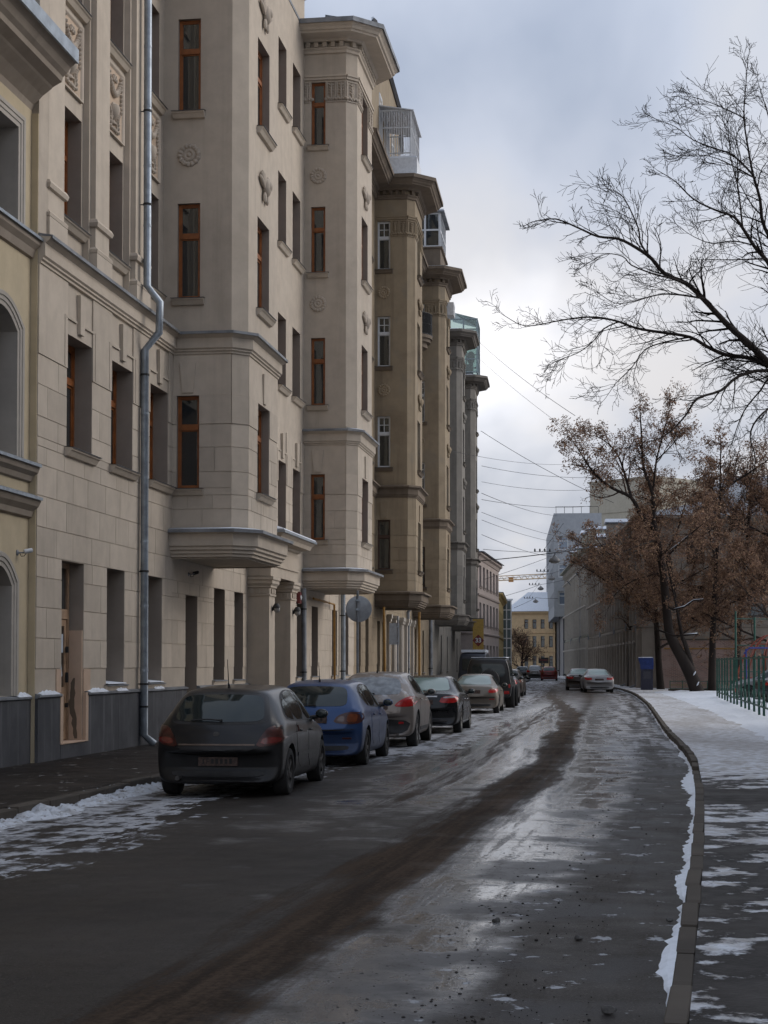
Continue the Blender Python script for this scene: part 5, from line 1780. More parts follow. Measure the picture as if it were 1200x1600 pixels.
def downpipe(name, label, Mx, pts, r, mt, brackets=(), group=None, shoe=True):
    base = Mx @ Vector((pts[0][0], -pts[0][1], pts[0][2]))
    root = thing(name, label, 'downpipe' if 'down' in name else 'pipe', (base.x, base.y, base.z), 0, group)
    w = [Mx @ Vector((p[0], -p[1], p[2])) - base for p in pts]
    mb = MB()
    mb.tube(w, r, 14)
    # socket joints every couple of metres
    for i in range(len(w) - 1):
        ln = (w[i + 1] - w[i]).length
        k = int(ln / 1.35)
        for j in range(1, k + 1):
            c = w[i].lerp(w[i + 1], j / (k + 1))
            dd = (w[i + 1] - w[i]).normalized() * 0.025
            mb.tube([c - dd, c + dd], r * 1.07, 14)
    mb.build('pipe', mt, root, smooth=True)
    for z in brackets:
        for i in range(len(pts) - 1):
            a, b = sorted((pts[i][2], pts[i + 1][2]))
            if a <= z <= b and b - a > 0.2:
                t = (z - pts[i][2]) / (pts[i + 1][2] - pts[i][2])
                c = w[i].lerp(w[i + 1], t)
                d_ = pts[i][1] + (pts[i + 1][1] - pts[i][1]) * t
                br = MB()
                br.tube([c - Vector((0, 0, 0.02)), c + Vector((0, 0, 0.02))], r * 1.16, 14)
                nrm = (Mx.to_3x3() @ Vector((0, 1, 0))).normalized()
                br.tube([c + nrm * r, c + nrm * (d_ + 0.02)], 0.012, 6)
                br.build('bracket', M['iron'], root, smooth=True)
    return root


downpipe('downpipe', 'grey zinc downpipe with a double bend over the string course, left of the first bay', house1_M,
         [(6.02, 0.30, 0.16), (5.90, 0.13, 0.34), (5.90, 0.11, 8.05), (5.90, 0.40, 8.40), (5.90, 0.42, 9.0), (5.90, 0.15, 9.35), (5.90, 0.13, 20.3)], 0.078, M['zinc'], (0.9, 1.35, 3.6, 7.55, 11.0, 12.9, 17))
downpipe('downpipe', 'grey downpipe under the second bay of the beige house', house1_M, [(22.95, 0.5, 0.12), (22.95, 0.12, 0.35), (22.95, 0.10, 4.02)], 0.075, M['sheet'], (1.5, 3.4))
downpipe('downpipe', 'pale zinc downpipe behind the round road sign', house1_M, [(29.9, 0.5, 0.12), (29.9, 0.14, 0.35), (29.9, 0.12, 8.3), (29.9, 0.3, 8.6), (29.9, 0.3, 19.9)], 0.085, M['zinc'], (1.5, 3.4))
downpipe('downpipe', 'dark downpipe on the tan house beyond its first bay', house2_M, [(18.6, 0.45, 0.12), (18.6, 0.14, 0.35), (18.6, 0.12, 4.2), (18.6, 0.6, 4.7), (18.6, 0.6, 5.6), (18.6, 0.12, 6.0), (18.6, 0.12, 20)], 0.08, M['sheet'], (1.5,))
downpipe('downpipe', 'thick grey downpipe between the tan and grey houses', house2_M, [(30.6, 0.5, 0.12), (30.6, 0.16, 0.35), (30.6, 0.14, 20.0)], 0.10, M['sheet'], (1.5,))
downpipe('gas_pipe', 'ochre gas riser beside the round road sign', house1_M, [(28.1, 0.16, 0.3), (28.1, 0.14, 3.72), (24.0, 0.2, 3.76)], 0.035, M['gas'], (1.2,))
downpipe('gas_pipe', 'tall ochre gas riser between the first and second bays of the tan house', house2_M, [(5.8, 0.5, 0.4), (5.8, 0.45, 4.0)], 0.045, M['gas'], (1.2,))
downpipe('gas_pipe', 'ochre gas riser with a bent foot beyond the tan house porch', house2_M, [(16.0, 1.1, 0.9), (16.0, 0.9, 0.95), (16.0, 0.9, 4.1)], 0.055, M['gas'], ())


def wall_lamp(Mx, u, d, z, label):
    p = Mx @ Vector((u, -d, z))
    r = thing('wall_lamp', label, 'wall lamp', p, 0, 'porch lamps')
    q = Mx.to_quaternion()
    r.rotation_mode = 'QUATERNION'; r.rotation_quaternion = q
    a = MB(); a.lathe([(0.055, 0), (0.055, 0.03), (0.035, 0.05)], Matrix.Translation((0, 0.0, 0)) @ Matrix.Rotation(R(90), 4, 'X'), 14)
    a.build('mount', M['iron'], r, smooth=True)
    g = MB(); g.ball((0, -0.13, -0.01), (0.085, 0.085, 0.10), 14, 10)
    gl = g.build('globe', simple('lamp_glass_grey', (0.28, 0.27, 0.26), 0.15, var=0.2), r, smooth='all')
    c = MB(); c.lathe([(0.098, 0.0), (0.095, 0.06), (0.05, 0.12), (0.0, 0.125)], Matrix.Translation((0, -0.12, 0.02)), 14)
    c.build('hood', M['iron'], gl, smooth=True)
    return r


wall_lamp(house1_M, 16.1, 0.57, 3.18, 'dark globe lamp on the nearer porch pillar')
wall_lamp(house1_M, 18.9, 0.57, 3.18, 'dark globe lamp on the farther porch pillar')


def sec_cam(Mx, u, d, z, label, body_m, yaw=0.0):
    p = Mx @ Vector((u, -d, z))
    r = thing('security_camera', label, 'camera', p)
    r.rotation_mode = 'QUATERNION'; r.rotation_quaternion = Mx.to_quaternion()
    a = MB(); a.lathe([(0.05, 0), (0.05, 0.012), (0.02, 0.03)], Matrix.Rotation(R(90), 4, 'X'), 14); a.tube([(0, -0.02, 0), (0.02, -0.10, 0.0), (0.05, -0.15, 0.02)], 0.014, 6)
    a.build('mount', M['sheet'], r, smooth=True)
    b = MB()
    Mt = Matrix.Translation((0.06, -0.16, 0.03)) @ Matrix.Rotation(yaw, 4, 'Z') @ Matrix.Rotation(R(90), 4, 'X') @ Matrix.Rotation(R(-12), 4, 'X')
    b.lathe([(0.025, -0.07), (0.038, -0.06), (0.038, 0.06), (0.032, 0.075), (0.027, 0.07)], Mt, 14)
    bo = b.build('housing', body_m, r, smooth=True)
    l = MB(); l.lathe([(0.025, 0.068), (0.02, 0.078), (0.0, 0.08)], Mt, 12); l.build('lens', M['iron'], bo, smooth=True)
    h = MB(); h.tube([(0.02, -0.04, -0.01), (0.03, -0.06, -0.06), (0.06, -0.10, -0.05), (0.06, -0.14, 0.0)], 0.006, 5); h.build('cable', M['iron'], r)


yh_M = house1_M @ Matrix.Translation((0, 0.12, 0))
sec_cam(yh_M, -0.55, 0.0, 3.55, 'small white security camera on the yellow wall', M['steel_w'], R(35))
sec_cam(house1_M, 9.75, 0.0, 3.75, 'dark flood lamp camera under the first bay', M['iron'], R(-20))
# red fire-alarm bell box under the second bay
ab = thing('alarm_box', 'small red box on the wall under the second bay', 'alarm box', house1_M @ Vector((22.35, 0, 3.72)))
ab.rotation_mode = 'QUATERNION'; ab.rotation_quaternion = house1_M.to_quaternion()
m_ = MB(); m_.box(-0.13, 0.13, -0.12, 0.0, -0.17, 0.17); m_.build('case', simple('alarm_red', (0.11, 0.008, 0.008), 0.5), ab)
m_ = MB(); m_.lathe([(0.07, 0.0), (0.07, 0.02), (0.03, 0.035), (0, 0.036)], Matrix.Translation((0, -0.12, 0)) @ Matrix.Rotation(R(90), 4, 'X'), 14); m_.build('sounder', M['steel_w'], ab, smooth=True)

# ------------------------------------------------------------------ cars
# car frame: x to the car's right, y forward, z up, origin on the ground at mid length
def lerp_tab(tab, t, i):
    for k in range(len(tab) - 1):
        if tab[k][0] <= t <= tab[k + 1][0]:
            f = (t - tab[k][0]) / (tab[k + 1][0] - tab[k][0])
            f = f
            return tab[k][i] + (tab[k + 1][i] - tab[k][i]) * f
    return tab[-1][i] if t > tab[-1][0] else tab[0][i]


def car_body_mesh(sp):
    """loft of cross-sections; sp['st'] rows: y, z_bottom, z_belt, z_top, half width at the flank, half width at the top"""
    st = sp['st']
    boxy = sp.get('boxy', 0.0)
    Lh = sp['L'] / 2
    rings = []
    for (y, zb, zs, zt, w, wt) in st:
        zs = min(zs, zt - 0.03)
        mid = zb + (zs - zb) * 0.48
        cab = max(0.0, min(1.0, (zt - zs - 0.1) / 0.25))
        sh = 0.935 + 0.02 * boxy
        p = [(0, zb), (w * 0.62, zb), (w * 0.90, zb + 0.015), (w * 0.975, zb + 0.10), (w * 1.0, mid), (w * 0.995, zs - 0.16), (w * 0.975, zs - 0.05), (w * sh, zs)]
        # cabin side
        bx, bz = p[-1]
        tx, tz = wt, zt - 0.05 - 0.03 * cab
        for f in (0.12, 0.5, 0.85):
            bul = 0.03 * math.sin(f * math.pi) * cab
            p.append((bx + (tx - bx) * f + bul - 0.012 * (1 - f) * cab, bz + (tz - bz) * f))
        p.append((tx - 0.03, tz + 0.03))
        p.append((tx * 0.82, zt - 0.018))
        p.append((tx * 0.45, zt - 0.003))
        p.append((0, zt))
        ring = []
        full = p + [(-x, z) for x, z in reversed(p[1:-1])]
        for x, z in full:
            wr = max(0.0, 1 - (y + Lh) / 0.9); wf = max(0.0, 1 - (Lh - y) / 1.1)
            k = (abs(x) / max(w, 0.1)) ** 3.2
            ring.append((x, y + k * (sp.get('rr', 0.22) * wr - sp.get('rf', 0.38) * wf), z))
        rings.append(ring)
    n = len(rings[0])
    vs = [v for r in rings for v in r]
    fs = []
    for i in range(len(rings) - 1):
        for k in range(n):
            k2 = (k + 1) % n
            fs.append((i * n + k, i * n + k2, (i + 1) * n + k2, (i + 1) * n + k))
    # end caps: shrink ring toward its middle, then fill as strips left-right
    def cap(ri, flip):
        ring = rings[ri]
        h = n // 2
        b = ri * n
        for k in range(h):
            a, c = k, k + 1
            d, e = (n - k) % n, (n - k - 1) % n
            f = (b + a, b + c, b + e, b + d)
            f = tuple(dict.fromkeys(f))
            if len(f) >= 3: fs.append(f if flip else tuple(reversed(f)))
    cap(0, False); cap(len(rings) - 1, True)
    me = bpy.data.meshes.new('body')
    me.from_pydata(vs, [], fs)
    bm = bmesh.new(); bm.from_mesh(me)
    bmesh.ops.remove_doubles(bm, verts=bm.verts, dist=0.0005)
    bmesh.ops.recalc_face_normals(bm, faces=bm.faces)
    bm.to_mesh(me); bm.free()
    return me


def eval_mesh(o):
    dg = bpy.context.evaluated_depsgraph_get()
    dg.update()
    return bpy.data.meshes.new_from_object(o.evaluated_get(dg))


def chaikin(pts, n=2):
    for _ in range(n):
        q = []
        for i in range(len(pts)):
            a, b = Vector(pts[i]), Vector(pts[(i + 1) % len(pts)])
            q.append(a * 0.78 + b * 0.22); q.append(a * 0.22 + b * 0.78)
        pts = q
    return pts


def densify(pts, step=0.06):
    out = []
    for i in range(len(pts)):
        a, b = Vector(pts[i]), Vector(pts[(i + 1) % len(pts)])
        k = max(1, int((b - a).length / step))
        for j in range(k): out.append(a.lerp(b, j / k))
    return out


def patch_mesh(bvh, outline, view, off, mat, rings=5, rnd_n=2, skirt=0.02, name='patch', smooth='all'):
    """a shell that follows the body: outline seen from behind (x,z), from the front, or from a side (y,z)"""
    pts = [Vector(p) for p in outline]
    if rnd_n: pts = chaikin(pts, rnd_n)
    pts = densify(pts)
    c = sum(pts, Vector((0, 0))) / len(pts)
    def shoot(p, s):
        if view == 'back': o, d = Vector((p.x, -6, p.y)), Vector((0, 1, 0))
        elif view == 'front': o, d = Vector((p.x, 6, p.y)), Vector((0, -1, 0))
        elif view == 'right': o, d = Vector((6, p.x, p.y)), Vector((-1, 0, 0))
        elif view == 'left': o, d = Vector((-6, p.x, p.y)), Vector((1, 0, 0))
        else: o, d = Vector((p.x, p.y, 6)), Vector((0, 0, -1))
        h = bvh.ray_cast(o, d)
        if h[0] is None:
            h = bvh.find_nearest(o + d * 5.2)
            if h[0] is None: return Vector((0, 0, 0))
        nn = h[1]
        if nn.dot(d) > 0: nn = -nn
        return h[0] + nn * s
    mb = MB()
    n = len(pts)
    scal = [1.0 - i / rings for i in range(rings)]
    rows = []
    if skirt: rows.append([shoot(p, -skirt) for p in pts])
    for s in scal: rows.append([shoot(c + (p - c) * s, off) for p in pts])
    cc = shoot(c, off)
    for r in rows: mb.v.extend([tuple(v) for v in r])
    mb.v.append(tuple(cc))
    for i in range(len(rows) - 1):
        for k in range(n):
            k2 = (k + 1) % n
            mb.f.append((i * n + k, i * n + k2, (i + 1) * n + k2, (i + 1) * n + k)); mb.m.append(0)
    L0 = (len(rows) - 1) * n
    for k in range(n): mb.f.append((L0 + k, L0 + (k + 1) % n, len(mb.v) - 1)); mb.m.append(0)
    me = mb.mesh(name, mat, smooth=smooth)
    # make sure the shell faces outwards
    if view in ('right', 'left', 'back', 'front'):
        dv = {'right': Vector((1, 0, 0)), 'left': Vector((-1, 0, 0)), 'back': Vector((0, -1, 0)), 'front': Vector((0, 1, 0))}[view]
        s = sum((p.normal * p.area for p in me.polygons), Vector())
        if s.dot(dv) < 0: me.flip_normals()
    if smooth == 'all' and skirt:
        try: me.set_sharp_from_angle(angle=R(50))
        except Exception: pass
    return me


def wheel_meshes(r, w, spokes, rim_mat):
    t = MB()
    prof = []
    hw = w / 2
    tp = [(r * 0.66, -hw * 0.80), (r * 0.70, -hw * 0.96), (r * 0.84, -hw), (r * 0.95, -hw * 0.93), (r * 0.99, -hw * 0.72), (r, -hw * 0.4), (r, hw * 0.4), (r * 0.99, hw * 0.72), (r * 0.95, hw * 0.93), (r * 0.84, hw), (r * 0.70, hw * 0.96), (r * 0.66, hw * 0.80), (r * 0.63, hw * 0.5), (r * 0.63, -hw * 0.5), (r * 0.66, -hw * 0.80)]
    Mx = Matrix.Rotation(R(90), 4, 'Y')
    t.lathe(tp, Mx, 28, cap=False)
    tyre = t.mesh('tyre', M['tyre'], smooth=True)
    q = MB()
    q.lathe([(r * 0.66, hw * 0.80), (r * 0.64, hw * 0.84), (r * 0.615, hw * 0.78), (r * 0.60, hw * 0.2), (r * 0.60, -hw * 0.7), (r * 0.66, -hw * 0.78)], Mx, 28, cap=False)
    q.lathe([(0.0, hw * 0.82), (r * 0.13, hw * 0.80), (r * 0.17, hw * 0.7), (r * 0.17, 0.0)], Mx, 16, cap=False)
    for s in range(spokes):
        a = 2 * math.pi * s / spokes
        ca, sa = math.cos(a), math.sin(a)
        def P(rad, wid, x): return (x, rad * ca - wid * sa, rad * sa + wid * ca)
        w0, w1 = r * 0.085, r * 0.11
        x0, x1 = hw * 0.74, hw * 0.80
        vs = [P(r * 0.12, -w0, x0), P(r * 0.12, w0, x0), P(r * 0.62, w1, x1), P(r * 0.62, -w1, x1), P(r * 0.12, -w0, x0 - 0.03), P(r * 0.12, w0, x0 - 0.03), P(r * 0.62, w1, x1 - 0.04), P(r * 0.62, -w1, x1 - 0.04)]
        q.add(vs, [(0, 1, 2, 3), (4, 7, 6, 5), (0, 4, 5, 1), (1, 5, 6, 2), (2, 6, 7, 3), (3, 7, 4, 0)])
    q.lathe([(0.0, 0.0), (r * 0.61, 0.01)], Mx, 24, mi=1, cap=False)
    rim = q.mesh('rim', [rim_mat, M['iron']], smooth=True)
    return tyre, rim


def mirror_pts(pts): return [(-x, z) for x, z in reversed(pts)]


def make_car(sp):
    """returns the Empty of a finished car"""
    root = thing(sp['name'], sp['label'], 'car', (0, 0, 0), 0, sp.get('group'))
    P = sp['paint']
    raw = car_body_mesh(sp)
    tmp = bpy.data.objects.new('tmp', raw); COL.objects.link(tmp)
    sub = tmp.modifiers.new('s', 'SUBSURF'); sub.levels = 2; sub.render_levels = 2
    smooth_me = eval_mesh(tmp)
    tmp.data = smooth_me
    tmp.modifiers.clear()
    bm = bmesh.new(); bm.from_mesh(smooth_me); bvh = BVHTree.FromBMesh(bm); bm.free()
    for m_ in (P, M['iron']): smooth_me.materials.append(m_)
    # wheel arches
    r, wb = sp['r'], sp['wb']
    y_r = -sp['L'] / 2 + sp['ro']
    ys = (y_r, y_r + wb)
    W = max(s[4] for s in sp['st'])
    cut = MB()
    ar = r * sp.get('arch', 1.17)
    for y in ys:
        for s in (-1, 1):
            Mx = Matrix.Translation((s * (W + 0.15), y, r + 0.01)) @ Matrix.Rotation(R(-90) * s, 4, 'Y')
            cut.lathe([(ar, 0), (ar, 0.48)], Mx, 32)
    co = cut.build('cut', [M['iron']])
    bo = tmp.modifiers.new('b', 'BOOLEAN'); bo.operation = 'DIFFERENCE'; bo.object = co; bo.solver = 'EXACT'
    bo.material_mode = 'TRANSFER'
    body_me = eval_mesh(tmp)
    bpy.data.objects.remove(tmp); bpy.data.objects.remove(co)
    body_me.polygons.foreach_set('use_smooth', [True] * len(body_me.polygons))
    try: body_me.set_sharp_from_angle(angle=R(38))
    except Exception: pass
    body = link('body', body_me, root)

    def part(name, outline, view, off, mat, par=None, **kw):
        return link(name, patch_mesh(bvh, outline, view, off, mat, name=name, **kw), par or root)

    # glass
    rw = part('rear_window', sp['rear_win'], 'back', 0.004, sp.get('rglass', M['car_glass']))
    if sp.get('rear_surround'):
        part('rear_window_surround', sp['rear_surround'], 'back', 0.002, M['trim'])
    part('windscreen', sp['front_win'], 'front', 0.004, M['car_glass'])
    for v in ('right', 'left'):
        if sp.get('glass_band'):
            part('window_surround', sp['glass_band'], v, 0.002, M['trim'], rings=3)
        for wn in sp['side_wins']:
            part('side_window', wn, v, 0.005, M['car_glass'], rnd_n=1)
        for dn, hd in sp['doors']:
            dr = part('door', dn, v, 0.004, P, rnd_n=1, skirt=0.012)
            sx = 1 if v == 'right' else -1
            hb = MB(); hb.ball((0, 0, 0), (0.018, 0.085, 0.017), 8, 6)
            h = bvh.ray_cast(Vector((sx * 6, hd[0], hd[1])), Vector((-sx, 0, 0)))
            ho = hb.build('handle', sp.get('handle', P), dr, smooth='all'); ho.location = h[0] + Vector((sx * 0.022, 0, 0))
        if sp.get('side_strip'):
            part('side_strip', sp['side_strip'], v, 0.012, sp.get('strip_mat', M['trim']), rnd_n=0, rings=2, skirt=0.014)
        if sp.get('sill'):
            part('sill_trim', sp['sill'], v, 0.01, M['trim'], rnd_n=0, rings=2)
    # lamps
    for s in (1, -1):
        tl = sp['tail'] if s > 0 else mirror_pts(sp['tail'])
        t = part('tail_light', tl, 'back', 0.010, sp.get('tail_mat', M['red_lamp']), rnd_n=1, rings=4)
        for li in sp.get('tail_in', []):
            pts = li[0] if s > 0 else mirror_pts(li[0])
            part('lamp_lens', pts, 'back', 0.014, li[1], par=t, rnd_n=1, rings=3, skirt=0.006)
        hl = sp['head'] if s > 0 else mirror_pts(sp['head'])
        part('headlight', hl, 'front', 0.008, M['clear_lamp'], rnd_n=1, rings=4)
        # mirrors
        my, mz = sp['mirror']
        mx = s * (W + 0.065)
        mm = MB()
        mm.ball((mx, my, mz), (0.095, 0.06, 0.068), 14, 10)
        mm.v = [(x, y if y > my - 0.03 else my - 0.03, z) for x, y, z in mm.v]
        mo = mm.build('mirror', sp.get('mirror_mat', P), root, smooth=True)
        g = MB(); g.ball((mx, my - 0.032, mz), (0.078, 0.006, 0.052), 12, 8); g.build('mirror_glass', M['car_glass'], mo, smooth='all')
        a = MB(); a.tube([(s * (W - 0.10), my + 0.03, mz - 0.06), (mx - s * 0.06, my + 0.01, mz - 0.04)], 0.03, 8); a.build('mirror_arm', M['trim'], mo)
    # bumper, plate, trims
    for bp in sp.get('back_parts', []):
        nm, pts, mt, off = bp[:4]
        mt = mt or P
        part(nm, pts, 'back', off, mt, rnd_n=bp[4] if len(bp) > 4 else 1, rings=4)
    for bp in sp.get('front_parts', []):
        nm, pts, mt, off = bp[:4]
        part(nm, pts, 'front', off, mt, rnd_n=1, rings=4)
    pz = sp['plate']
    h = bvh.ray_cast(Vector((0, -6, pz)), Vector((0, 1, 0)))
    py = h[0].y
    pb = MB(); pb.box(-0.26, 0.26, py - 0.03, py + 0.02, pz - 0.056, pz + 0.056)
    plo = pb.build('number_plate', sp.get('plate_mat', M['plate']), root)
    ch = MB()
    rr = random.Random(sp['name'] + sp['label'])
    x = -0.21
    for k in range(7):
        wch = 0.036
        for t in range(rr.choice((2, 3))):
            if rr.random() < 0.5: ch.box(x, x + wch, py - 0.032, py - 0.0305, pz - 0.03 + 0.028 * t, pz - 0.02 + 0.028 * t)
            else: ch.box(x + wch * rr.choice((0, 0.75)), x + wch * rr.choice((0.25, 1.0)), py - 0.032, py - 0.0305, pz - 0.03, pz + 0.03)
        x += 0.06
    ch.build('plate_characters', M['trim'], plo)
    if sp.get('antenna'):
        ay, ln = sp['antenna']
        h = bvh.ray_cast(Vector((0, ay, 6)), Vector((0, 0, -1)))
        a = MB(); z = h[0].z - 0.01
        a.tube([(0, ay, z), (0, ay - 0.01, z + 0.05), (0, ay - 0.05, z + 0.07)], [0.022, 0.014, 0.008], 8)
        a.tube([(0, ay - 0.02, z + 0.05), (0, ay - 0.02 - ln * 0.28, z + 0.05 + ln)], [0.007, 0.004], 6)
        a.build('aerial', M['iron'], root)
    if sp.get('wiper'):
        wz, wl = sp['wiper']
        pts = []
        for k in range(9):
            x = 0.06 - wl * k / 8
            h = bvh.ray_cast(Vector((x, -6, wz + 0.015 * math.sin(k / 8 * math.pi))), Vector((0, 1, 0)))
            pts.append(h[0] + h[1] * 0.03)
        a = MB(); a.tube(pts, [0.02] + [0.011] * 8, 6)
        a.build('wiper', M['trim'], rw)
    for ex in sp.get('exhaust', []):
        e = MB(); e.tube([(ex, -sp['L'] / 2 + 0.25, 0.27), (ex, -sp['L'] / 2 + 0.02, 0.265)], 0.03, 10); e.build('exhaust', M['rim_dark'], root, smooth=True)
    # underbody box
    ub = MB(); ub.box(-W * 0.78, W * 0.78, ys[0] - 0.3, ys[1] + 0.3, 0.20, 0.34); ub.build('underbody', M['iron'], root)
    ax = MB()
    for y in ys: ax.tube([(-W * 0.8, y, r), (W * 0.8, y, r)], 0.05, 8)
    ax.build('axle', M['iron'], root)
    # wheels
    tyre, rim = wheel_meshes(r, sp.get('tw', 0.21), sp.get('spokes', 5), sp.get('rim', M['rim']))
    for y in ys:
        for s in (1, -1):
            wo = bpy.data.objects.new('wheel', None); COL.objects.link(wo); wo.parent = root
            wo.location = (s * (W - sp.get('tw', 0.21) / 2 - 0.015), y, r)
            wo.rotation_euler = (random.uniform(0, 1.2), 0, 0 if s > 0 else math.pi)
            link('tyre', tyre, wo); link('rim', rim, wo)
    for fn in sp.get('more', []): fn(root, bvh, part, sp)
    return root


def place_car(o, x_rear_right, y_rear_wheel, slope, sp):
    """park so that the outer face of the right rear tyre stands at (x, y)"""
    W = max(s[4] for s in sp['st']) - 0.015
    a = -math.atan(slope)
    y_r = -sp['L'] / 2 + sp['ro']
    Rm = Matrix.Rotation(a, 3, 'Z')
    off = Rm @ Vector((W, y_r, 0))
    o.location = (x_rear_right - off.x, y_rear_wheel - off.y, 0.012)
    o.rotation_euler = (0, 0, a)


def hatch_stations(L, W, H, belt, tail_z, roof_y0, ws_y, hood_z, bump_z, gc=0.155, wt=0.56, rear_top=None, hip=0.0):
    """L length, W half width, H height; belt at rear/front; tail_z top of the tailgate below glass; roof_y0 rear end of the roof (from the rear), ws_y windscreen base from the front"""
    h = L / 2
    zt = rear_top or (H - 0.06)
    return [
        (-h + 0.00, gc + 0.09, bump_z - 0.06, bump_z, W * 0.80, W * 0.60),
        (-h + 0.04, gc + 0.04, bump_z - 0.02, bump_z + 0.05, W * 0.92, W * 0.68),
        (-h + 0.10, gc + 0.03, tail_z - 0.14, tail_z - 0.03, W * 0.96, W * 0.74),
        (-h + 0.17, gc + 0.02, tail_z - 0.03, tail_z + 0.05, W * 0.975, wt * 1.22),
        (-h + roof_y0 * 0.55, gc + 0.05, belt[0] + 0.01, tail_z + (zt - tail_z) * 0.56, W * 0.99, wt * 1.10),
        (-h + roof_y0, gc + 0.04, belt[0] + 0.0, zt, W * 1.0, wt * 1.0),
        (-h + roof_y0 + 0.10, gc + 0.03, belt[0], zt + 0.022, W * 1.0, wt),
        (-h + L * 0.36, gc, belt[0] - 0.02, H - 0.012, W * 1.0, wt * 1.02),
        (-h + L * 0.50, gc, (belt[0] + belt[1]) / 2, H, W * 1.0, wt * 1.03),
        (-h + L * 0.60, gc, belt[1] + 0.01, H - 0.045, W * 1.0, wt * 1.02),
        (h - ws_y - (H - hood_z) * 0.75, gc, belt[1], H - 0.20, W * 1.0, wt * 1.05),
        (h - ws_y, gc, belt[1] - 0.03, hood_z + 0.02, W * 0.995, wt * 1.18),
        (h - ws_y + 0.14, gc, belt[1] - 0.06, hood_z - 0.005, W * 0.99, W * 0.76),
        (h - ws_y * 0.45, gc + 0.02, hood_z - 0.16, hood_z - 0.08, W * 0.98, W * 0.74),
        (h - 0.18, gc + 0.04, hood_z - 0.30, hood_z - 0.20, W * 0.95, W * 0.68),
        (h - 0.05, gc + 0.07, hood_z - 0.42, hood_z - 0.30, W * 0.90, W * 0.62),
        (h, gc + 0.15, hood_z - 0.48, hood_z - 0.40, W * 0.78, W * 0.52),
    ]


def sedan_stations(L, W, H, belt, trunk_z, trunk_len, rw_len, ws_y, hood_z, bump_z, gc=0.17, wt=0.56):
    h = L / 2
    return [
        (-h + 0.00, gc + 0.09, bump_z - 0.06, bump_z, W * 0.80, W * 0.62),
        (-h + 0.04, gc + 0.04, bump_z - 0.0, bump_z + 0.08, W * 0.92, W * 0.72),
        (-h + 0.11, gc + 0.03, trunk_z - 0.16, trunk_z - 0.03, W * 0.96, W * 0.76),
        (-h + 0.22, gc + 0.06, trunk_z - 0.09, trunk_z + 0.012, W * 0.975, W * 0.78),
        (-h + trunk_len * 0.7, gc + 0.05, trunk_z - 0.06, trunk_z + 0.010, W * 0.99, W * 0.77),
        (-h + trunk_len, gc + 0.04, belt[0] - 0.01, trunk_z + 0.03, W * 1.0, wt * 1.24),
        (-h + trunk_len + rw_len * 0.5, gc + 0.03, belt[0], trunk_z + (H - trunk_z) * 0.52, W * 1.0, wt * 1.10),
        (-h + trunk_len + rw_len, gc, belt[0], H - 0.055, W * 1.0, wt * 1.0),
        (-h + trunk_len + rw_len + 0.2, gc, belt[0], H - 0.015, W * 1.0, wt * 1.0),
        (-h + L * 0.52, gc, (belt[0] + belt[1]) / 2, H, W * 1.0, wt * 1.02),
        (-h + L * 0.60, gc, belt[1], H - 0.04, W * 1.0, wt * 1.02),
        (h - ws_y - (H - hood_z) * 0.85, gc, belt[1], H - 0.19, W * 1.0, wt * 1.06),
        (h - ws_y, gc, belt[1] - 0.03, hood_z + 0.02, W * 0.995, wt * 1.22),
        (h - ws_y + 0.14, gc, belt[1] - 0.06, hood_z - 0.005, W * 0.99, W * 0.76),
        (h - ws_y * 0.45, gc + 0.02, hood_z - 0.14, hood_z - 0.06, W * 0.98, W * 0.74),
        (h - 0.18, gc + 0.04, hood_z - 0.28, hood_z - 0.17, W * 0.95, W * 0.68),
        (h - 0.05, gc + 0.07, hood_z - 0.40, hood_z - 0.28, W * 0.90, W * 0.62),
        (h, gc + 0.15, hood_z - 0.46, hood_z - 0.38, W * 0.78, W * 0.52),
    ]


def sym(pts):
    """right-hand half outline (x>=0, from bottom to top) to a closed symmetric one"""
    return pts + [(-x, z) for x, z in reversed(pts) if x > 1e-6]


GR = 'cars parked along the left kerb'
cars = {}

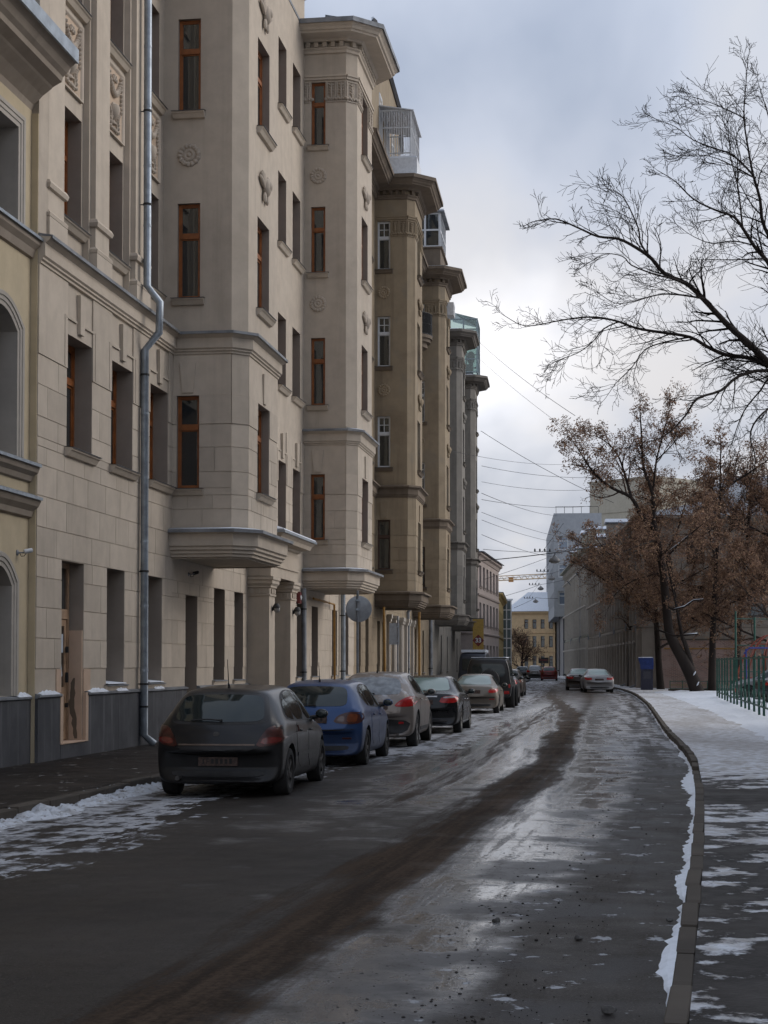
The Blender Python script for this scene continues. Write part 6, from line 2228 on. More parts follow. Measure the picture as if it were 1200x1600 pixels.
# --- dark grey five-door hatchback, nearest
L, W, H = 4.25, 0.865, 1.46
h = L / 2
sp = dict(name='hatchback', label='dirty dark grey hatchback, nearest of the parked cars', group=GR, L=L, r=0.315, wb=2.61, ro=0.80, paint=paint('paint_dark_grey', (0.018, 0.018, 0.020), 0.3, 0.25, 0.8, (0.015, 0.0138, 0.0128), z0=0.3, z1=1.0),
          st=hatch_stations(L, W, H, (0.97, 0.92), 0.93, 0.66, 1.12, 0.98, 0.62, wt=0.58), rim=M['rim_dark'],
          rear_win=sym([(0.30, 0.985), (0.595, 1.00), (0.565, 1.18), (0.515, 1.315), (0.25, 1.335)]),
          rear_surround=sym([(0.30, 0.95), (0.66, 0.965), (0.615, 1.20), (0.555, 1.345), (0.25, 1.37)]),
          front_win=sym([(0.3, 1.0), (0.66, 1.0), (0.56, 1.33), (0.25, 1.37)]),
          glass_band=[(-1.36, 1.03), (-1.02, 0.965), (0.95, 0.935), (1.12, 0.965), (0.35, 1.335), (-0.35, 1.395), (-0.95, 1.325), (-1.30, 1.15)],
          side_wins=[[(-1.27, 1.04), (-0.93, 0.99), (-0.80, 0.99), (-0.80, 1.15), (-0.90, 1.30), (-1.22, 1.16)], [(-0.72, 0.985), (-0.02, 0.97), (-0.02, 1.36), (-0.38, 1.365), (-0.85, 1.31)], [(0.06, 0.97), (0.88, 0.955), (0.98, 0.97), (0.34, 1.31), (0.06, 1.35)]],
          doors=[([(-0.92, 0.62), (-0.70, 0.34), (-0.02, 0.31), (-0.02, 0.94), (-0.92, 0.955)], (-0.66, 0.84)), ([(0.0, 0.31), (0.86, 0.31), (1.02, 0.62), (1.02, 0.90), (0.0, 0.935)], (0.14, 0.82))],
          side_strip=[(-0.85, 0.50), (0.92, 0.48), (0.92, 0.525), (-0.85, 0.545)], strip_mat=None,
          tail=[(0.50, 0.66), (0.80, 0.70), (0.86, 0.80), (0.84, 0.94), (0.66, 0.93), (0.57, 0.80)], tail_mat=M['dark_lamp'],
          tail_in=[([(0.56, 0.70), (0.79, 0.72), (0.82, 0.79), (0.60, 0.79)], simple('tail_lens_low', (0.16, 0.018, 0.014), 0.2, var=0.3, coat=0.8))],
          head=[(0.42, 0.62), (0.78, 0.68), (0.80, 0.80), (0.55, 0.74)], mirror=(0.72, 1.02),
          back_parts=[('tailgate', sym([(0.30, 0.63), (0.50, 0.655), (0.565, 0.80), (0.62, 0.955), (0.3, 0.945)]), 0, 0.005), ('chrome_strip', [(-0.50, 0.685), (0.50, 0.685), (0.50, 0.705), (-0.50, 0.705)], simple('chrome_dark_dirty', (0.16, 0.12, 0.095), 0.5, 0.5), 0.012, 0),
                      ('plate_recess', sym([(0.30, 0.60), (0.46, 0.63), (0.54, 0.675)]) , M['trim'], 0.008), ('bumper_insert', sym([(0.3, 0.27), (0.60, 0.29), (0.62, 0.35), (0.30, 0.345)]), M['trim'], 0.006),
                      ('badge', [(-0.03, 0.80), (0.03, 0.80), (0.045, 0.83), (0.03, 0.86), (-0.03, 0.86), (-0.045, 0.83)], M['rim_dark'], 0.010)],
          plate=0.475, plate_mat=M['plate_dirty'], antenna=(-1.28, 0.34), wiper=(0.985, 0.42), exhaust=[-0.5], spokes=5)
sp['strip_mat'] = sp['paint']
c = make_car(sp); place_car(c, -1.235, 22.15, 0.125, sp); cars['astra'] = c

# --- blue hatchback
L, W, H = 4.40, 0.87, 1.465
sp = dict(name='hatchback', label='blue hatchback parked second in the left row', group=GR, L=L, r=0.315, wb=2.64, ro=0.83, paint=paint('paint_blue', (0.028, 0.070, 0.185), 0.35, 0.28, 0.7, (0.030, 0.030, 0.038), z0=0.15, z1=0.75),
          st=hatch_stations(L, W, H, (0.98, 0.93), 0.98, 0.70, 1.10, 0.98, 0.62, wt=0.57), rim=M['rim_dark'],
          rear_win=sym([(0.30, 1.02), (0.57, 1.03), (0.56, 1.20), (0.50, 1.335), (0.25, 1.355)]),
          front_win=sym([(0.3, 1.0), (0.66, 1.0), (0.56, 1.33), (0.25, 1.37)]),
          glass_band=[(-1.30, 1.16), (-0.98, 0.99), (0.95, 0.945), (1.12, 0.965), (0.35, 1.335), (-0.35, 1.395), (-0.95, 1.345), (-1.25, 1.25)],
          side_wins=[[(-1.18, 1.15), (-0.95, 1.02), (-0.82, 1.02), (-0.92, 1.315), (-1.16, 1.24)], [(-0.76, 1.01), (-0.02, 0.985), (-0.02, 1.355), (-0.38, 1.365), (-0.87, 1.32)], [(0.06, 0.98), (0.88, 0.965), (0.98, 0.98), (0.34, 1.31), (0.06, 1.35)]],
          doors=[([(-0.95, 0.62), (-0.72, 0.34), (-0.02, 0.31), (-0.02, 0.95), (-0.95, 0.965)], (-0.72, 0.86)), ([(0.0, 0.31), (0.86, 0.31), (1.02, 0.62), (1.02, 0.91), (0.0, 0.945)], (0.14, 0.84))],
          tail=[(0.36, 0.75), (0.62, 0.72), (0.80, 0.74), (0.85, 0.82), (0.82, 0.92), (0.60, 0.93), (0.42, 0.86)], tail_mat=M['dark_lamp'],
          tail_in=[([(0.58, 0.76), (0.74, 0.755), (0.76, 0.89), (0.60, 0.90)], M['amber_lamp']), ([(0.42, 0.78), (0.54, 0.76), (0.55, 0.86), (0.46, 0.85)], simple('lamp_smoke', (0.10, 0.05, 0.04), 0.25, var=0.2, coat=0.8))],
          head=[(0.42, 0.62), (0.78, 0.68), (0.80, 0.80), (0.55, 0.74)], mirror=(0.72, 1.03),
          back_parts=[('tailgate', sym([(0.30, 0.65), (0.60, 0.66), (0.63, 0.99), (0.3, 1.0)]), 0, 0.004), ('bumper_insert', sym([(0.3, 0.27), (0.60, 0.29), (0.62, 0.36), (0.30, 0.355)]), M['trim'], 0.006), ('reflector', [(0.50, 0.47), (0.66, 0.47), (0.66, 0.50), (0.50, 0.50)], M['dark_lamp'], 0.01, 0),
                      ('bumper_shelf', sym([(0.4, 0.615), (0.70, 0.63), (0.70, 0.645), (0.4, 0.635)]), M['trim'], 0.004)],
          plate=0.80, plate_mat=M['plate_dirty'], antenna=(-1.30, 0.30), wiper=(1.015, 0.46), exhaust=[-0.45], spokes=6)
c = make_car(sp); place_car(c, -0.275, 28.7, 0.13, sp); cars['mazda'] = c

# --- taupe crossover, its back window frosted over
L, W, H = 4.63, 0.90, 1.58
sp = dict(name='crossover', label='taupe crossover with a frosted back window and snowy roof', group=GR, L=L, r=0.36, wb=2.80, ro=0.93, paint=paint('paint_taupe', (0.26, 0.222, 0.192), 0.45, 0.28, 0.55, (0.06, 0.052, 0.046), z0=0.2, z1=0.7, snow=0.28),
          st=hatch_stations(L, W, H, (1.09, 1.02), 1.06, 0.80, 1.22, 1.05, 0.70, gc=0.20, wt=0.57), rim=M['rim'],
          rear_win=sym([(0.30, 1.10), (0.60, 1.12), (0.575, 1.30), (0.50, 1.43), (0.25, 1.455)]), rglass=M['frosted_glass'],
          front_win=sym([(0.3, 1.08), (0.68, 1.08), (0.58, 1.42), (0.25, 1.47)]),
          glass_band=[(-1.18, 1.19), (-0.95, 1.10), (0.95, 1.035), (1.12, 1.055), (0.40, 1.43), (-0.30, 1.505), (-0.85, 1.46), (-1.15, 1.30)],
          side_wins=[[(-1.08, 1.19), (-0.86, 1.13), (-0.02, 1.09), (-0.02, 1.465), (-0.35, 1.475), (-0.83, 1.43), (-1.07, 1.29)], [(0.06, 1.085), (0.88, 1.06), (0.98, 1.075), (0.38, 1.41), (0.06, 1.455)]],
          doors=[([(-0.95, 0.72), (-0.70, 0.40), (-0.02, 0.36), (-0.02, 1.05), (-0.95, 1.08)], (-0.72, 0.98)), ([(0.0, 0.36), (0.92, 0.36), (1.05, 0.70), (1.05, 0.99), (0.0, 1.045)], (0.14, 0.95))],
          tail=[(0.46, 0.86), (0.72, 0.85), (0.87, 0.87), (0.89, 0.98), (0.86, 1.06), (0.74, 1.06), (0.56, 0.97)], tail_mat=M['red_lamp'],
          tail_in=[([(0.52, 0.89), (0.62, 0.885), (0.66, 0.97), (0.58, 0.95)], simple('lamp_round_red', (0.42, 0.05, 0.05), 0.2, coat=0.8))],
          head=[(0.42, 0.72), (0.80, 0.78), (0.82, 0.90), (0.55, 0.84)], mirror=(0.74, 1.12), handle=M['chrome'],
          back_parts=[('tailgate', sym([(0.30, 0.62), (0.58, 0.64), (0.64, 1.07), (0.3, 1.08)]), 0, 0.004), ('bumper_cladding', sym([(0.3, 0.28), (0.72, 0.32), (0.82, 0.56), (0.3, 0.60)]), M['trim'], 0.008), ('reflector', [(0.56, 0.50), (0.66, 0.50), (0.66, 0.545), (0.56, 0.545)], M['red_lamp'], 0.014, 0),
                      ('plate_recess', sym([(0.28, 0.78), (0.36, 0.80), (0.33, 0.95), (0.25, 0.95)]), M['plate_dirty'], 0.008)],
          sill=[(-0.85, 0.335), (0.90, 0.325), (0.90, 0.40), (-0.85, 0.41)], plate=0.86, antenna=(-1.22, 0.16), wiper=(1.10, 0.4), exhaust=[-0.55, 0.55], spokes=7, tw=0.23)
c = make_car(sp); place_car(c, 0.715, 35.1, 0.125, sp); cars['ex'] = c

# --- black saloon
L, W, H = 4.86, 0.91, 1.45
sedan_parts = dict(front_win=sym([(0.3, 1.02), (0.66, 1.02), (0.56, 1.32), (0.25, 1.36)]),
                   glass_band=[(-1.30, 0.995), (-0.95, 0.985), (0.95, 0.935), (1.12, 0.96), (0.30, 1.33), (-0.30, 1.39), (-0.75, 1.36), (-1.18, 1.12)],
                   side_wins=[[(-1.16, 1.03), (-0.92, 1.015), (-0.02, 0.985), (-0.02, 1.35), (-0.33, 1.355), (-0.72, 1.325), (-1.08, 1.12)], [(0.06, 0.98), (0.88, 0.955), (0.98, 0.97), (0.30, 1.30), (0.06, 1.345)]],
                   doors=[([(-0.98, 0.60), (-0.75, 0.32), (-0.02, 0.29), (-0.02, 0.95), (-0.98, 0.97)], (-0.75, 0.85)), ([(0.0, 0.29), (0.92, 0.29), (1.05, 0.62), (1.05, 0.90), (0.0, 0.945)], (0.14, 0.83))],
                   head=[(0.42, 0.60), (0.80, 0.66), (0.82, 0.78), (0.55, 0.72)], mirror=(0.74, 1.02))


def seat_backs(root, bvh, part, sp):
    pass


sp = dict(name='saloon_car', label='black saloon with red and clear tail lights, parked fourth in the left row', group=GR, L=L, r=0.335, wb=2.775, ro=1.06,
          paint=paint('paint_black_green', (0.010, 0.011, 0.012), 0.3, 0.2, 0.5, (0.020, 0.018, 0.018), z0=0.1, z1=0.7),
          st=sedan_stations(L, W, H, (0.99, 0.93), 1.02, 0.72, 0.78, 1.15, 0.97, 0.62, wt=0.57), rim=M['rim'],
          rear_win=sym([(0.30, 1.07), (0.62, 1.07), (0.55, 1.25), (0.485, 1.37), (0.25, 1.385)]), rglass=glass_mat('teal_glass', (0.3, 0.4, 0.4), 0.12, (0.16, 0.24, 0.225), 0.0),
          tail=[(0.40, 0.78), (0.70, 0.77), (0.84, 0.80), (0.86, 0.90), (0.80, 0.945), (0.48, 0.935)], tail_mat=M['red_lamp'], tail_in=[([(0.50, 0.885), (0.80, 0.895), (0.78, 0.93), (0.52, 0.925)], M['clear_lamp'])],
          handle=M['chrome'], side_strip=[(-1.0, 0.275), (0.95, 0.265), (0.95, 0.285), (-1.0, 0.295)], strip_mat=M['chrome'],
          back_parts=[('boot_lid', sym([(0.30, 0.655), (0.62, 0.67), (0.66, 0.985), (0.3, 1.0)]), 0, 0.004), ('chrome_strip', [(-0.36, 0.915), (0.36, 0.915), (0.36, 0.945), (-0.36, 0.945)], M['chrome'], 0.012, 0), ('bumper_insert', sym([(0.3, 0.30), (0.55, 0.31), (0.55, 0.37), (0.3, 0.37)]), M['trim'], 0.008),
                      ('exhaust_trim', [(0.42, 0.31), (0.60, 0.31), (0.60, 0.36), (0.42, 0.36)], M['rim_dark'], 0.015)],
          plate=0.80, plate_mat=M['plate_dirty'], spokes=7, **sedan_parts)
c = make_car(sp); place_car(c, 1.96, 41.95, 0.13, sp); cars['lexus'] = c
SP_SEDAN = sp

# --- beige-grey coupe-like saloon
L, W, H = 4.49, 0.88, 1.39
sp = dict(name='saloon_car', label='beige-grey saloon in front of the black off-roader', group=GR, L=L, r=0.32, wb=2.725, ro=0.98, paint=paint('paint_beige_grey', (0.185, 0.160, 0.130), 0.4, 0.3, 0.6, (0.10, 0.085, 0.07), z0=0.1, z1=0.9, snow=0.1),
          st=sedan_stations(L, W, H, (0.94, 0.89), 0.97, 0.66, 0.74, 1.20, 0.93, 0.60, gc=0.15, wt=0.55), rim=M['rim'],
          rear_win=sym([(0.30, 1.01), (0.62, 1.01), (0.54, 1.19), (0.47, 1.31), (0.25, 1.325)]), rglass=glass_mat('teal_glass_pale', (0.3, 0.4, 0.4), 0.12, (0.19, 0.255, 0.255), 0.0),
          tail=[(0.52, 0.735), (0.72, 0.73), (0.83, 0.76), (0.85, 0.84), (0.80, 0.875), (0.56, 0.86)], tail_mat=M['red_lamp'], tail_in=[([(0.60, 0.82), (0.80, 0.825), (0.78, 0.865), (0.62, 0.855)], simple('lamp_pink', (0.38, 0.12, 0.10), 0.2, coat=0.8))],
          back_parts=[('boot_lid', sym([(0.30, 0.61), (0.62, 0.63), (0.64, 0.93), (0.3, 0.945)]), 0, 0.004), ('bumper_line', [(-0.74, 0.555), (0.74, 0.555), (0.74, 0.575), (-0.74, 0.575)], M['trim'], 0.006, 0), ('bumper_insert', sym([(0.3, 0.26), (0.60, 0.28), (0.62, 0.34), (0.3, 0.34)]), M['trim'], 0.008), ('reflector', [(0.56, 0.50), (0.74, 0.50), (0.74, 0.53), (0.56, 0.53)], M['red_lamp'], 0.01, 0)],
          plate=0.77, plate_mat=M['plate_dirty'], spokes=8,
          front_win=sym([(0.3, 0.98), (0.64, 0.98), (0.54, 1.26), (0.25, 1.30)]),
          glass_band=[(-1.20, 0.955), (-0.95, 0.945), (0.85, 0.895), (1.02, 0.92), (0.25, 1.27), (-0.30, 1.33), (-0.72, 1.30), (-1.08, 1.08)],
          side_wins=[[(-1.06, 0.99), (-0.90, 0.975), (-0.02, 0.945), (-0.02, 1.29), (-0.33, 1.295), (-0.68, 1.265), (-0.98, 1.08)], [(0.06, 0.94), (0.80, 0.915), (0.88, 0.93), (0.25, 1.24), (0.06, 1.285)]],
          doors=[([(-0.85, 0.60), (-0.70, 0.30), (-0.02, 0.27), (-0.02, 0.91), (-0.85, 0.925)], (-0.65, 0.80)), ([(0.0, 0.27), (0.90, 0.27), (1.0, 0.60), (1.0, 0.86), (0.0, 0.905)], (0.14, 0.78))],
          head=[(0.42, 0.58), (0.80, 0.62), (0.82, 0.74), (0.55, 0.70)], mirror=(0.66, 0.98))
c = make_car(sp); place_car(c, 4.05, 58.5, 0.13, sp); cars['bmw'] = c

# --- boxy black off-roader with a spare wheel on the back door
L, W, H = 4.30, 0.90, 1.97
h = L / 2
st = [(-h, 0.42, 0.98, 1.00, W * 0.93, W * 0.86), (-h + 0.015, 0.40, 1.12, 1.86, W * 0.985, W * 0.80), (-h + 0.06, 0.40, 1.12, H - 0.04, W, W * 0.82), (-h + 0.25, 0.40, 1.12, H, W, W * 0.825),
      (-0.3, 0.40, 1.12, H, W, W * 0.825), (0.30, 0.40, 1.12, H, W, W * 0.825), (0.55, 0.40, 1.12, H - 0.03, W, W * 0.82), (0.95, 0.40, 1.12, 1.22, W, W * 0.84), (1.05, 0.40, 1.09, 1.15, W, W * 0.86),
      (h - 0.25, 0.42, 1.05, 1.10, W, W * 0.86), (h - 0.04, 0.44, 1.02, 1.08, W * 0.98, W * 0.85), (h, 0.46, 0.98, 1.02, W * 0.93, W * 0.8)]


def spare(root, bvh, part, sp):
    y = -sp['L'] / 2
    Mx = Matrix.Translation((0.05, y - 0.12, 1.12)) @ Matrix.Rotation(R(90), 4, 'X')
    m1 = MB(); m1.lathe([(0.30, 0.13), (0.37, 0.10), (0.385, 0.0), (0.37, -0.11), (0.28, -0.12)], Mx, 32)
    o = m1.build('spare_wheel', M['trim'], root, smooth=True)
    m2 = MB(); m2.lathe([(0.385, 0.03), (0.398, 0.0), (0.398, -0.05), (0.385, -0.08)], Mx, 32, cap=False); m2.build('spare_ring', M['chrome'], o, smooth=True)
    s = MB(); s.box(-0.68, 0.68, -1.95, 0.35, 1.972, 2.0); s.build('roof_snow', M['snow_clean'], root)
    for sx in (-1, 1):
        for yy in (-1.27, 1.33):
            b = MB(); b.lathe([(0.47, 0.0), (0.49, 0.10), (0.44, 0.11)], Matrix.Translation((sx * (sp_W - 0.02), yy, 0.40)) @ Matrix.Rotation(R(90) * sx, 4, 'Y'), 26, cap=False)
            b.build('wheel_flare', M['trim'], root, smooth=True)
        t = MB(); t.box(sx * 0.72 - 0.10, sx * 0.72 + 0.10, y - 0.05, y + 0.02, 0.56, 0.68); t.build('bumper_light', M['red_lamp'], root)
    bp = MB(); bp.box(-0.86, 0.86, y - 0.10, y + 0.05, 0.46, 0.56); bp.build('rear_bumper', M['trim'], root)


sp_W = W
sp = dict(name='off_roader', label='tall boxy black off-roader with a spare wheel on its back door', group=GR, L=L, r=0.39, wb=2.60, ro=0.88, paint=paint('paint_black', (0.014, 0.014, 0.015), 0.2, 0.25, 0.4, (0.03, 0.028, 0.026), z0=0.2, z1=0.9),
          st=st, rr=0.03, rf=0.06, boxy=1, arch=1.12, rim=M['rim'], rear_win=sym([(0.3, 1.24), (0.66, 1.24), (0.62, 1.72), (0.3, 1.74)]), front_win=sym([(0.3, 1.28), (0.70, 1.28), (0.62, 1.82), (0.3, 1.84)]),
          side_wins=[[(-1.95, 1.26), (-1.15, 1.26), (-1.15, 1.76), (-1.93, 1.76)], [(-1.05, 1.24), (-0.28, 1.24), (-0.28, 1.77), (-1.05, 1.77)], [(-0.18, 1.24), (0.68, 1.24), (0.48, 1.77), (-0.18, 1.77)]],
          doors=[([(-1.08, 0.52), (-0.24, 0.52), (-0.24, 1.20), (-1.08, 1.20)], (-0.98, 1.05)), ([(-0.21, 0.52), (0.78, 0.52), (0.78, 1.20), (-0.21, 1.20)], (-0.10, 1.05))],
          side_strip=[(-1.95, 0.84), (1.9, 0.84), (1.9, 0.90), (-1.95, 0.90)], strip_mat=M['trim'], tail=[(0.78, 0.80), (0.86, 0.80), (0.86, 0.95), (0.78, 0.95)], head=[(0.5, 0.75), (0.75, 0.75), (0.75, 0.98), (0.5, 0.98)], mirror=(0.62, 1.32),
          plate=0.70, plate_mat=M['plate_dirty'], spokes=5, tw=0.26, more=[spare])
c = make_car(sp); place_car(c, 5.05, 65.7, 0.125, sp); cars['g'] = c


# --- copies of the same body shapes farther off, each in its own paint
def repaint(o, old, new):
    for ch in o.children_recursive:
        if ch.type == 'MESH' and any(m_ == old for m_ in ch.data.materials):
            ch.data = ch.data.copy()
            for i, m_ in enumerate(ch.data.materials):
                if m_ == old: ch.data.materials[i] = new
    return o


def clone(src, label, pm, x, y, slope, group, flip=False, dz=0.012):
    o = copy_tree(cars[src])
    old = [ch for ch in cars[src].children if ch.name.startswith('body')][0].data.materials[0]
    repaint(o, old, pm)
    o['label'] = label
    if group: o['group'] = group
    elif 'group' in o: del o['group']
    o.location = (x, y, dz)
    o.rotation_euler = (0, 0, -math.atan(slope) + (math.pi if flip else 0))
    return o


pm_dark = paint('paint_dark_snowy', (0.03, 0.03, 0.033), 0.3, 0.3, 0.6, (0.05, 0.045, 0.04), snow=0.4)
pm_brown = paint('paint_dark_brown', (0.045, 0.036, 0.030), 0.3, 0.3, 0.7, (0.07, 0.055, 0.045))
pm_red = paint('paint_red', (0.20, 0.018, 0.018), 0.2, 0.3, 0.5, (0.08, 0.04, 0.035))
pm_sil = paint('paint_silver', (0.33, 0.33, 0.335), 0.5, 0.3, 0.6, (0.12, 0.105, 0.095), z0=0.1, z1=0.6)
pm_grey = paint('paint_mid_grey', (0.20, 0.205, 0.21), 0.4, 0.3, 0.6, (0.07, 0.06, 0.055), snow=0.15)
clone('ex', 'dark crossover with snow on its back window, just beyond the off-roader', pm_dark, 4.95, 72.2, 0.12, GR)
clone('mazda', 'dark brown hatchback last in the near left row', pm_brown, 6.75, 90.0, 0.13, GR)
FAR = 'cars parked far along the street'
clone('mazda', 'red hatchback far along the left kerb', pm_red, 16.9, 170.5, 0.1, FAR)
clone('ex', 'silver crossover parked before the red hatchback', pm_sil, 16.05, 177.0, 0.1, FAR)
clone('astra', 'dark hatchback half hidden behind the silver crossover', pm_dark, 15.5, 186.0, 0.1, FAR)
RG = 'saloons parked by the right kerb'
clone('lexus', 'silver saloon parked at the right kerb, seen from behind', pm_sil, 12.95, 101.5, 0.055, RG)
clone('lexus', 'dark saloon parked in front of the silver one at the right kerb', pm_brown, 12.85, 109.5, 0.10, RG)
YG = 'cars behind the green fence'
clone('astra', 'grey hatchback parked behind the green fence', pm_grey, 17.75, 75.0, -4.0, YG, dz=0.13)
clone('lexus', 'black saloon with red tail lights behind the near end of the fence', pm_dark, 17.1, 66.5, 3.5, YG, dz=0.13)

# ------------------------------------------------------------------ houses farther along the street
def block_house(name, label, p0, p1, depth, z1, wm, cols, floors, jamb=0.22, style='plain', fm=None, pm=None, ends=((), ()), z0=0.1, cornice=0.35, cm=None, roof=None, roof_h=1.6, surround=None, sill=True, side_cols=None):
    """plain house: the front runs from p0 to p1 with the inside on its left; side_cols: windows on the end wall at p1"""
    d = Vector((p1[0] - p0[0], p1[1] - p0[1]))
    Ln = d.length
    rz = math.atan2(d.y, d.x)
    root = thing(name, label, 'building', (p0[0], p0[1], 0), rz)
    ops = [(c[0], c[1], f[0], f[1]) for c in cols for f in floors]
    w = MB()
    wall_panel(w, (0, 0), (1, 0), Ln, z0, z1, ops, jamb, 0, 0)
    sops = [(c[0], c[1], f[0], f[1]) for c in (side_cols or []) for f in floors]
    wall_panel(w, (Ln, 0), (0, 1), depth, z0, z1, sops, jamb, 0, 0)
    wall_panel(w, (0, depth), (0, -1), depth, z0, z1, [], jamb, 0, 0)
    w.quad((0, depth, z0), (Ln, depth, z0), (Ln, depth, z1), (0, depth, z1))
    w.quad((0, 0, z1), (Ln, 0, z1), (Ln, depth, z1), (0, depth, z1))
    if z0 > 1: w.quad((0, 0, z0), (Ln, 0, z0), (Ln, depth, z0), (0, depth, z0))
    w.build('wall', wm, root)
    for c in cols:
        for f in floors:
            window(root, (0, 0), (1, 0), c[0], c[1], f[0], f[1], jamb, style, fm or M['brown_f'], pm=pm or M['pane'], sill=sill, sill_m=cm or wm, drip=0.1)
    for c in (side_cols or []):
        for f in floors:
            window(root, (Ln, 0), (0, 1), c[0], c[1], f[0], f[1], jamb, style, fm or M['brown_f'], pm=pm or M['pane'], sill=sill, sill_m=cm or wm, drip=0.1)
    if surround:
        s = MB()
        for c in cols:
            for f in floors:
                s.box(c[0] - 0.22, c[0] - 0.06, -0.2, 0.0, f[0] - 0.1, f[1] + 0.12); s.box(c[1] + 0.06, c[1] + 0.22, -0.2, 0.0, f[0] - 0.1, f[1] + 0.12)
                s.box(c[0] - 0.3, c[1] + 0.3, -0.42, 0.0, f[1] + 0.125, f[1] + 0.30)
                s.box(c[0] - 0.2, c[1] + 0.2, -0.09, 0.0, f[0] - 0.45, f[0] - 0.17)
            s.box(c[1] + 0.45, c[1] + 0.85, -0.34, 0.0, 0.1, floors[1][0] - 0.8); s.box(c[1] + 0.5, c[1] + 0.8, -0.3, 0.0, floors[1][0] - 0.5, z1 - 0.6)
            for dx in (0.2, 0.9): s.box(c[1] + dx, c[1] + dx + 0.2, -0.5, 0.0, z1 - 0.95, z1 - 0.5)
        tag(s.build('window_surrounds', surround, root), kind='stuff')
    if cornice:
        q = MB()
        pth = [(0, depth), (0, 0), (Ln, 0), (Ln, depth)]
        q.sweep(pth, [(0, z1 - 0.55), (0.06, z1 - 0.5), (cornice * 0.5, z1 - 0.3), (cornice, z1 - 0.18), (cornice, z1 - 0.03), (0, z1 + 0.02)])
        for f in floors[1:]:
            q.sweep(pth, [(0, f[0] - 0.75), (0.08, f[0] - 0.72), (0.12, f[0] - 0.6), (0, f[0] - 0.55)])
        q.build('cornice', cm or wm, root)
    if roof:
        q = MB()
        a = roof_h
        q.add([(-0.4, -0.5, z1 + 0.03), (Ln + 0.4, -0.5, z1 + 0.03), (Ln + 0.4, depth + 0.4, z1 + 0.03), (-0.4, depth + 0.4, z1 + 0.03), (min(3, Ln * 0.25), depth * 0.5, z1 + a), (Ln - min(3, Ln * 0.25), depth * 0.5, z1 + a)],
              [(0, 1, 5, 4), (1, 2, 5), (2, 3, 4, 5), (3, 0, 4), (0, 3, 2, 1)])
        q.build('roof', roof, root)
    return root


M['pink'] = plaster('plaster_pink_grey', (0.52, 0.44, 0.40), (0.43, 0.365, 0.33), 0.4, 0.3)
M['ochre'] = plaster('plaster_ochre', (0.56, 0.42, 0.19), (0.46, 0.34, 0.15), 0.4, 0.3)
M['cream'] = plaster('plaster_cream_orange', (0.68, 0.49, 0.285), (0.58, 0.41, 0.235), 0.35, 0.25)
M['green'] = plaster('plaster_grey_green', (0.36, 0.345, 0.28), (0.22, 0.21, 0.175), 0.6, 0.6, patch=(0.30, 0.36, 0.27), patch_amt=0.5)
M['brownwall'] = plaster('plaster_dingy_brown', (0.31, 0.27, 0.225), (0.20, 0.172, 0.145), 0.6, 0.6)
M['greyclad'] = plaster('cladding_blue_grey', (0.36, 0.372, 0.385), (0.33, 0.34, 0.355), 0.3, 0.1)
M['cream2'] = plaster('tower_cream', (0.42, 0.385, 0.31), (0.35, 0.32, 0.26), 0.3, 0.2)
M['tanwall'] = plaster('wall_orange_tan', (0.36, 0.225, 0.12), (0.27, 0.165, 0.095), 0.5, 0.4)


def brick_mat():
    m, nt, N, L, b = mat_new('old_brick')
    P = N.new('ShaderNodeNewGeometry').outputs['Position']
    sp = N.new('ShaderNodeSeparateXYZ'); L.new(P, sp.inputs[0])
    cb = N.new('ShaderNodeCombineXYZ'); L.new(sp.outputs['X'], cb.inputs[0]); L.new(sp.outputs['Z'], cb.inputs[1])
    br = N.new('ShaderNodeTexBrick')
    L.new(cb.outputs[0], br.inputs['Vector'])
    br.inputs['Color1'].default_value = (0.30, 0.165, 0.125, 1); br.inputs['Color2'].default_value = (0.20, 0.125, 0.10, 1); br.inputs['Mortar'].default_value = (0.34, 0.29, 0.26, 1)
    br.inputs['Scale'].default_value = 1.0; br.inputs['Brick Width'].default_value = 0.26; br.inputs['Row Height'].default_value = 0.078; br.inputs['Mortar Size'].default_value = 0.012
    n = noise_n(N, L, P, 0.9, 5, 0.6)
    L.new(mixc(N, L, maprange(N, L, n, 0.42, 0.6, 0, 0.8), br.outputs[0], (0.37, 0.27, 0.235)), b.inputs['Base Color'])
    b.inputs['Roughness'].default_value = 0.95
    return m


M['brick'] = brick_mat()


def cols_of(n, start, step, w): return [(start + step * i, start + step * i + w) for i in range(n)]


# left side, beyond the bay houses
block_house('pink_house', 'pale pink-grey house with narrow windows beyond the grey bays', (7.0, 124.0), (9.8, 142.0), 10, 10.1, M['pink'], cols_of(6, 1.2, 2.9, 1.5), [(1.4, 3.2), (4.7, 6.4), (7.6, 9.2)], fm=M['white_f'], style='plain', cornice=0.3, roof=M['snow_clean'], roof_h=1.2, ends=((), ()))
block_house('ochre_house', 'ochre house with a snowy roof behind the pink house', (11.0, 160.0), (13.2, 184.0), 9, 8.6, M['ochre'], cols_of(6, 1.5, 3.6, 1.2), [(1.3, 3.2), (5.0, 7.0)], fm=M['white_f'], cornice=0.4, roof=M['snow_clean'], roof_h=0.9)
tw = thing('glass_stair_tower', 'narrow glazed stair tower with white grid beside the ochre house', 'stair tower', (12.6, 184.6, 0), 0)
g = MB(); g.box(0, 1.5, 0, 3.5, 0.1, 8.7); g.build('pane', glass_mat('tower_glass', (0.5, 0.6, 0.6), 0.05, (0.17, 0.215, 0.225), 0.0), tw)
g = MB()
for x in (0.0, 0.5, 1.0, 1.5):
    g.box(x - 0.06, x + 0.06, -0.06, 0.0, 0.1, 8.8); 
for k in range(9): g.box(-0.06, 1.56, -0.075, -0.061, 0.3 + 1.05 * k, 0.42 + 1.05 * k); g.box(1.501, 1.56, -0.06, 3.5, 0.3 + 1.05 * k, 0.42 + 1.05 * k)
g.box(-0.15, 1.7, -0.15, 3.7, 8.8, 8.95)
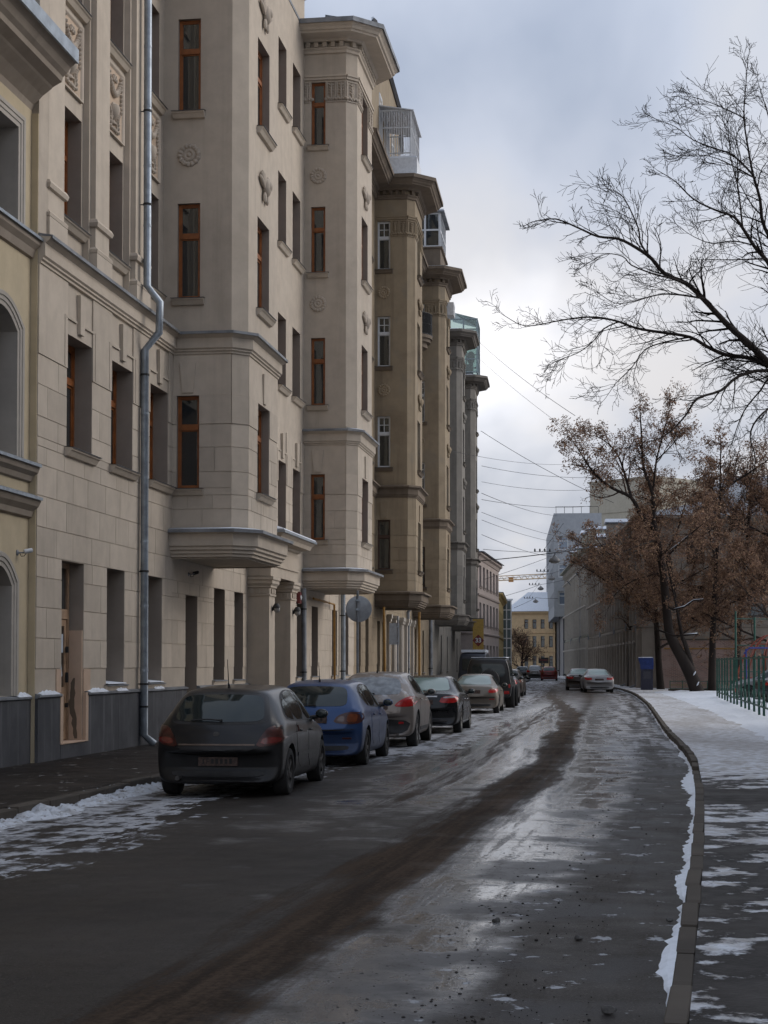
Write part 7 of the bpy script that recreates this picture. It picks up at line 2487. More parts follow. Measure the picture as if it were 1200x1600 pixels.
g.build('frame', simple('white_grid', (0.82, 0.83, 0.84), 0.5), tw)
# the street closes on an orange-yellow house
block_house('corner_house', 'orange-yellow house with a snow-covered roof closing the street', (18.6, 251.0), (25.6, 249.0), 14, 9.6, M['cream'], [(2.6 + 1.25 * i, 3.2 + 1.25 * i) for i in range(4)], [(1.2, 2.9), (4.2, 5.9), (7.0, 8.4)], fm=M['brown_f'], sill=False, cornice=0.4, roof=M['snow_clean'], roof_h=3.2)
dp = MB()
for x in (2.2, 6.3): dp.tube([(x, -0.12, 0.2), (x, -0.12, 8.9), (x - 0.3, -0.5, 9.4)], 0.07, 6)
# right side: long old house in two builds, then the modern grey block
SL = 0.06
GX = lambda y: 17.2 + SL * (y - 111)
block_house('old_green_house', 'long grey-green old house with ornate windows beyond the trees on the right', (GX(214), 214), (GX(166), 166), 14, 13.3, M['green'], cols_of(15, 1.2, 3.15, 1.25), [(1.2, 3.1), (5.2, 7.4), (9.2, 11.4)], fm=M['brown_f'], cornice=0.7, cm=M['green'], surround=M['casing'], roof=M['snow_clean'], roof_h=1.6)
block_house('old_brown_house', 'dingy brown old house with many tall windows behind the leaning tree', (GX(165.8), 165.8), (GX(111), 111), 14, 11.6, M['brownwall'], cols_of(20, 1.2, 2.7, 1.15), [(1.0, 3.0), (4.9, 7.0), (8.4, 10.4)], fm=M['brown_f'], cornice=0.6, cm=M['brownwall'], surround=M['brownwall'], roof=M['sheet'], roof_h=1.8, side_cols=[(3, 4.2), (7, 8.2)])
for k, y in enumerate((112.5, 120.0, 131.0, 147.0, 163.0, 178.0, 196.0)):
    x = GX(y) - 0.2
    m_ = MB(); m_.tube([(-0.5, 0, 0.12), (-0.05, 0, 0.35), (0, 0, 3.9), (-0.1, 0, 4.1), (-0.1, 0, 4.5), (0, 0, 4.7), (0, 0, 10.9), (-0.5, 0, 11.5)], 0.075, 8)
    o = m_.build('downpipe', M['sheet'], smooth=True); o.location = (x, y, 0)
    tag(o, ('grey downpipe at the near corner of the brown old house', 'second grey downpipe along the brown old house', 'third grey downpipe along the brown old house', 'fourth grey downpipe along the brown old house', 'grey downpipe where the brown and green old houses meet', 'nearer grey downpipe on the green old house', 'farther grey downpipe on the green old house')[k], 'downpipe', 'downpipes of the old houses')
gm = block_house('grey_block', 'modern blue-grey block overhanging the pavement with white-framed windows', (25.6, 262.0), (22.2, 217.0), 6.2, 21.4, M['greyclad'], cols_of(9, 2.0, 4.8, 2.0), [(9.4, 11.2), (13.0, 14.8), (16.6, 18.4)], fm=M['white_f'], style='thick', pm=glass_mat('sky_glass', (0.4, 0.5, 0.6), 0.05, (0.16, 0.20, 0.26), 0.0), sill=False, z0=7.9, cornice=0.0, side_cols=[(0.55, 1.9), (3.6, 5.1)])
b_ = MB(); b_.box(2.0, 44.0, 1.2, 5.9, 0.1, 7.95); b_.build('ground_storey', simple('dark_cladding', (0.10, 0.105, 0.12), 0.5), gm)
for k in range(3):
    c_ = MB(); c_.box(44.2, 44.6, 0.6 + 1.3 * k, 0.75 + 1.3 * k, 0.1, 7.9); c_.build('column', M['dark_sheet'], gm)
for k in range(2):
    c_ = MB(); c_.box(44.01, 44.03, 1.8 + 1.5 * k, 2.9 + 1.5 * k, 1.5, 6.5); c_.build('ground_pane', M['pane_dark'], gm)
rl = MB()
for k in range(6): rl.tube([(44.8, 0.3 + 1.1 * k, 21.4), (44.8, 0.3 + 1.1 * k, 22.3)], 0.03, 4)
rl.tube([(44.8, 0.2, 22.3), (44.8, 5.8, 22.3)], 0.03, 4); rl.build('roof_railing', M['iron'], gm)
block_house('cream_tower', 'cream tower block rising behind the grey one and the trees', (47.0, 300.0), (36.0, 290.0), 14, 33.5, M['cream2'], cols_of(5, 1.0, 2.9, 1.4), [(6 + 3.2 * i, 7.6 + 3.2 * i) for i in range(8)], fm=M['white_f'], sill=False, cornice=0.3)
block_house('cream_slab', 'wide cream slab block far behind the leaning trees', (49.0, 262.0), (62.0, 258.0), 14, 29.0, M['cream2'], cols_of(5, 1.0, 2.6, 1.4), [(5 + 3.2 * i, 6.6 + 3.2 * i) for i in range(7)], fm=M['brown_f'], sill=False, cornice=0.3)
# orange-tan house behind the playground
block_house('tan_yard_house', 'orange-tan house behind the playground, half hidden by twigs', (24.5, 128.0), (52.0, 126.5), 12, 14.5, M['tanwall'], cols_of(7, 2.0, 3.6, 1.2), [(1.4, 3.2), (5.0, 6.8), (8.6, 10.4)], fm=M['white_f'], cornice=0.5, roof=M['sheet'], roof_h=2.4)
# brick yard wall with a gas pipe
bw = thing('brick_wall', 'old brick yard wall behind the blue kiosk', 'wall', (18.4, 110.3, 0), 0)
m_ = MB(); m_.box(0, 6.6, 0, 0.4, 0.05, 3.3); m_.build('masonry', M['brick'], bw)
m_ = MB(); m_.box(-0.05, 6.65, -0.06, 0.46, 3.301, 3.4); m_.build('coping', M['kerb'], bw)
m_ = MB(); m_.tube([(0.5, 0, 0), (8.2, 0, 0)], 0.05, 8); o = m_.build('gas_pipe', M['gas'], smooth=True); o.location = (18.0, 110.0, 2.75)
tag(o, 'ochre gas pipe running along the brick yard wall', 'pipe')

# crane far behind
cr = thing('tower_crane', 'pale yellow lattice crane jib far beyond the roofs', 'crane', (50.0, 420.0, 0))
ym = simple('crane_yellow', (0.50, 0.36, 0.20), 0.6, var=0.2)
j = MB()
zj = 22.6
x0, x1 = -24.0, 14.0
for (dy, dz) in ((-0.6, 0), (0.6, 0), (0, 1.1)): j.tube([(x0, dy, zj + dz + (x0 + 24) * 0.05), (x1, dy, zj + dz + (x1 + 24) * 0.05)], 0.11, 5)
n = 26
for k in range(n):
    xa = x0 + (x1 - x0) * k / n; xb = x0 + (x1 - x0) * (k + 0.5) / n; xc = x0 + (x1 - x0) * (k + 1) / n
    f = lambda x: zj + (x + 24) * 0.05
    for dy in (-0.6, 0.6): j.tube([(xa, dy, f(xa)), (xb, 0, f(xb) + 1.1), (xc, dy, f(xc))], 0.06, 4)
j.build('jib', ym, cr)
q = MB()
for dx in (-0.8, 0.8):
    for dy in (-0.8, 0.8): q.tube([(dx, dy, 0), (dx, dy, 24)], 0.1, 5)
for k in range(12):
    for dy in (-0.8, 0.8): q.tube([(-0.8, dy, 2 * k), (0.8, dy, 2 * k + 2)], 0.06, 4)
q.build('mast', ym, cr)
q = MB(); q.box(-0.9, 0.9, -0.9, 0.9, 23.0, 25.0); q.build('cab', M['steel_w'], cr)
q = MB(); q.box(-18.5, -17.3, -0.5, 0.5, 22.4, 23.6); q.build('trolley', simple('crane_orange', (0.5, 0.22, 0.05), 0.6), cr)

# dormers and snowy chimneys along the old houses' eaves
for k, (y, w_, h_, zt) in enumerate(((205, 2.2, 2.0, 13.3), (193, 1.4, 1.7, 13.3), (183, 2.6, 2.6, 13.3), (172, 1.5, 2.2, 13.3), (158, 2.2, 2.0, 11.6), (146, 1.4, 2.4, 11.6))):
    r = thing('roof_dormer', ('far dormer on the green old house', 'small chimney stack on the green old house', 'largest snow-capped dormer on the green old house', 'near chimney stack on the green old house', 'far dormer on the brown old house', 'near chimney stack on the brown old house')[k], 'dormer', (GX(y) + 0.3, y, zt + 0.02), R(-93.4), 'dormers of the old houses')
    m_ = MB(); m_.box(-w_ / 2, w_ / 2, 0, 2.0, 0, h_); m_.build('block', M['green'] if k < 4 else M['brownwall'], r)
    m_ = MB(); m_.box(-w_ / 2 - 0.15, w_ / 2 + 0.15, -0.2, 2.1, h_ + 0.001, h_ + 0.12); m_.build('coping', M['sheet'], r)
    m_ = MB(); m_.box(-w_ / 2 - 0.1, w_ / 2 + 0.1, -0.15, 2.05, h_ + 0.121, h_ + 0.42)
    m_.v = [(x * (0.8 if z > h_ + 0.3 else 1), y_, z) for x, y_, z in m_.v]; m_.build('snow_cap', M['snow_clean'], r)


# house added out of view at the right, to shade the lower fronts opposite
block_house('added_shade_house', 'plain brown house added out of view at the right to shade the fronts opposite', (19.0, 45.0), (14.5, 3.0), 12, 17.0, M['brownwall'], cols_of(12, 1.5, 3.4, 1.3), [(1.4, 3.4), (5.2, 7.2), (9.0, 11.0), (12.8, 14.8)], cornice=0.5, roof=M['sheet'])

# ------------------------------------------------------------------ trees
class Tree:
    def __init__(self, seed):
        self.w = MB(); self.t = MB(); self.rnd = random.Random(seed); self.tips = []; self.rmin = 0.0075; self.kl = (0.36, 0.62)

    def limb(self, pts, r0, r1, n=7, fine=False):
        k = len(pts)
        rad = [r0 + (r1 - r0) * (i / (k - 1)) ** 0.8 for i in range(k)]
        (self.t if fine else self.w).tube(pts, rad, n, cap=False)
        return pts, rad

    def grow(self, p, d, ln, r, level, maxlev, grav, kids, spread, flat=0.6, curl=0.35):
        rnd = self.rnd
        seg = 5 if level <= 1 else (4 if level == 2 else 3)
        pts = [Vector(p)]
        d = Vector(d).normalized()
        cv = Vector((rnd.gauss(0, 1), rnd.gauss(0, 0.6), rnd.gauss(0, 1))) * curl * 0.35
        for i in range(seg):
            d = d + cv / seg * 2.2 + Vector((rnd.gauss(0, 1), rnd.gauss(0, 1) * flat, rnd.gauss(0, 1))) * 0.13 + Vector((0, 0, grav[min(level, len(grav) - 1)])) / seg
            d.normalize()
            pts.append(pts[-1] + d * (ln / seg))
        rt = max(self.rmin, r * 0.35)
        rad = [max(self.rmin, r + (rt - r) * i / seg) for i in range(seg + 1)]
        nn = 5 if level == 0 else (4 if level == 1 else 3)
        (self.w if level == 0 else self.t).tube(pts, rad, nn, cap=False)
        if level >= maxlev:
            self.tips.append((pts[-1], d)); self.tips.append((pts[max(0, seg - 1)], d))
            return
        k = kids[min(level, len(kids) - 1)]
        for i in range(k):
            t = 0.22 + 0.78 * (i + rnd.random() * 0.8) / k
            t = min(t, 0.99)
            j = min(seg - 1, int(t * seg)); f = t * seg - j
            q = pts[j].lerp(pts[j + 1], f)
            tan = (pts[j + 1] - pts[j]).normalized()
            side = Vector((rnd.gauss(0, 1), rnd.gauss(0, 1) * flat, rnd.gauss(0, 1)))
            side = (side - tan * side.dot(tan)).normalized()
            a = R(spread * rnd.uniform(0.7, 1.25))
            nd = tan * math.cos(a) + side * math.sin(a)
            self.grow(q, nd, ln * rnd.uniform(*self.kl) * (1.05 - 0.35 * t), rad[j] * rnd.uniform(0.45, 0.62), level + 1, maxlev, grav, kids, spread, flat, curl)

    def along(self, pts, rad, count, ln, maxlev, grav, kids, spread, flat=0.6, t0=0.1, curl=0.35, up=0.0, tip=0.6):
        rnd = self.rnd
        tot = [0.0]
        for i in range(len(pts) - 1): tot.append(tot[-1] + (pts[i + 1] - pts[i]).length)
        for i in range(count):
            t = t0 + (1 - t0) * (i + rnd.random()) / count
            s = t * tot[-1]
            j = max(k for k in range(len(pts) - 1) if tot[k] <= s)
            f = (s - tot[j]) / max(1e-6, tot[j + 1] - tot[j])
            q = pts[j].lerp(pts[j + 1], f)
            tan = (pts[j + 1] - pts[j]).normalized()
            side = Vector((rnd.gauss(0, 1), rnd.gauss(0, 1) * flat, rnd.gauss(0, 1) + up))
            side = (side - tan * side.dot(tan)).normalized()
            a = R(spread * rnd.uniform(0.7, 1.2))
            nd = tan * math.cos(a) + side * math.sin(a)
            r = (rad[j] + (rad[j + 1] - rad[j]) * f)
            self.grow(q, nd, ln * rnd.uniform(0.55, 1.15) * (1.1 - 0.6 * t), min(r * 0.6, 0.05) * rnd.uniform(0.6, 1.0), 1, maxlev, grav, kids, spread, flat, curl)
        tan = (pts[-1] - pts[-2]).normalized()
        self.grow(pts[-1], tan, ln * tip, rad[-1] * 0.9, 1, maxlev, grav, kids, spread, flat, curl)

    def smooth_pts(self, pts, sub=3):
        out = []
        P = [pts[0]] + list(pts) + [pts[-1]]
        for i in range(1, len(P) - 2):
            for k in range(sub):
                t = k / sub
                a, b, c, d = P[i - 1], P[i], P[i + 1], P[i + 2]
                out.append(0.5 * ((2 * b) + (-a + c) * t + (2 * a - 5 * b + 4 * c - d) * t * t + (-a + 3 * b - 3 * c + d) * t ** 3))
        out.append(P[-1])
        return out


def bare_tree():
    T = Tree(21)
    T.rmin = 0.0065; T.kl = (0.45, 0.75)
    Y0 = 54.0
    base = Vector((15.6, 56.0, 0.1))
    def px(l, dep):                  # limb courses surveyed from the picture
        out = []
        for i, (x, y) in enumerate(l):
            out.append(at(780 + x / 2.857, 60 + y / 2.857, Y0 + dep[0] + (dep[1] - dep[0]) * i / (len(l) - 1)))
        return out
    crotch1 = Vector((15.3, 55.6, 8.6)); crotch2 = Vector((15.0, 55.2, 12.0)); crotch3 = Vector((14.9, 55.4, 14.8))
    trunk = T.smooth_pts([base, Vector((15.55, 55.9, 3)), Vector((15.45, 55.8, 6)), crotch1, crotch2, crotch3, Vector((14.6, 55.2, 18.5))])
    T.limb(trunk, 0.36, 0.12, 12)
    rt = trunk
    specs = [
        (px([(1330, 1560), (1200, 1430), (1120, 1350), (1040, 1280), (970, 1205), (900, 1130), (840, 1080), (750, 1040), (690, 970), (620, 920), (540, 880), (450, 870), (370, 835), (260, 790), (170, 800)], (1.0, -4.0)), crotch1, 0.15, 0.014, 30),
        (px([(1330, 1500), (1200, 1440), (1100, 1415), (1020, 1405), (940, 1370), (860, 1325), (740, 1305), (620, 1285), (540, 1255), (440, 1235), (340, 1240), (250, 1255), (120, 1275), (30, 1230)], (1.0, 3.5)), crotch1, 0.105, 0.010, 30),
        (px([(970, 1205), (940, 1160), (860, 1140), (760, 1130), (690, 1140), (600, 1165), (520, 1170), (430, 1110)], (-1.3, -2.0)), None, 0.045, 0.008, 14),
        (px([(840, 1080), (780, 1060), (700, 1040), (600, 1000), (560, 960), (480, 950), (390, 1000)], (-2.0, -4.0)), None, 0.04, 0.008, 12),
        (px([(690, 970), (640, 900), (630, 830), (570, 700), (520, 660), (470, 650)], (-2.4, -4.0)), None, 0.04, 0.007, 12),
        (px([(860, 1325), (760, 1345), (660, 1380), (600, 1460), (530, 1530), (480, 1600)], (2.2, 1.2)), None, 0.035, 0.007, 13),
        (px([(540, 1255), (470, 1290), (420, 1350), (350, 1400), (270, 1430), (240, 1480)], (2.2, 3.8)), None, 0.03, 0.006, 12),
        (px([(1330, 1130), (1200, 970), (1150, 910), (1100, 830), (1060, 780), (980, 750), (880, 700), (800, 620), (720, 570)], (1.0, -2.0)), crotch2, 0.10, 0.009, 24),
        (px([(1200, 970), (1080, 975), (990, 975), (920, 975)], (0.4, -1.0)), None, 0.03, 0.008, 8),
        (px([(1150, 910), (1060, 890), (960, 900), (880, 870), (820, 830)], (0.2, 1.0)), None, 0.03, 0.007, 10),
        (px([(1320, 1010), (1200, 830), (1180, 700), (1150, 590), (1130, 480), (1110, 330), (1120, 180), (1130, 60)], (1.0, 0.0)), crotch3, 0.09, 0.008, 26),
        (px([(1150, 590), (1060, 500), (980, 470), (880, 430), (800, 370), (700, 330)], (0.3, 2.0)), None, 0.04, 0.007, 16),
        (px([(1150, 600), (1080, 560), (1000, 520), (930, 500), (850, 500)], (0.3, -2.0)), None, 0.03, 0.007, 12),
        (px([(1110, 330), (1050, 300), (960, 260), (900, 240), (840, 230)], (0.0, 1.0)), None, 0.025, 0.006, 12),
        (px([(1400, 1000), (1300, 700), (1240, 400), (1200, 250), (1170, 150)], (0.0, 1.5)), None, 0.05, 0.007, 20),
        (px([(1100, 830), (1080, 640), (1050, 520), (1040, 420), (1000, 300)], (-0.5, -2.0)), None, 0.035, 0.006, 14),
    ]
    P2 = lambda x, y, dpt: at(860 + x / 3.53, 560 + y / 3.53, Y0 + dpt)
    specs.append(([P2(1380, 130, 1), P2(1200, 60, 0.5), P2(1050, 90, 0), P2(950, 170, -0.5), P2(820, 215, -1), P2(760, 300, -1.2), P2(680, 390, -1.3), P2(600, 440, -1.5), P2(520, 460, -1.5)], crotch1, 0.085, 0.010, 22))
    specs.append(([P2(1380, 260, 1.5), P2(1230, 110, 2), P2(1170, 170, 2), P2(1080, 280, 2.5), P2(1030, 400, 3), P2(990, 520, 3)], crotch1, 0.06, 0.009, 16))
    specs.append(([P2(1380, 300, -1), P2(1260, 250, -2), P2(1150, 330, -3), P2(1110, 430, -3), P2(1140, 560, -3.5), P2(1100, 700, -3.5)], crotch1, 0.06, 0.009, 16))
    specs.append(([P2(1420, 100, 0), P2(1300, 20, 2), P2(1180, -60, 3), P2(1080, -40, 4), P2(980, 20, 5), P2(900, 60, 5)], crotch1, 0.05, 0.008, 18))
    for pts, cr, r0, r1, cnt in specs:
        if cr is not None: pts = [cr] + pts
        sm = T.smooth_pts(pts)
        p_, rad = T.limb(sm, r0 * 0.95, r1 * 1.1, 7)
        T.along(p_, rad, int(cnt * 1.15), 1.75, 3, (0.0, 0.06, 0.14, 0.22), (6, 4, 3), 38, 0.7, t0=0.08, curl=0.38, up=0.05, tip=0.3)
    root = thing('bare_tree', 'big bare tree whose dark boughs reach in from the right edge', 'tree', base)
    for mb, nm, mt in ((T.w, 'trunk', M['bark']), (T.t, 'crown', M['twig'])):
        mb.v = [(x - base.x, y - base.y, z - base.z) for x, y, z in mb.v]
        mb.build(nm, mt, root, smooth='all', fix=False)
    return len(T.t.f)


LEAF = []
for i, c in enumerate(((0.275, 0.158, 0.095), (0.195, 0.115, 0.075), (0.37, 0.235, 0.135))):
    LEAF.append(simple('dead_leaf', c, 0.85, var=0.35, scale=3))


def leafy_tree(name, label, skel, seed, nleaf, crown_lim, size=0.13, trunk_r=0.26, grav=(0.0, 0.25, 0.2, 0.1), count=20, ln=2.4):
    """skel: list of (points, r0, r1, branches); the first is the trunk"""
    T = Tree(seed)
    base = skel[0][0][0]
    for pts, r0, r1, cnt in skel:
        sm = T.smooth_pts(pts)
        p_, rad = T.limb(sm, r0, r1, 9 if r0 > 0.1 else 6)
        if cnt: T.along(p_, rad, cnt, ln, 3, grav, (7, 5, 3), 48, 1.0, t0=0.30 if r0 > 0.15 else 0.1, curl=0.4, up=0.35)
    root = thing(name, label, 'tree', base)
    for mb, nm, mt in ((T.w, 'trunk', M['bark']), (T.t, 'twigs', M['twig_brown'])):
        mb.v = [(x - base.x, y - base.y, z - base.z) for x, y, z in mb.v]
        mb.build(nm, mt, root, smooth='all', fix=False)
    rnd = T.rnd
    lf = MB()
    tips = [t for t in T.tips if crown_lim(t[0])]
    tips = rnd.sample(tips, int(len(tips) * 0.55))
    for i in range(nleaf):
        p, d = rnd.choice(tips)
        c = p - base + Vector((rnd.gauss(0, 0.13), rnd.gauss(0, 0.13), rnd.gauss(-0.06, 0.13)))
        u = Vector((rnd.gauss(0, 1), rnd.gauss(0, 1), rnd.gauss(0, 1))).normalized()
        v = u.orthogonal().normalized()
        s = size * rnd.uniform(0.6, 1.25)
        w = s * 0.42
        n_ = u.cross(v) * s * 0.15
        lf.add([c - u * s * 0.5, c + v * w * 0.5 + n_, c + u * s * 0.5, c - v * w * 0.5 + n_], [(0, 1, 2), (0, 2, 3)], rnd.choice((0, 0, 1, 1, 2)))
    tag(lf.build('crown', LEAF, root, fix=False), kind='stuff')
    return len(tips)


def brown_trees():
    Y = 93.0
    q = lambda x, y, d=0.0: at(860 + x / 3.53, 560 + y / 3.53, Y + d)
    r = lambda x, y, d=0.0: at(940 + x / 4.615, 900 + y / 4.615, Y + d)
    b = r(690, 845); b.z = 0.1
    # leaning tree with two stems
    main = [b, r(650, 730), r(580, 590), r(505, 450), r(480, 340), q(625, 1180), q(605, 1050), q(585, 960), q(572, 880), q(570, 750), q(520, 600), q(510, 440), q(500, 275)]
    skel = [(main, 0.42, 0.03, 30),
            ([r(675, 790), r(640, 620), r(600, 480), r(570, 380, 1), q(660, 1080, 2), q(700, 960, 3), q(740, 830, 3)], 0.20, 0.03, 16),
            ([q(572, 930), q(500, 860), q(450, 765), q(330, 705), q(230, 610, -1), q(160, 500, -1), q(110, 430, -1.5)], 0.16, 0.015, 22),
            ([q(450, 765), q(410, 620, 1), q(370, 520, 1.5), q(290, 440, 2), q(190, 410, 2)], 0.10, 0.012, 18),
            ([q(570, 740), q(590, 560), q(620, 450), q(650, 330), q(680, 250)], 0.08, 0.012, 14),
            ([q(590, 560), q(680, 470, -1), q(740, 380, -2)], 0.05, 0.01, 10),
            ([q(605, 1090), q(700, 1030, -2), q(780, 965, -3), q(860, 900, -4)], 0.09, 0.015, 16),
            ([q(600, 1000), q(520, 1020, -2), q(420, 1060, -3), q(330, 1080, -4), q(270, 1010, -4)], 0.07, 0.012, 16),
            ([q(625, 1180), q(540, 1200, 2), q(450, 1230, 3), q(360, 1300, 3), q(320, 1380, 3)], 0.06, 0.012, 14)]
    n1 = leafy_tree('leaning_tree', 'leaning multi-stemmed tree hung with brown dead leaves, snow on its trunk', skel, 5, 15000, lambda p: True, 0.17, ln=2.0)
    # its neighbours to the right
    def straight(px0, base_y, Yd, top_y, lean, seed, label, nleaf, spread, name='brown_leaf_tree', size=0.17):
        b = at(px0, base_y, Yd); b.z = 0.1
        m = Yd / 2600.0
        H = (1037 - top_y) * m + CAMZ
        tr = [b, b + Vector((lean * 0.2, 0.3, H * 0.22)), b + Vector((lean * 0.5, 0.2, H * 0.5)), b + Vector((lean * 0.8, -0.2, H * 0.75)), b + Vector((lean, 0, H))]
        sk = [(tr, 0.27, 0.03, 26)]
        rn = random.Random(seed)
        for k in range(7):
            t = 0.22 + 0.1 * k
            s = tr[0].lerp(tr[-1], t)
            an = rn.uniform(0, 6.28)
            dirv = Vector((math.cos(an), math.sin(an) * 0.7, 0))
            sk.append(([s, s + dirv * spread * 0.35 + Vector((0, 0, H * 0.07)), s + dirv * spread * 0.7 + Vector((0, 0, H * 0.15)), s + dirv * spread + Vector((0, 0, H * 0.21))], 0.09, 0.014, 18))
        return leafy_tree(name, label, sk, seed, nleaf, lambda p: True, size, ln=2.1)
    straight(1112, 1075, 97.0, 700, 0.6, 8, 'upright brown-leaved tree just right of the leaning one', 19000, 4.8)
    straight(1150, 1072, 104.0, 735, 1.0, 9, 'brown-leaved tree behind the far end of the green fence', 20000, 5.8)
    straight(1215, 1075, 96.0, 745, -0.5, 12, 'brown-leaved tree at the right edge behind the fence', 21000, 6.0)
    straight(1032, 1070, 106.0, 790, -0.6, 14, 'slender brown-leaved tree rising behind the blue kiosk', 17000, 5.4)
    straight(985, 1066, 118.0, 850, 0.3, 23, 'low brown-leaved tree between the silver saloon and the blue kiosk', 12000, 4.6)
    # young tree far down the street
    straight(815, 1056, 205.0, 995, 0.2, 17, 'small reddish tree far down the street before the orange-yellow house', 500, 2.2, 'young_tree', 0.35)
    # snow lying on the leaning trunk and a bough
    s = MB()
    rn = random.Random(6)
    for (x, y) in ((655, 790), (632, 715)):
        c = r(x, y, -0.55) + Vector((0.30, 0.1, 0.1))
        s.ball(c, (0.04, 0.06, 0.09 + 0.06 * rn.random()), 7, 5, M=Matrix.Rotation(0.5, 3, 'Y'))
    for l in ([q(680, 1380, -2), q(740, 1365, -2), q(790, 1330, -2), q(845, 1325, -2)], [q(660, 1055, -3), q(720, 1010, -3), q(775, 965, -3)], [q(745, 1520, -2), q(810, 1515, -2)]):
        s.tube(l, [0.006, 0.026, 0.012, 0.005][:len(l)], 5)
    s2 = s.build('bough_snow', M['snow_clean'], smooth='all', fix=False)
    for o in bpy.data.objects:
        if o.name.startswith('leaning_tree'):
            s2.data.transform(Matrix.Translation(-o.location)); s2.parent = o
            w = MB()
            for l, ra in (([q(680, 1386, -2), q(740, 1371, -2), q(790, 1336, -2), q(845, 1331, -2)], 0.05), ([r(610, 560, 0), q(640, 1100, -2), q(720, 1016, -3), q(785, 962, -3)], 0.06), ([q(600, 1500, 0), q(680, 1530, -1), q(745, 1527, -2), q(815, 1521, -2)], 0.05), ([q(625, 1300, 0), q(650, 1370, -1), q(680, 1386, -2)], 0.06)):
                w.tube([p - o.location for p in l], ra, 6)
            w.build('bough', M['bark'], o, smooth='all', fix=False)


print('twig faces', bare_tree())
brown_trees()

# ------------------------------------------------------------------ street furniture, wires, fence, playground
def pole_sign(name, label, x, y, build):
    r = thing(name, label, 'road sign', (x, y, 0.12))
    build(r)
    return r


sg = M['sheet']
sign_back = simple('sign_back_grey', (0.34, 0.35, 0.36), 0.5, 0.3, var=0.12)


def round_sign(r):
    m_ = MB(); m_.tube([(0, 0, 0), (0, 0, 3.35)], 0.03, 10); m_.build('pole', sg, r, smooth=True)
    d = MB(); d.lathe([(0.0, 0.0), (0.29, 0.0), (0.31, 0.012), (0.31, 0.025), (0.0, 0.025)], Matrix.Translation((0.03, 0.06, 2.92)) @ Matrix.Rotation(R(-90), 4, 'X') @ Matrix.Rotation(R(-8), 4, 'Y'), 32)
    p = d.build('plate', sign_back, r, smooth=True)
    c = MB(); c.box(-0.05, 0.05, -0.045, 0.055, 2.88, 2.93); c.box(-0.05, 0.05, -0.045, 0.055, 3.1, 3.14); c.build('clamp', M['zinc'], p)


pole_sign('round_road_sign', 'back of a round grey road sign on a pole by the kerb', -0.62, 39.0, round_sign)


def rect_sign(r):
    m_ = MB(); m_.tube([(0, 0, 0), (0, 0, 3.3)], 0.03, 10); m_.build('pole', sg, r, smooth=True)
    d = MB(); d.box(-0.30, 0.06, -0.005, 0.0, 2.3, 3.05); p = d.build('plate', sign_back, r)
    c = MB(); c.box(-0.04, 0.04, -0.04, 0.0, 2.4, 2.44); c.box(-0.04, 0.04, -0.04, 0.0, 2.9, 2.94); c.build('clamp', M['zinc'], p)


pole_sign('square_road_sign', 'small rectangular sign plate on a pole before the tan house', 0.48, 58.0, rect_sign)

# vertical banner with the diamond-shaped 33 sign
ban = thing('banner_sign', 'tall yellow banner carrying a dark red diamond with the number 33', 'shop sign', (5.95, 112.5, 0.12))
m_ = MB(); m_.box(0.05, 0.78, -0.03, 0.03, 1.9, 4.65); m_.build('banner', simple('banner_yellow', (0.44, 0.28, 0.06), 0.6, var=0.15), ban)
m_ = MB(); m_.box(-0.2, 0.8, -0.02, 0.02, 4.66, 4.71); m_.box(-0.2, 0.8, -0.02, 0.02, 1.84, 1.89); m_.build('arm', M['iron'], ban)
m_ = MB(); m_.add([(0.03, -0.06, 3.2), (0.42, -0.06, 2.78), (0.81, -0.06, 3.2), (0.42, -0.06, 3.62), (0.03, -0.035, 3.2), (0.42, -0.035, 2.78), (0.81, -0.035, 3.2), (0.42, -0.035, 3.62)],
               [(0, 1, 2, 3), (7, 6, 5, 4), (0, 4, 5, 1), (1, 5, 6, 2), (2, 6, 7, 3), (3, 7, 4, 0)])
dia = m_.build('diamond_plate', simple('sign_red', (0.17, 0.02, 0.014), 0.5, var=0.1), ban)
tx = bpy.data.curves.new('numerals', 'FONT'); tx.body = '33'; tx.size = 0.42; tx.align_x = 'CENTER'; tx.align_y = 'CENTER'; tx.extrude = 0.004; tx.offset = 0.012
tx.materials.append(M['steel_w'])
to = bpy.data.objects.new('numerals_curve', tx); COL.objects.link(to); _nm = eval_mesh(to); bpy.data.objects.remove(to); to = link('numerals', _nm, dia); to.location = (0.42, -0.068, 3.2); to.rotation_euler = (R(90), 0, 0)

# van parked beyond the off-roader: only its white roof and screen show
van = thing('van', 'dark van with a snow-white roof and one lit headlight behind the off-roader', 'van', (5.55, 101.0, 0.012), -math.atan(0.12))
st = [(-2.3, 0.35, 1.2, 1.3, 0.80, 0.72), (-2.22, 0.30, 1.25, 2.3, 0.90, 0.78), (-2.0, 0.28, 1.25, 2.42, 0.93, 0.80), (1.0, 0.28, 1.25, 2.44, 0.93, 0.80), (1.4, 0.28, 1.25, 2.3, 0.93, 0.78), (1.9, 0.28, 1.2, 1.45, 0.93, 0.78), (2.3, 0.3, 1.0, 1.12, 0.90, 0.7), (2.4, 0.4, 0.8, 0.9, 0.8, 0.6)]
me = car_body_mesh(dict(st=st, L=4.8, boxy=1, rr=0.08, rf=0.2)); me.materials.append(paint('paint_van', (0.05, 0.055, 0.07), 0.2, 0.35, 0.4))
t_ = bpy.data.objects.new('t', me); COL.objects.link(t_); t_.modifiers.new('s', 'SUBSURF').levels = 2
vm = eval_mesh(t_); bpy.data.objects.remove(t_)
vm.polygons.foreach_set('use_smooth', [True] * len(vm.polygons))
link('body', vm, van)
m_ = MB(); m_.box(-0.72, 0.72, -2.0, 1.1, 2.42, 2.58); m_.build('roof_snow', M['snow_clean'], van)
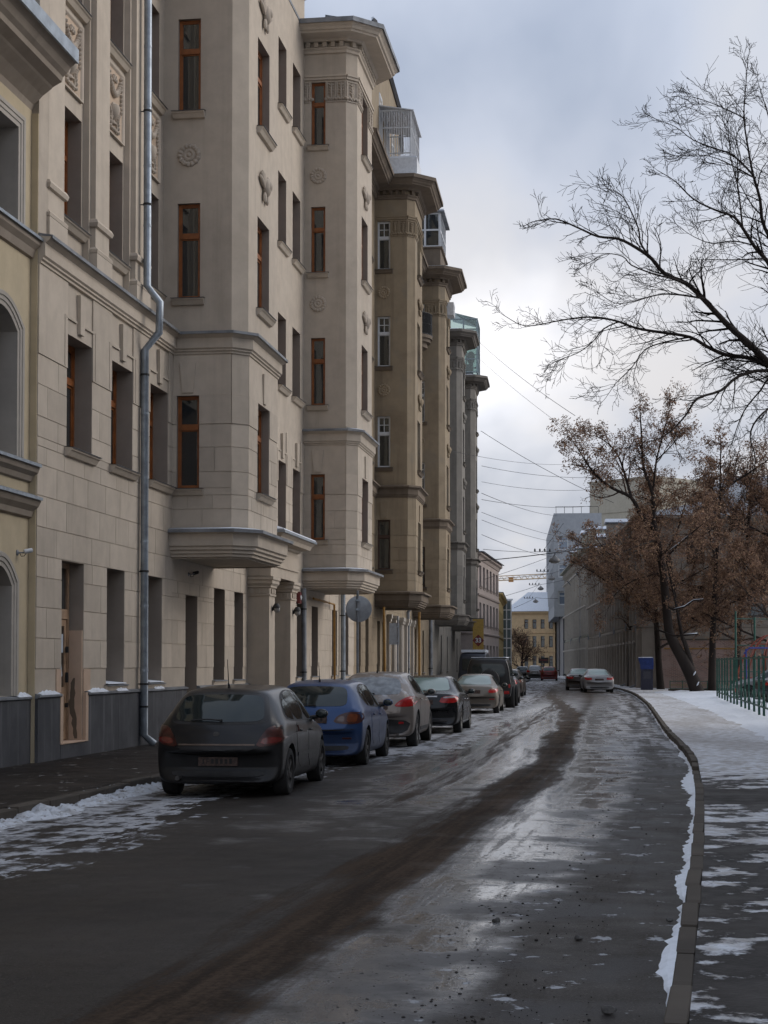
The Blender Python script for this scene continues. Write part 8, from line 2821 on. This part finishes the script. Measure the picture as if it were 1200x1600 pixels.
for (ya, yb, za, zb) in ((-2.30, -2.24, 1.35, 2.05),):
    m_ = MB(); m_.box(-0.62, 0.62, ya, yb, za, zb); m_.build('rear_window', M['car_glass'], van)
m_ = MB(); m_.ball((0.70, -2.32, 1.62), (0.09, 0.05, 0.09), 10, 6)
lm, nt, N, L_, b__ = mat_new('lamp_lit'); b__.inputs['Emission Color'].default_value = (1.0, 0.85, 0.6, 1); b__.inputs['Emission Strength'].default_value = 3.0
m_.build('lamp', lm, van, smooth='all')
tyre, rim = wheel_meshes(0.33, 0.21, 5, M['rim'])
for y in (-1.4, 1.5):
    for s in (1, -1):
        wo = bpy.data.objects.new('wheel', None); COL.objects.link(wo); wo.parent = van; wo.location = (s * 0.84, y, 0.33); wo.rotation_euler = (0, 0, 0 if s > 0 else math.pi)
        link('tyre', tyre, wo); link('rim', rim, wo)


# hanging street lamps with their span wires
wire_m = simple('cable_black', (0.03, 0.03, 0.033), 0.7, var=0.1)
wires = []


def wire(p, q, sag, label, r=0.014, n=14):
    p, q = Vector(p), Vector(q)
    pts = [p.lerp(q, i / n) - Vector((0, 0, 1.3 * sag * (i / n) * (1 - i / n))) for i in range(n + 1)]
    m_ = MB(); m_.tube([x - p for x in pts], r, 4)
    o = m_.build('overhead_wire', wire_m, smooth='all')
    o.location = p
    tag(o, label, 'wire', 'overhead wires')
    return o


def hanging_lamp(px, py, Y, label):
    c = at(px, py, Y)
    r = thing('hanging_lamp', label, 'street lamp', c, 0, 'lamps hung over the street')
    m_ = MB(); m_.lathe([(0.10, 0.30), (0.14, 0.22), (0.28, 0.14), (0.36, 0.02), (0.37, -0.06), (0.32, -0.07)], None, 18, cap=True); m_.build('shade', simple('lamp_grey', (0.17, 0.165, 0.16), 0.5, 0.3), r, smooth=True)
    m_ = MB(); m_.lathe([(0.29, -0.071), (0.24, -0.13), (0.12, -0.17), (0.0, -0.18)], None, 18, cap=False); m_.build('glass', simple('lamp_lens', (0.42, 0.40, 0.37), 0.2), r, smooth=True)
    m_ = MB(); m_.tube([(0, 0, 0.28), (0, 0, 0.5)], 0.02, 6); m_.build('hook', M['iron'], r)
    return c + Vector((0, 0, 0.5))


h1 = hanging_lamp(867, 876, 104, 'largest lamp hung over the street, nearest the camera')
h2 = hanging_lamp(862, 904, 165, 'second lamp hung over the street, against the grey block')
h3 = hanging_lamp(845, 920, 190, 'third lamp hung over the street, below the crane jib')
h4 = hanging_lamp(837, 940, 214, 'farthest lamp hung over the street, above the snowy roof')
wire(at(752, 876, 114), h1, 0.1, 'thick black span wire from the grey house to the nearest hanging lamp', 0.028)
wire(h1, at(985, 840, 118), 0.3, 'thick black span wire from the nearest hanging lamp towards the brown house', 0.028)
wire(at(762, 905, 150), h2, 0.2, 'span wire from the pink house to the second hanging lamp', 0.022)
wire(h2, at(900, 880, 180), 0.2, 'span wire from the second hanging lamp to the green house', 0.022)
wire(at(775, 935, 168), h3, 0.2, 'span wire from the ochre house to the third hanging lamp', 0.022)
wire(h3, at(885, 905, 214), 0.2, 'span wire from the third hanging lamp to the green house', 0.022)
wire(at(803, 950, 190), h4, 0.15, 'span wire from the glazed stair tower to the farthest lamp', 0.022)
wire(h4, at(872, 935, 217), 0.15, 'span wire from the farthest lamp to the grey block', 0.022)
WL = [((748, 530), 113, (900, 648), 75, 0.6, 'upper of two wires slanting from the last bay into the bare tree', 0.014),
      ((752, 560), 113, (930, 700), 80, 0.6, 'lower of two wires slanting from the last bay into the bare tree', 0.010),
      ((752, 672), 113, (960, 785), 120, 0.8, 'wire sloping down from below the last bay cornice to the trees', 0.018),
      ((753, 727), 113, (945, 745), 128, 0.9, 'topmost of the level wires crossing above the grey block', 0.014),
      ((753, 752), 113, (950, 762), 128, 1.1, 'second level wire crossing above the grey block', 0.012),
      ((753, 770), 113, (870, 805), 217, 1.0, 'wire running to the roof corner of the grey block', 0.02),
      ((753, 780), 113, (925, 790), 165, 1.0, 'level wire just above the grey block roof', 0.016),
      ((753, 800), 113, (900, 842), 190, 0.9, 'wire crossing in front of the grey block at its top windows', 0.016),
      ((753, 812), 113, (890, 848), 200, 1.1, 'slack wire crossing in front of the grey block below its top windows', 0.016),
      ((753, 835), 113, (880, 870), 214, 1.3, 'sagging wire towards the chimney of the green house', 0.018),
      ((755, 858), 120, (890, 858), 205, 0.8, 'level wire at the height of the nearest lamp', 0.018),
      ((757, 905), 128, (935, 838), 160, 0.6, 'wire rising to the right across the nearest lamp', 0.018),
      ((880, 725), 126, (690, 700), 84, 0.7, 'faint wire across the bay houses at third-floor height', 0.010)]
for a_, ya, b_, yb, sg_, lab, rr in WL:
    wire(at(a_[0], a_[1], ya), at(b_[0], b_[1], yb), sg_, lab, rr)
# insulator racks hanging on the wires
for (x, y, Y, lab) in ((848, 893, 150, 'row of insulators hanging left of the second lamp'), (835, 914, 175, 'row of insulators beside the third lamp'), (826, 935, 200, 'lowest row of insulators near the farthest lamp'), (848, 862, 110, 'row of insulators left of the nearest lamp')):
    c = at(x, y, Y)
    r = thing('insulator_rack', lab, 'insulators', c, 0, 'insulator racks over the street')
    m_ = MB(); m_.tube([(-0.55, 0, 0), (0.55, 0, 0)], 0.02, 5); m_.build('bar', M['iron'], r)
    for k in range(4):
        m_ = MB(); m_.lathe([(0.03, 0.0), (0.06, 0.05), (0.05, 0.14), (0.02, 0.2)], Matrix.Translation((-0.5 + 0.33 * k, 0, 0.02)), 8); m_.build('insulator', M['iron'], r, smooth=True)
    wire(c + Vector((0, 0, 0.02)), c + Vector((1.4, 0, 1.9)), 0.0, lab.replace('row', 'thin stay wire of the row'), 0.012)

# kiosk: dark body, flared blue top
k = thing('blue_kiosk', 'blue kiosk with a flared top and dark body beside the pavement', 'kiosk', (16.25, 103.0, 0.13), R(-6))
m_ = MB()
def ringk(mb, rows):
    b = len(mb.v)
    for (hw, hd, z, ox) in rows:
        mb.v.extend([(-hw + ox, -hd, z), (hw + ox, -hd, z), (hw + ox, hd, z), (-hw + ox, hd, z)])
    for i in range(len(rows) - 1):
        for j in range(4): mb.f.append((b + i * 4 + j, b + i * 4 + (j + 1) % 4, b + (i + 1) * 4 + (j + 1) % 4, b + (i + 1) * 4 + j)); mb.m.append(0)
    mb.f.append((b, b + 3, b + 2, b + 1)); mb.m.append(0)
    e = b + 4 * (len(rows) - 1); mb.f.append((e, e + 1, e + 2, e + 3)); mb.m.append(0)
ringk(m_, [(0.36, 0.36, 0.0, 0), (0.36, 0.36, 1.28, 0)]); m_.build('body', simple('kiosk_dark', (0.028, 0.030, 0.055), 0.5, var=0.2), k)
m_ = MB(); ringk(m_, [(0.39, 0.39, 1.281, 0), (0.40, 0.40, 1.55, 0), (0.46, 0.44, 1.95, -0.06), (0.46, 0.44, 1.99, -0.06)]); m_.build('canopy', simple('kiosk_blue', (0.012, 0.04, 0.20), 0.4, var=0.2), k)
m_ = MB(); ringk(m_, [(0.44, 0.42, 1.991, -0.06), (0.40, 0.38, 2.04, -0.06)]); m_.build('snow_cap', M['snow_clean'], k)
m_ = MB(); m_.box(-0.22, 0.22, -0.372, -0.361, 0.7, 1.15); m_.build('coin_panel', simple('kiosk_panel', (0.05, 0.05, 0.07), 0.3), k)

# tall green bar fence on the right
P0, P1 = Vector((10.9, 47.0, 0)), Vector((15.3, 76.5, 0))
dv = (P1 - P0); Lf = dv.length; dn = dv.normalized()
fe = thing('green_fence', 'tall green bar fence on the right in front of parked cars', 'fence', P0 + Vector((0, 0, 0.14)), math.atan2(dn.y, dn.x))
pm_ = cached(('fpost',), lambda: (lambda mb: (mb.box(-0.035, 0.035, -0.035, 0.035, -0.05, 1.86), mb.mesh('post', M['fence_g']))[1])(MB()))
n = 14
for i in range(n + 1):
    link('post', pm_, fe, (Lf * i / n + (0.25 if i % 3 == 1 else 0), 0, 0))
for z in (1.80, 0.32):
    m_ = MB(); m_.box(0, Lf, -0.025, 0.025, z - 0.025, z + 0.025); m_.build('rail', M['fence_g'], fe)
m_ = MB()
x = 0.0
while x < Lf - 1.7:
    m_.tube([(x, 0.0, 0.32), (x + 0.8, 0.0, 0.75), (x + 1.6, 0, 0.32)], 0.008, 4); x += 1.6
m_.build('lattice', M['fence_g'], fe)
# low yellow-green fence round the tree bed
lf = thing('low_fence', 'low green and yellow fence round the leaning tree', 'fence', (17.0, 99.0, 0.13), R(4))
for i in range(12):
    m_ = MB(); m_.box(-0.02, 0.02, -0.02, 0.02, 0, 0.62); o = m_.build('post', M['fence_g'], lf); o.location = (i * 0.75, 0, 0)
for z, mt in ((0.58, M['fence_g']), (0.36, simple('fence_yellow', (0.22, 0.17, 0.03), 0.6)), (0.14, M['fence_g'])):
    m_ = MB(); m_.box(0, 8.25, -0.015, 0.015, z - 0.02, z + 0.02); m_.build('rail', mt, lf)
kb = thing('tree_bed_kerb', 'mossy stone kerb edging the tree bed', 'kerb', (16.6, 97.2, 0.12), R(3))
for i in range(5):
    m_ = MB(); m_.box(0, 0.97, -0.09, 0.09, 0, 0.16); o = m_.build('kerb_stone', M['kerb'], kb); o.location = (i * 0.985, 0, 0)
# sports court netting posts
sc = thing('court_fence', 'tall green posts of a sports court behind the trees', 'fence', (18.6, 88.0, 0.13), R(12))
for i in range(7):
    m_ = MB(); m_.tube([(0, 0, 0), (0, 0, 4.1 if i % 2 else 4.4)], 0.055, 6); o = m_.build('post', M['fence_g'], sc); o.location = (i * 1.1, 0.05 * i, 0)
for z in (1.2, 2.6, 4.0):
    m_ = MB(); m_.tube([(0, 0, z), (6.6, 0.3, z)], 0.025, 5); m_.build('rail', M['fence_g'], sc)
# red climbing dome and blue frame
cd = thing('climbing_dome', 'red climbing dome in the playground', 'climbing frame', (19.6, 84.0, 0.13))
rm = simple('play_red', (0.24, 0.045, 0.02), 0.5, var=0.2)
for i in range(6):
    a = math.pi * i / 6
    m_ = MB(); m_.tube([(1.9 * math.cos(t) * math.cos(a), 1.9 * math.cos(t) * math.sin(a), 3.1 * math.sin(t)) for t in [math.pi * j / 14 for j in range(15)]], 0.03, 6); m_.build('arch', rm, cd, smooth=True)
for t in (0.3, 0.65, 1.0):
    rr_ = 1.9 * math.cos(t)
    m_ = MB(); m_.tube([(rr_ * math.cos(u), rr_ * math.sin(u), 3.1 * math.sin(t)) for u in [2 * math.pi * j / 18 for j in range(19)]], 0.025, 6); m_.build('hoop', rm, cd, smooth=True)
bf = thing('play_frame', 'blue tubular play frame before the red dome', 'play frame', (17.4, 80.0, 0.13))
bm_ = simple('play_blue', (0.02, 0.04, 0.22), 0.5)
for x in (0, 1.1, 2.2):
    m_ = MB(); m_.tube([(x, 0, 0), (x, 0, 2.35)], 0.04, 8); m_.build('post', bm_, bf, smooth=True)
for y in (0.0,):
    m_ = MB(); m_.tube([(-0.1, 0, 2.1), (0.15, 0, 2.38), (2.1, 0, 2.38), (2.3, 0, 2.1)], 0.04, 8); m_.build('rail', bm_, bf, smooth=True)
# dark notice board far along on the left of the grey block
nb = thing('notice_board', 'dark notice board on a post at the far end of the street', 'notice board', (20.6, 215.0, 0.1))
m_ = MB(); m_.box(-0.06, 0.06, -0.06, 0.06, 0, 2.2); m_.build('post', M['iron'], nb)
m_ = MB(); m_.box(-0.65, 0.65, -0.1, 0.0, 1.7, 2.45); m_.build('panel', M['trim'], nb)
m_ = MB(); m_.box(-0.5, 0.5, -0.105, -0.1, 2.05, 2.2); m_.build('lettering_band', simple('board_red', (0.14, 0.03, 0.03), 0.6), nb)
# manhole cover in the driveway
mh = MB(); mh.lathe([(0.0, 0.0), (0.34, 0.0), (0.34, 0.012), (0.30, 0.012), (0.30, 0.006), (0.0, 0.006)], None, 28)
for i in range(7):
    mh.box(-0.24 + 0.08 * i - 0.012, -0.24 + 0.08 * i + 0.012, -0.2, 0.2, 0.006, 0.013)
o = mh.build('manhole_cover', M['iron']); o.location = (5.35, 21.6, walk_h(21.6) + 0.018); tag(o, 'dark ribbed manhole cover in the right pavement', 'manhole cover')
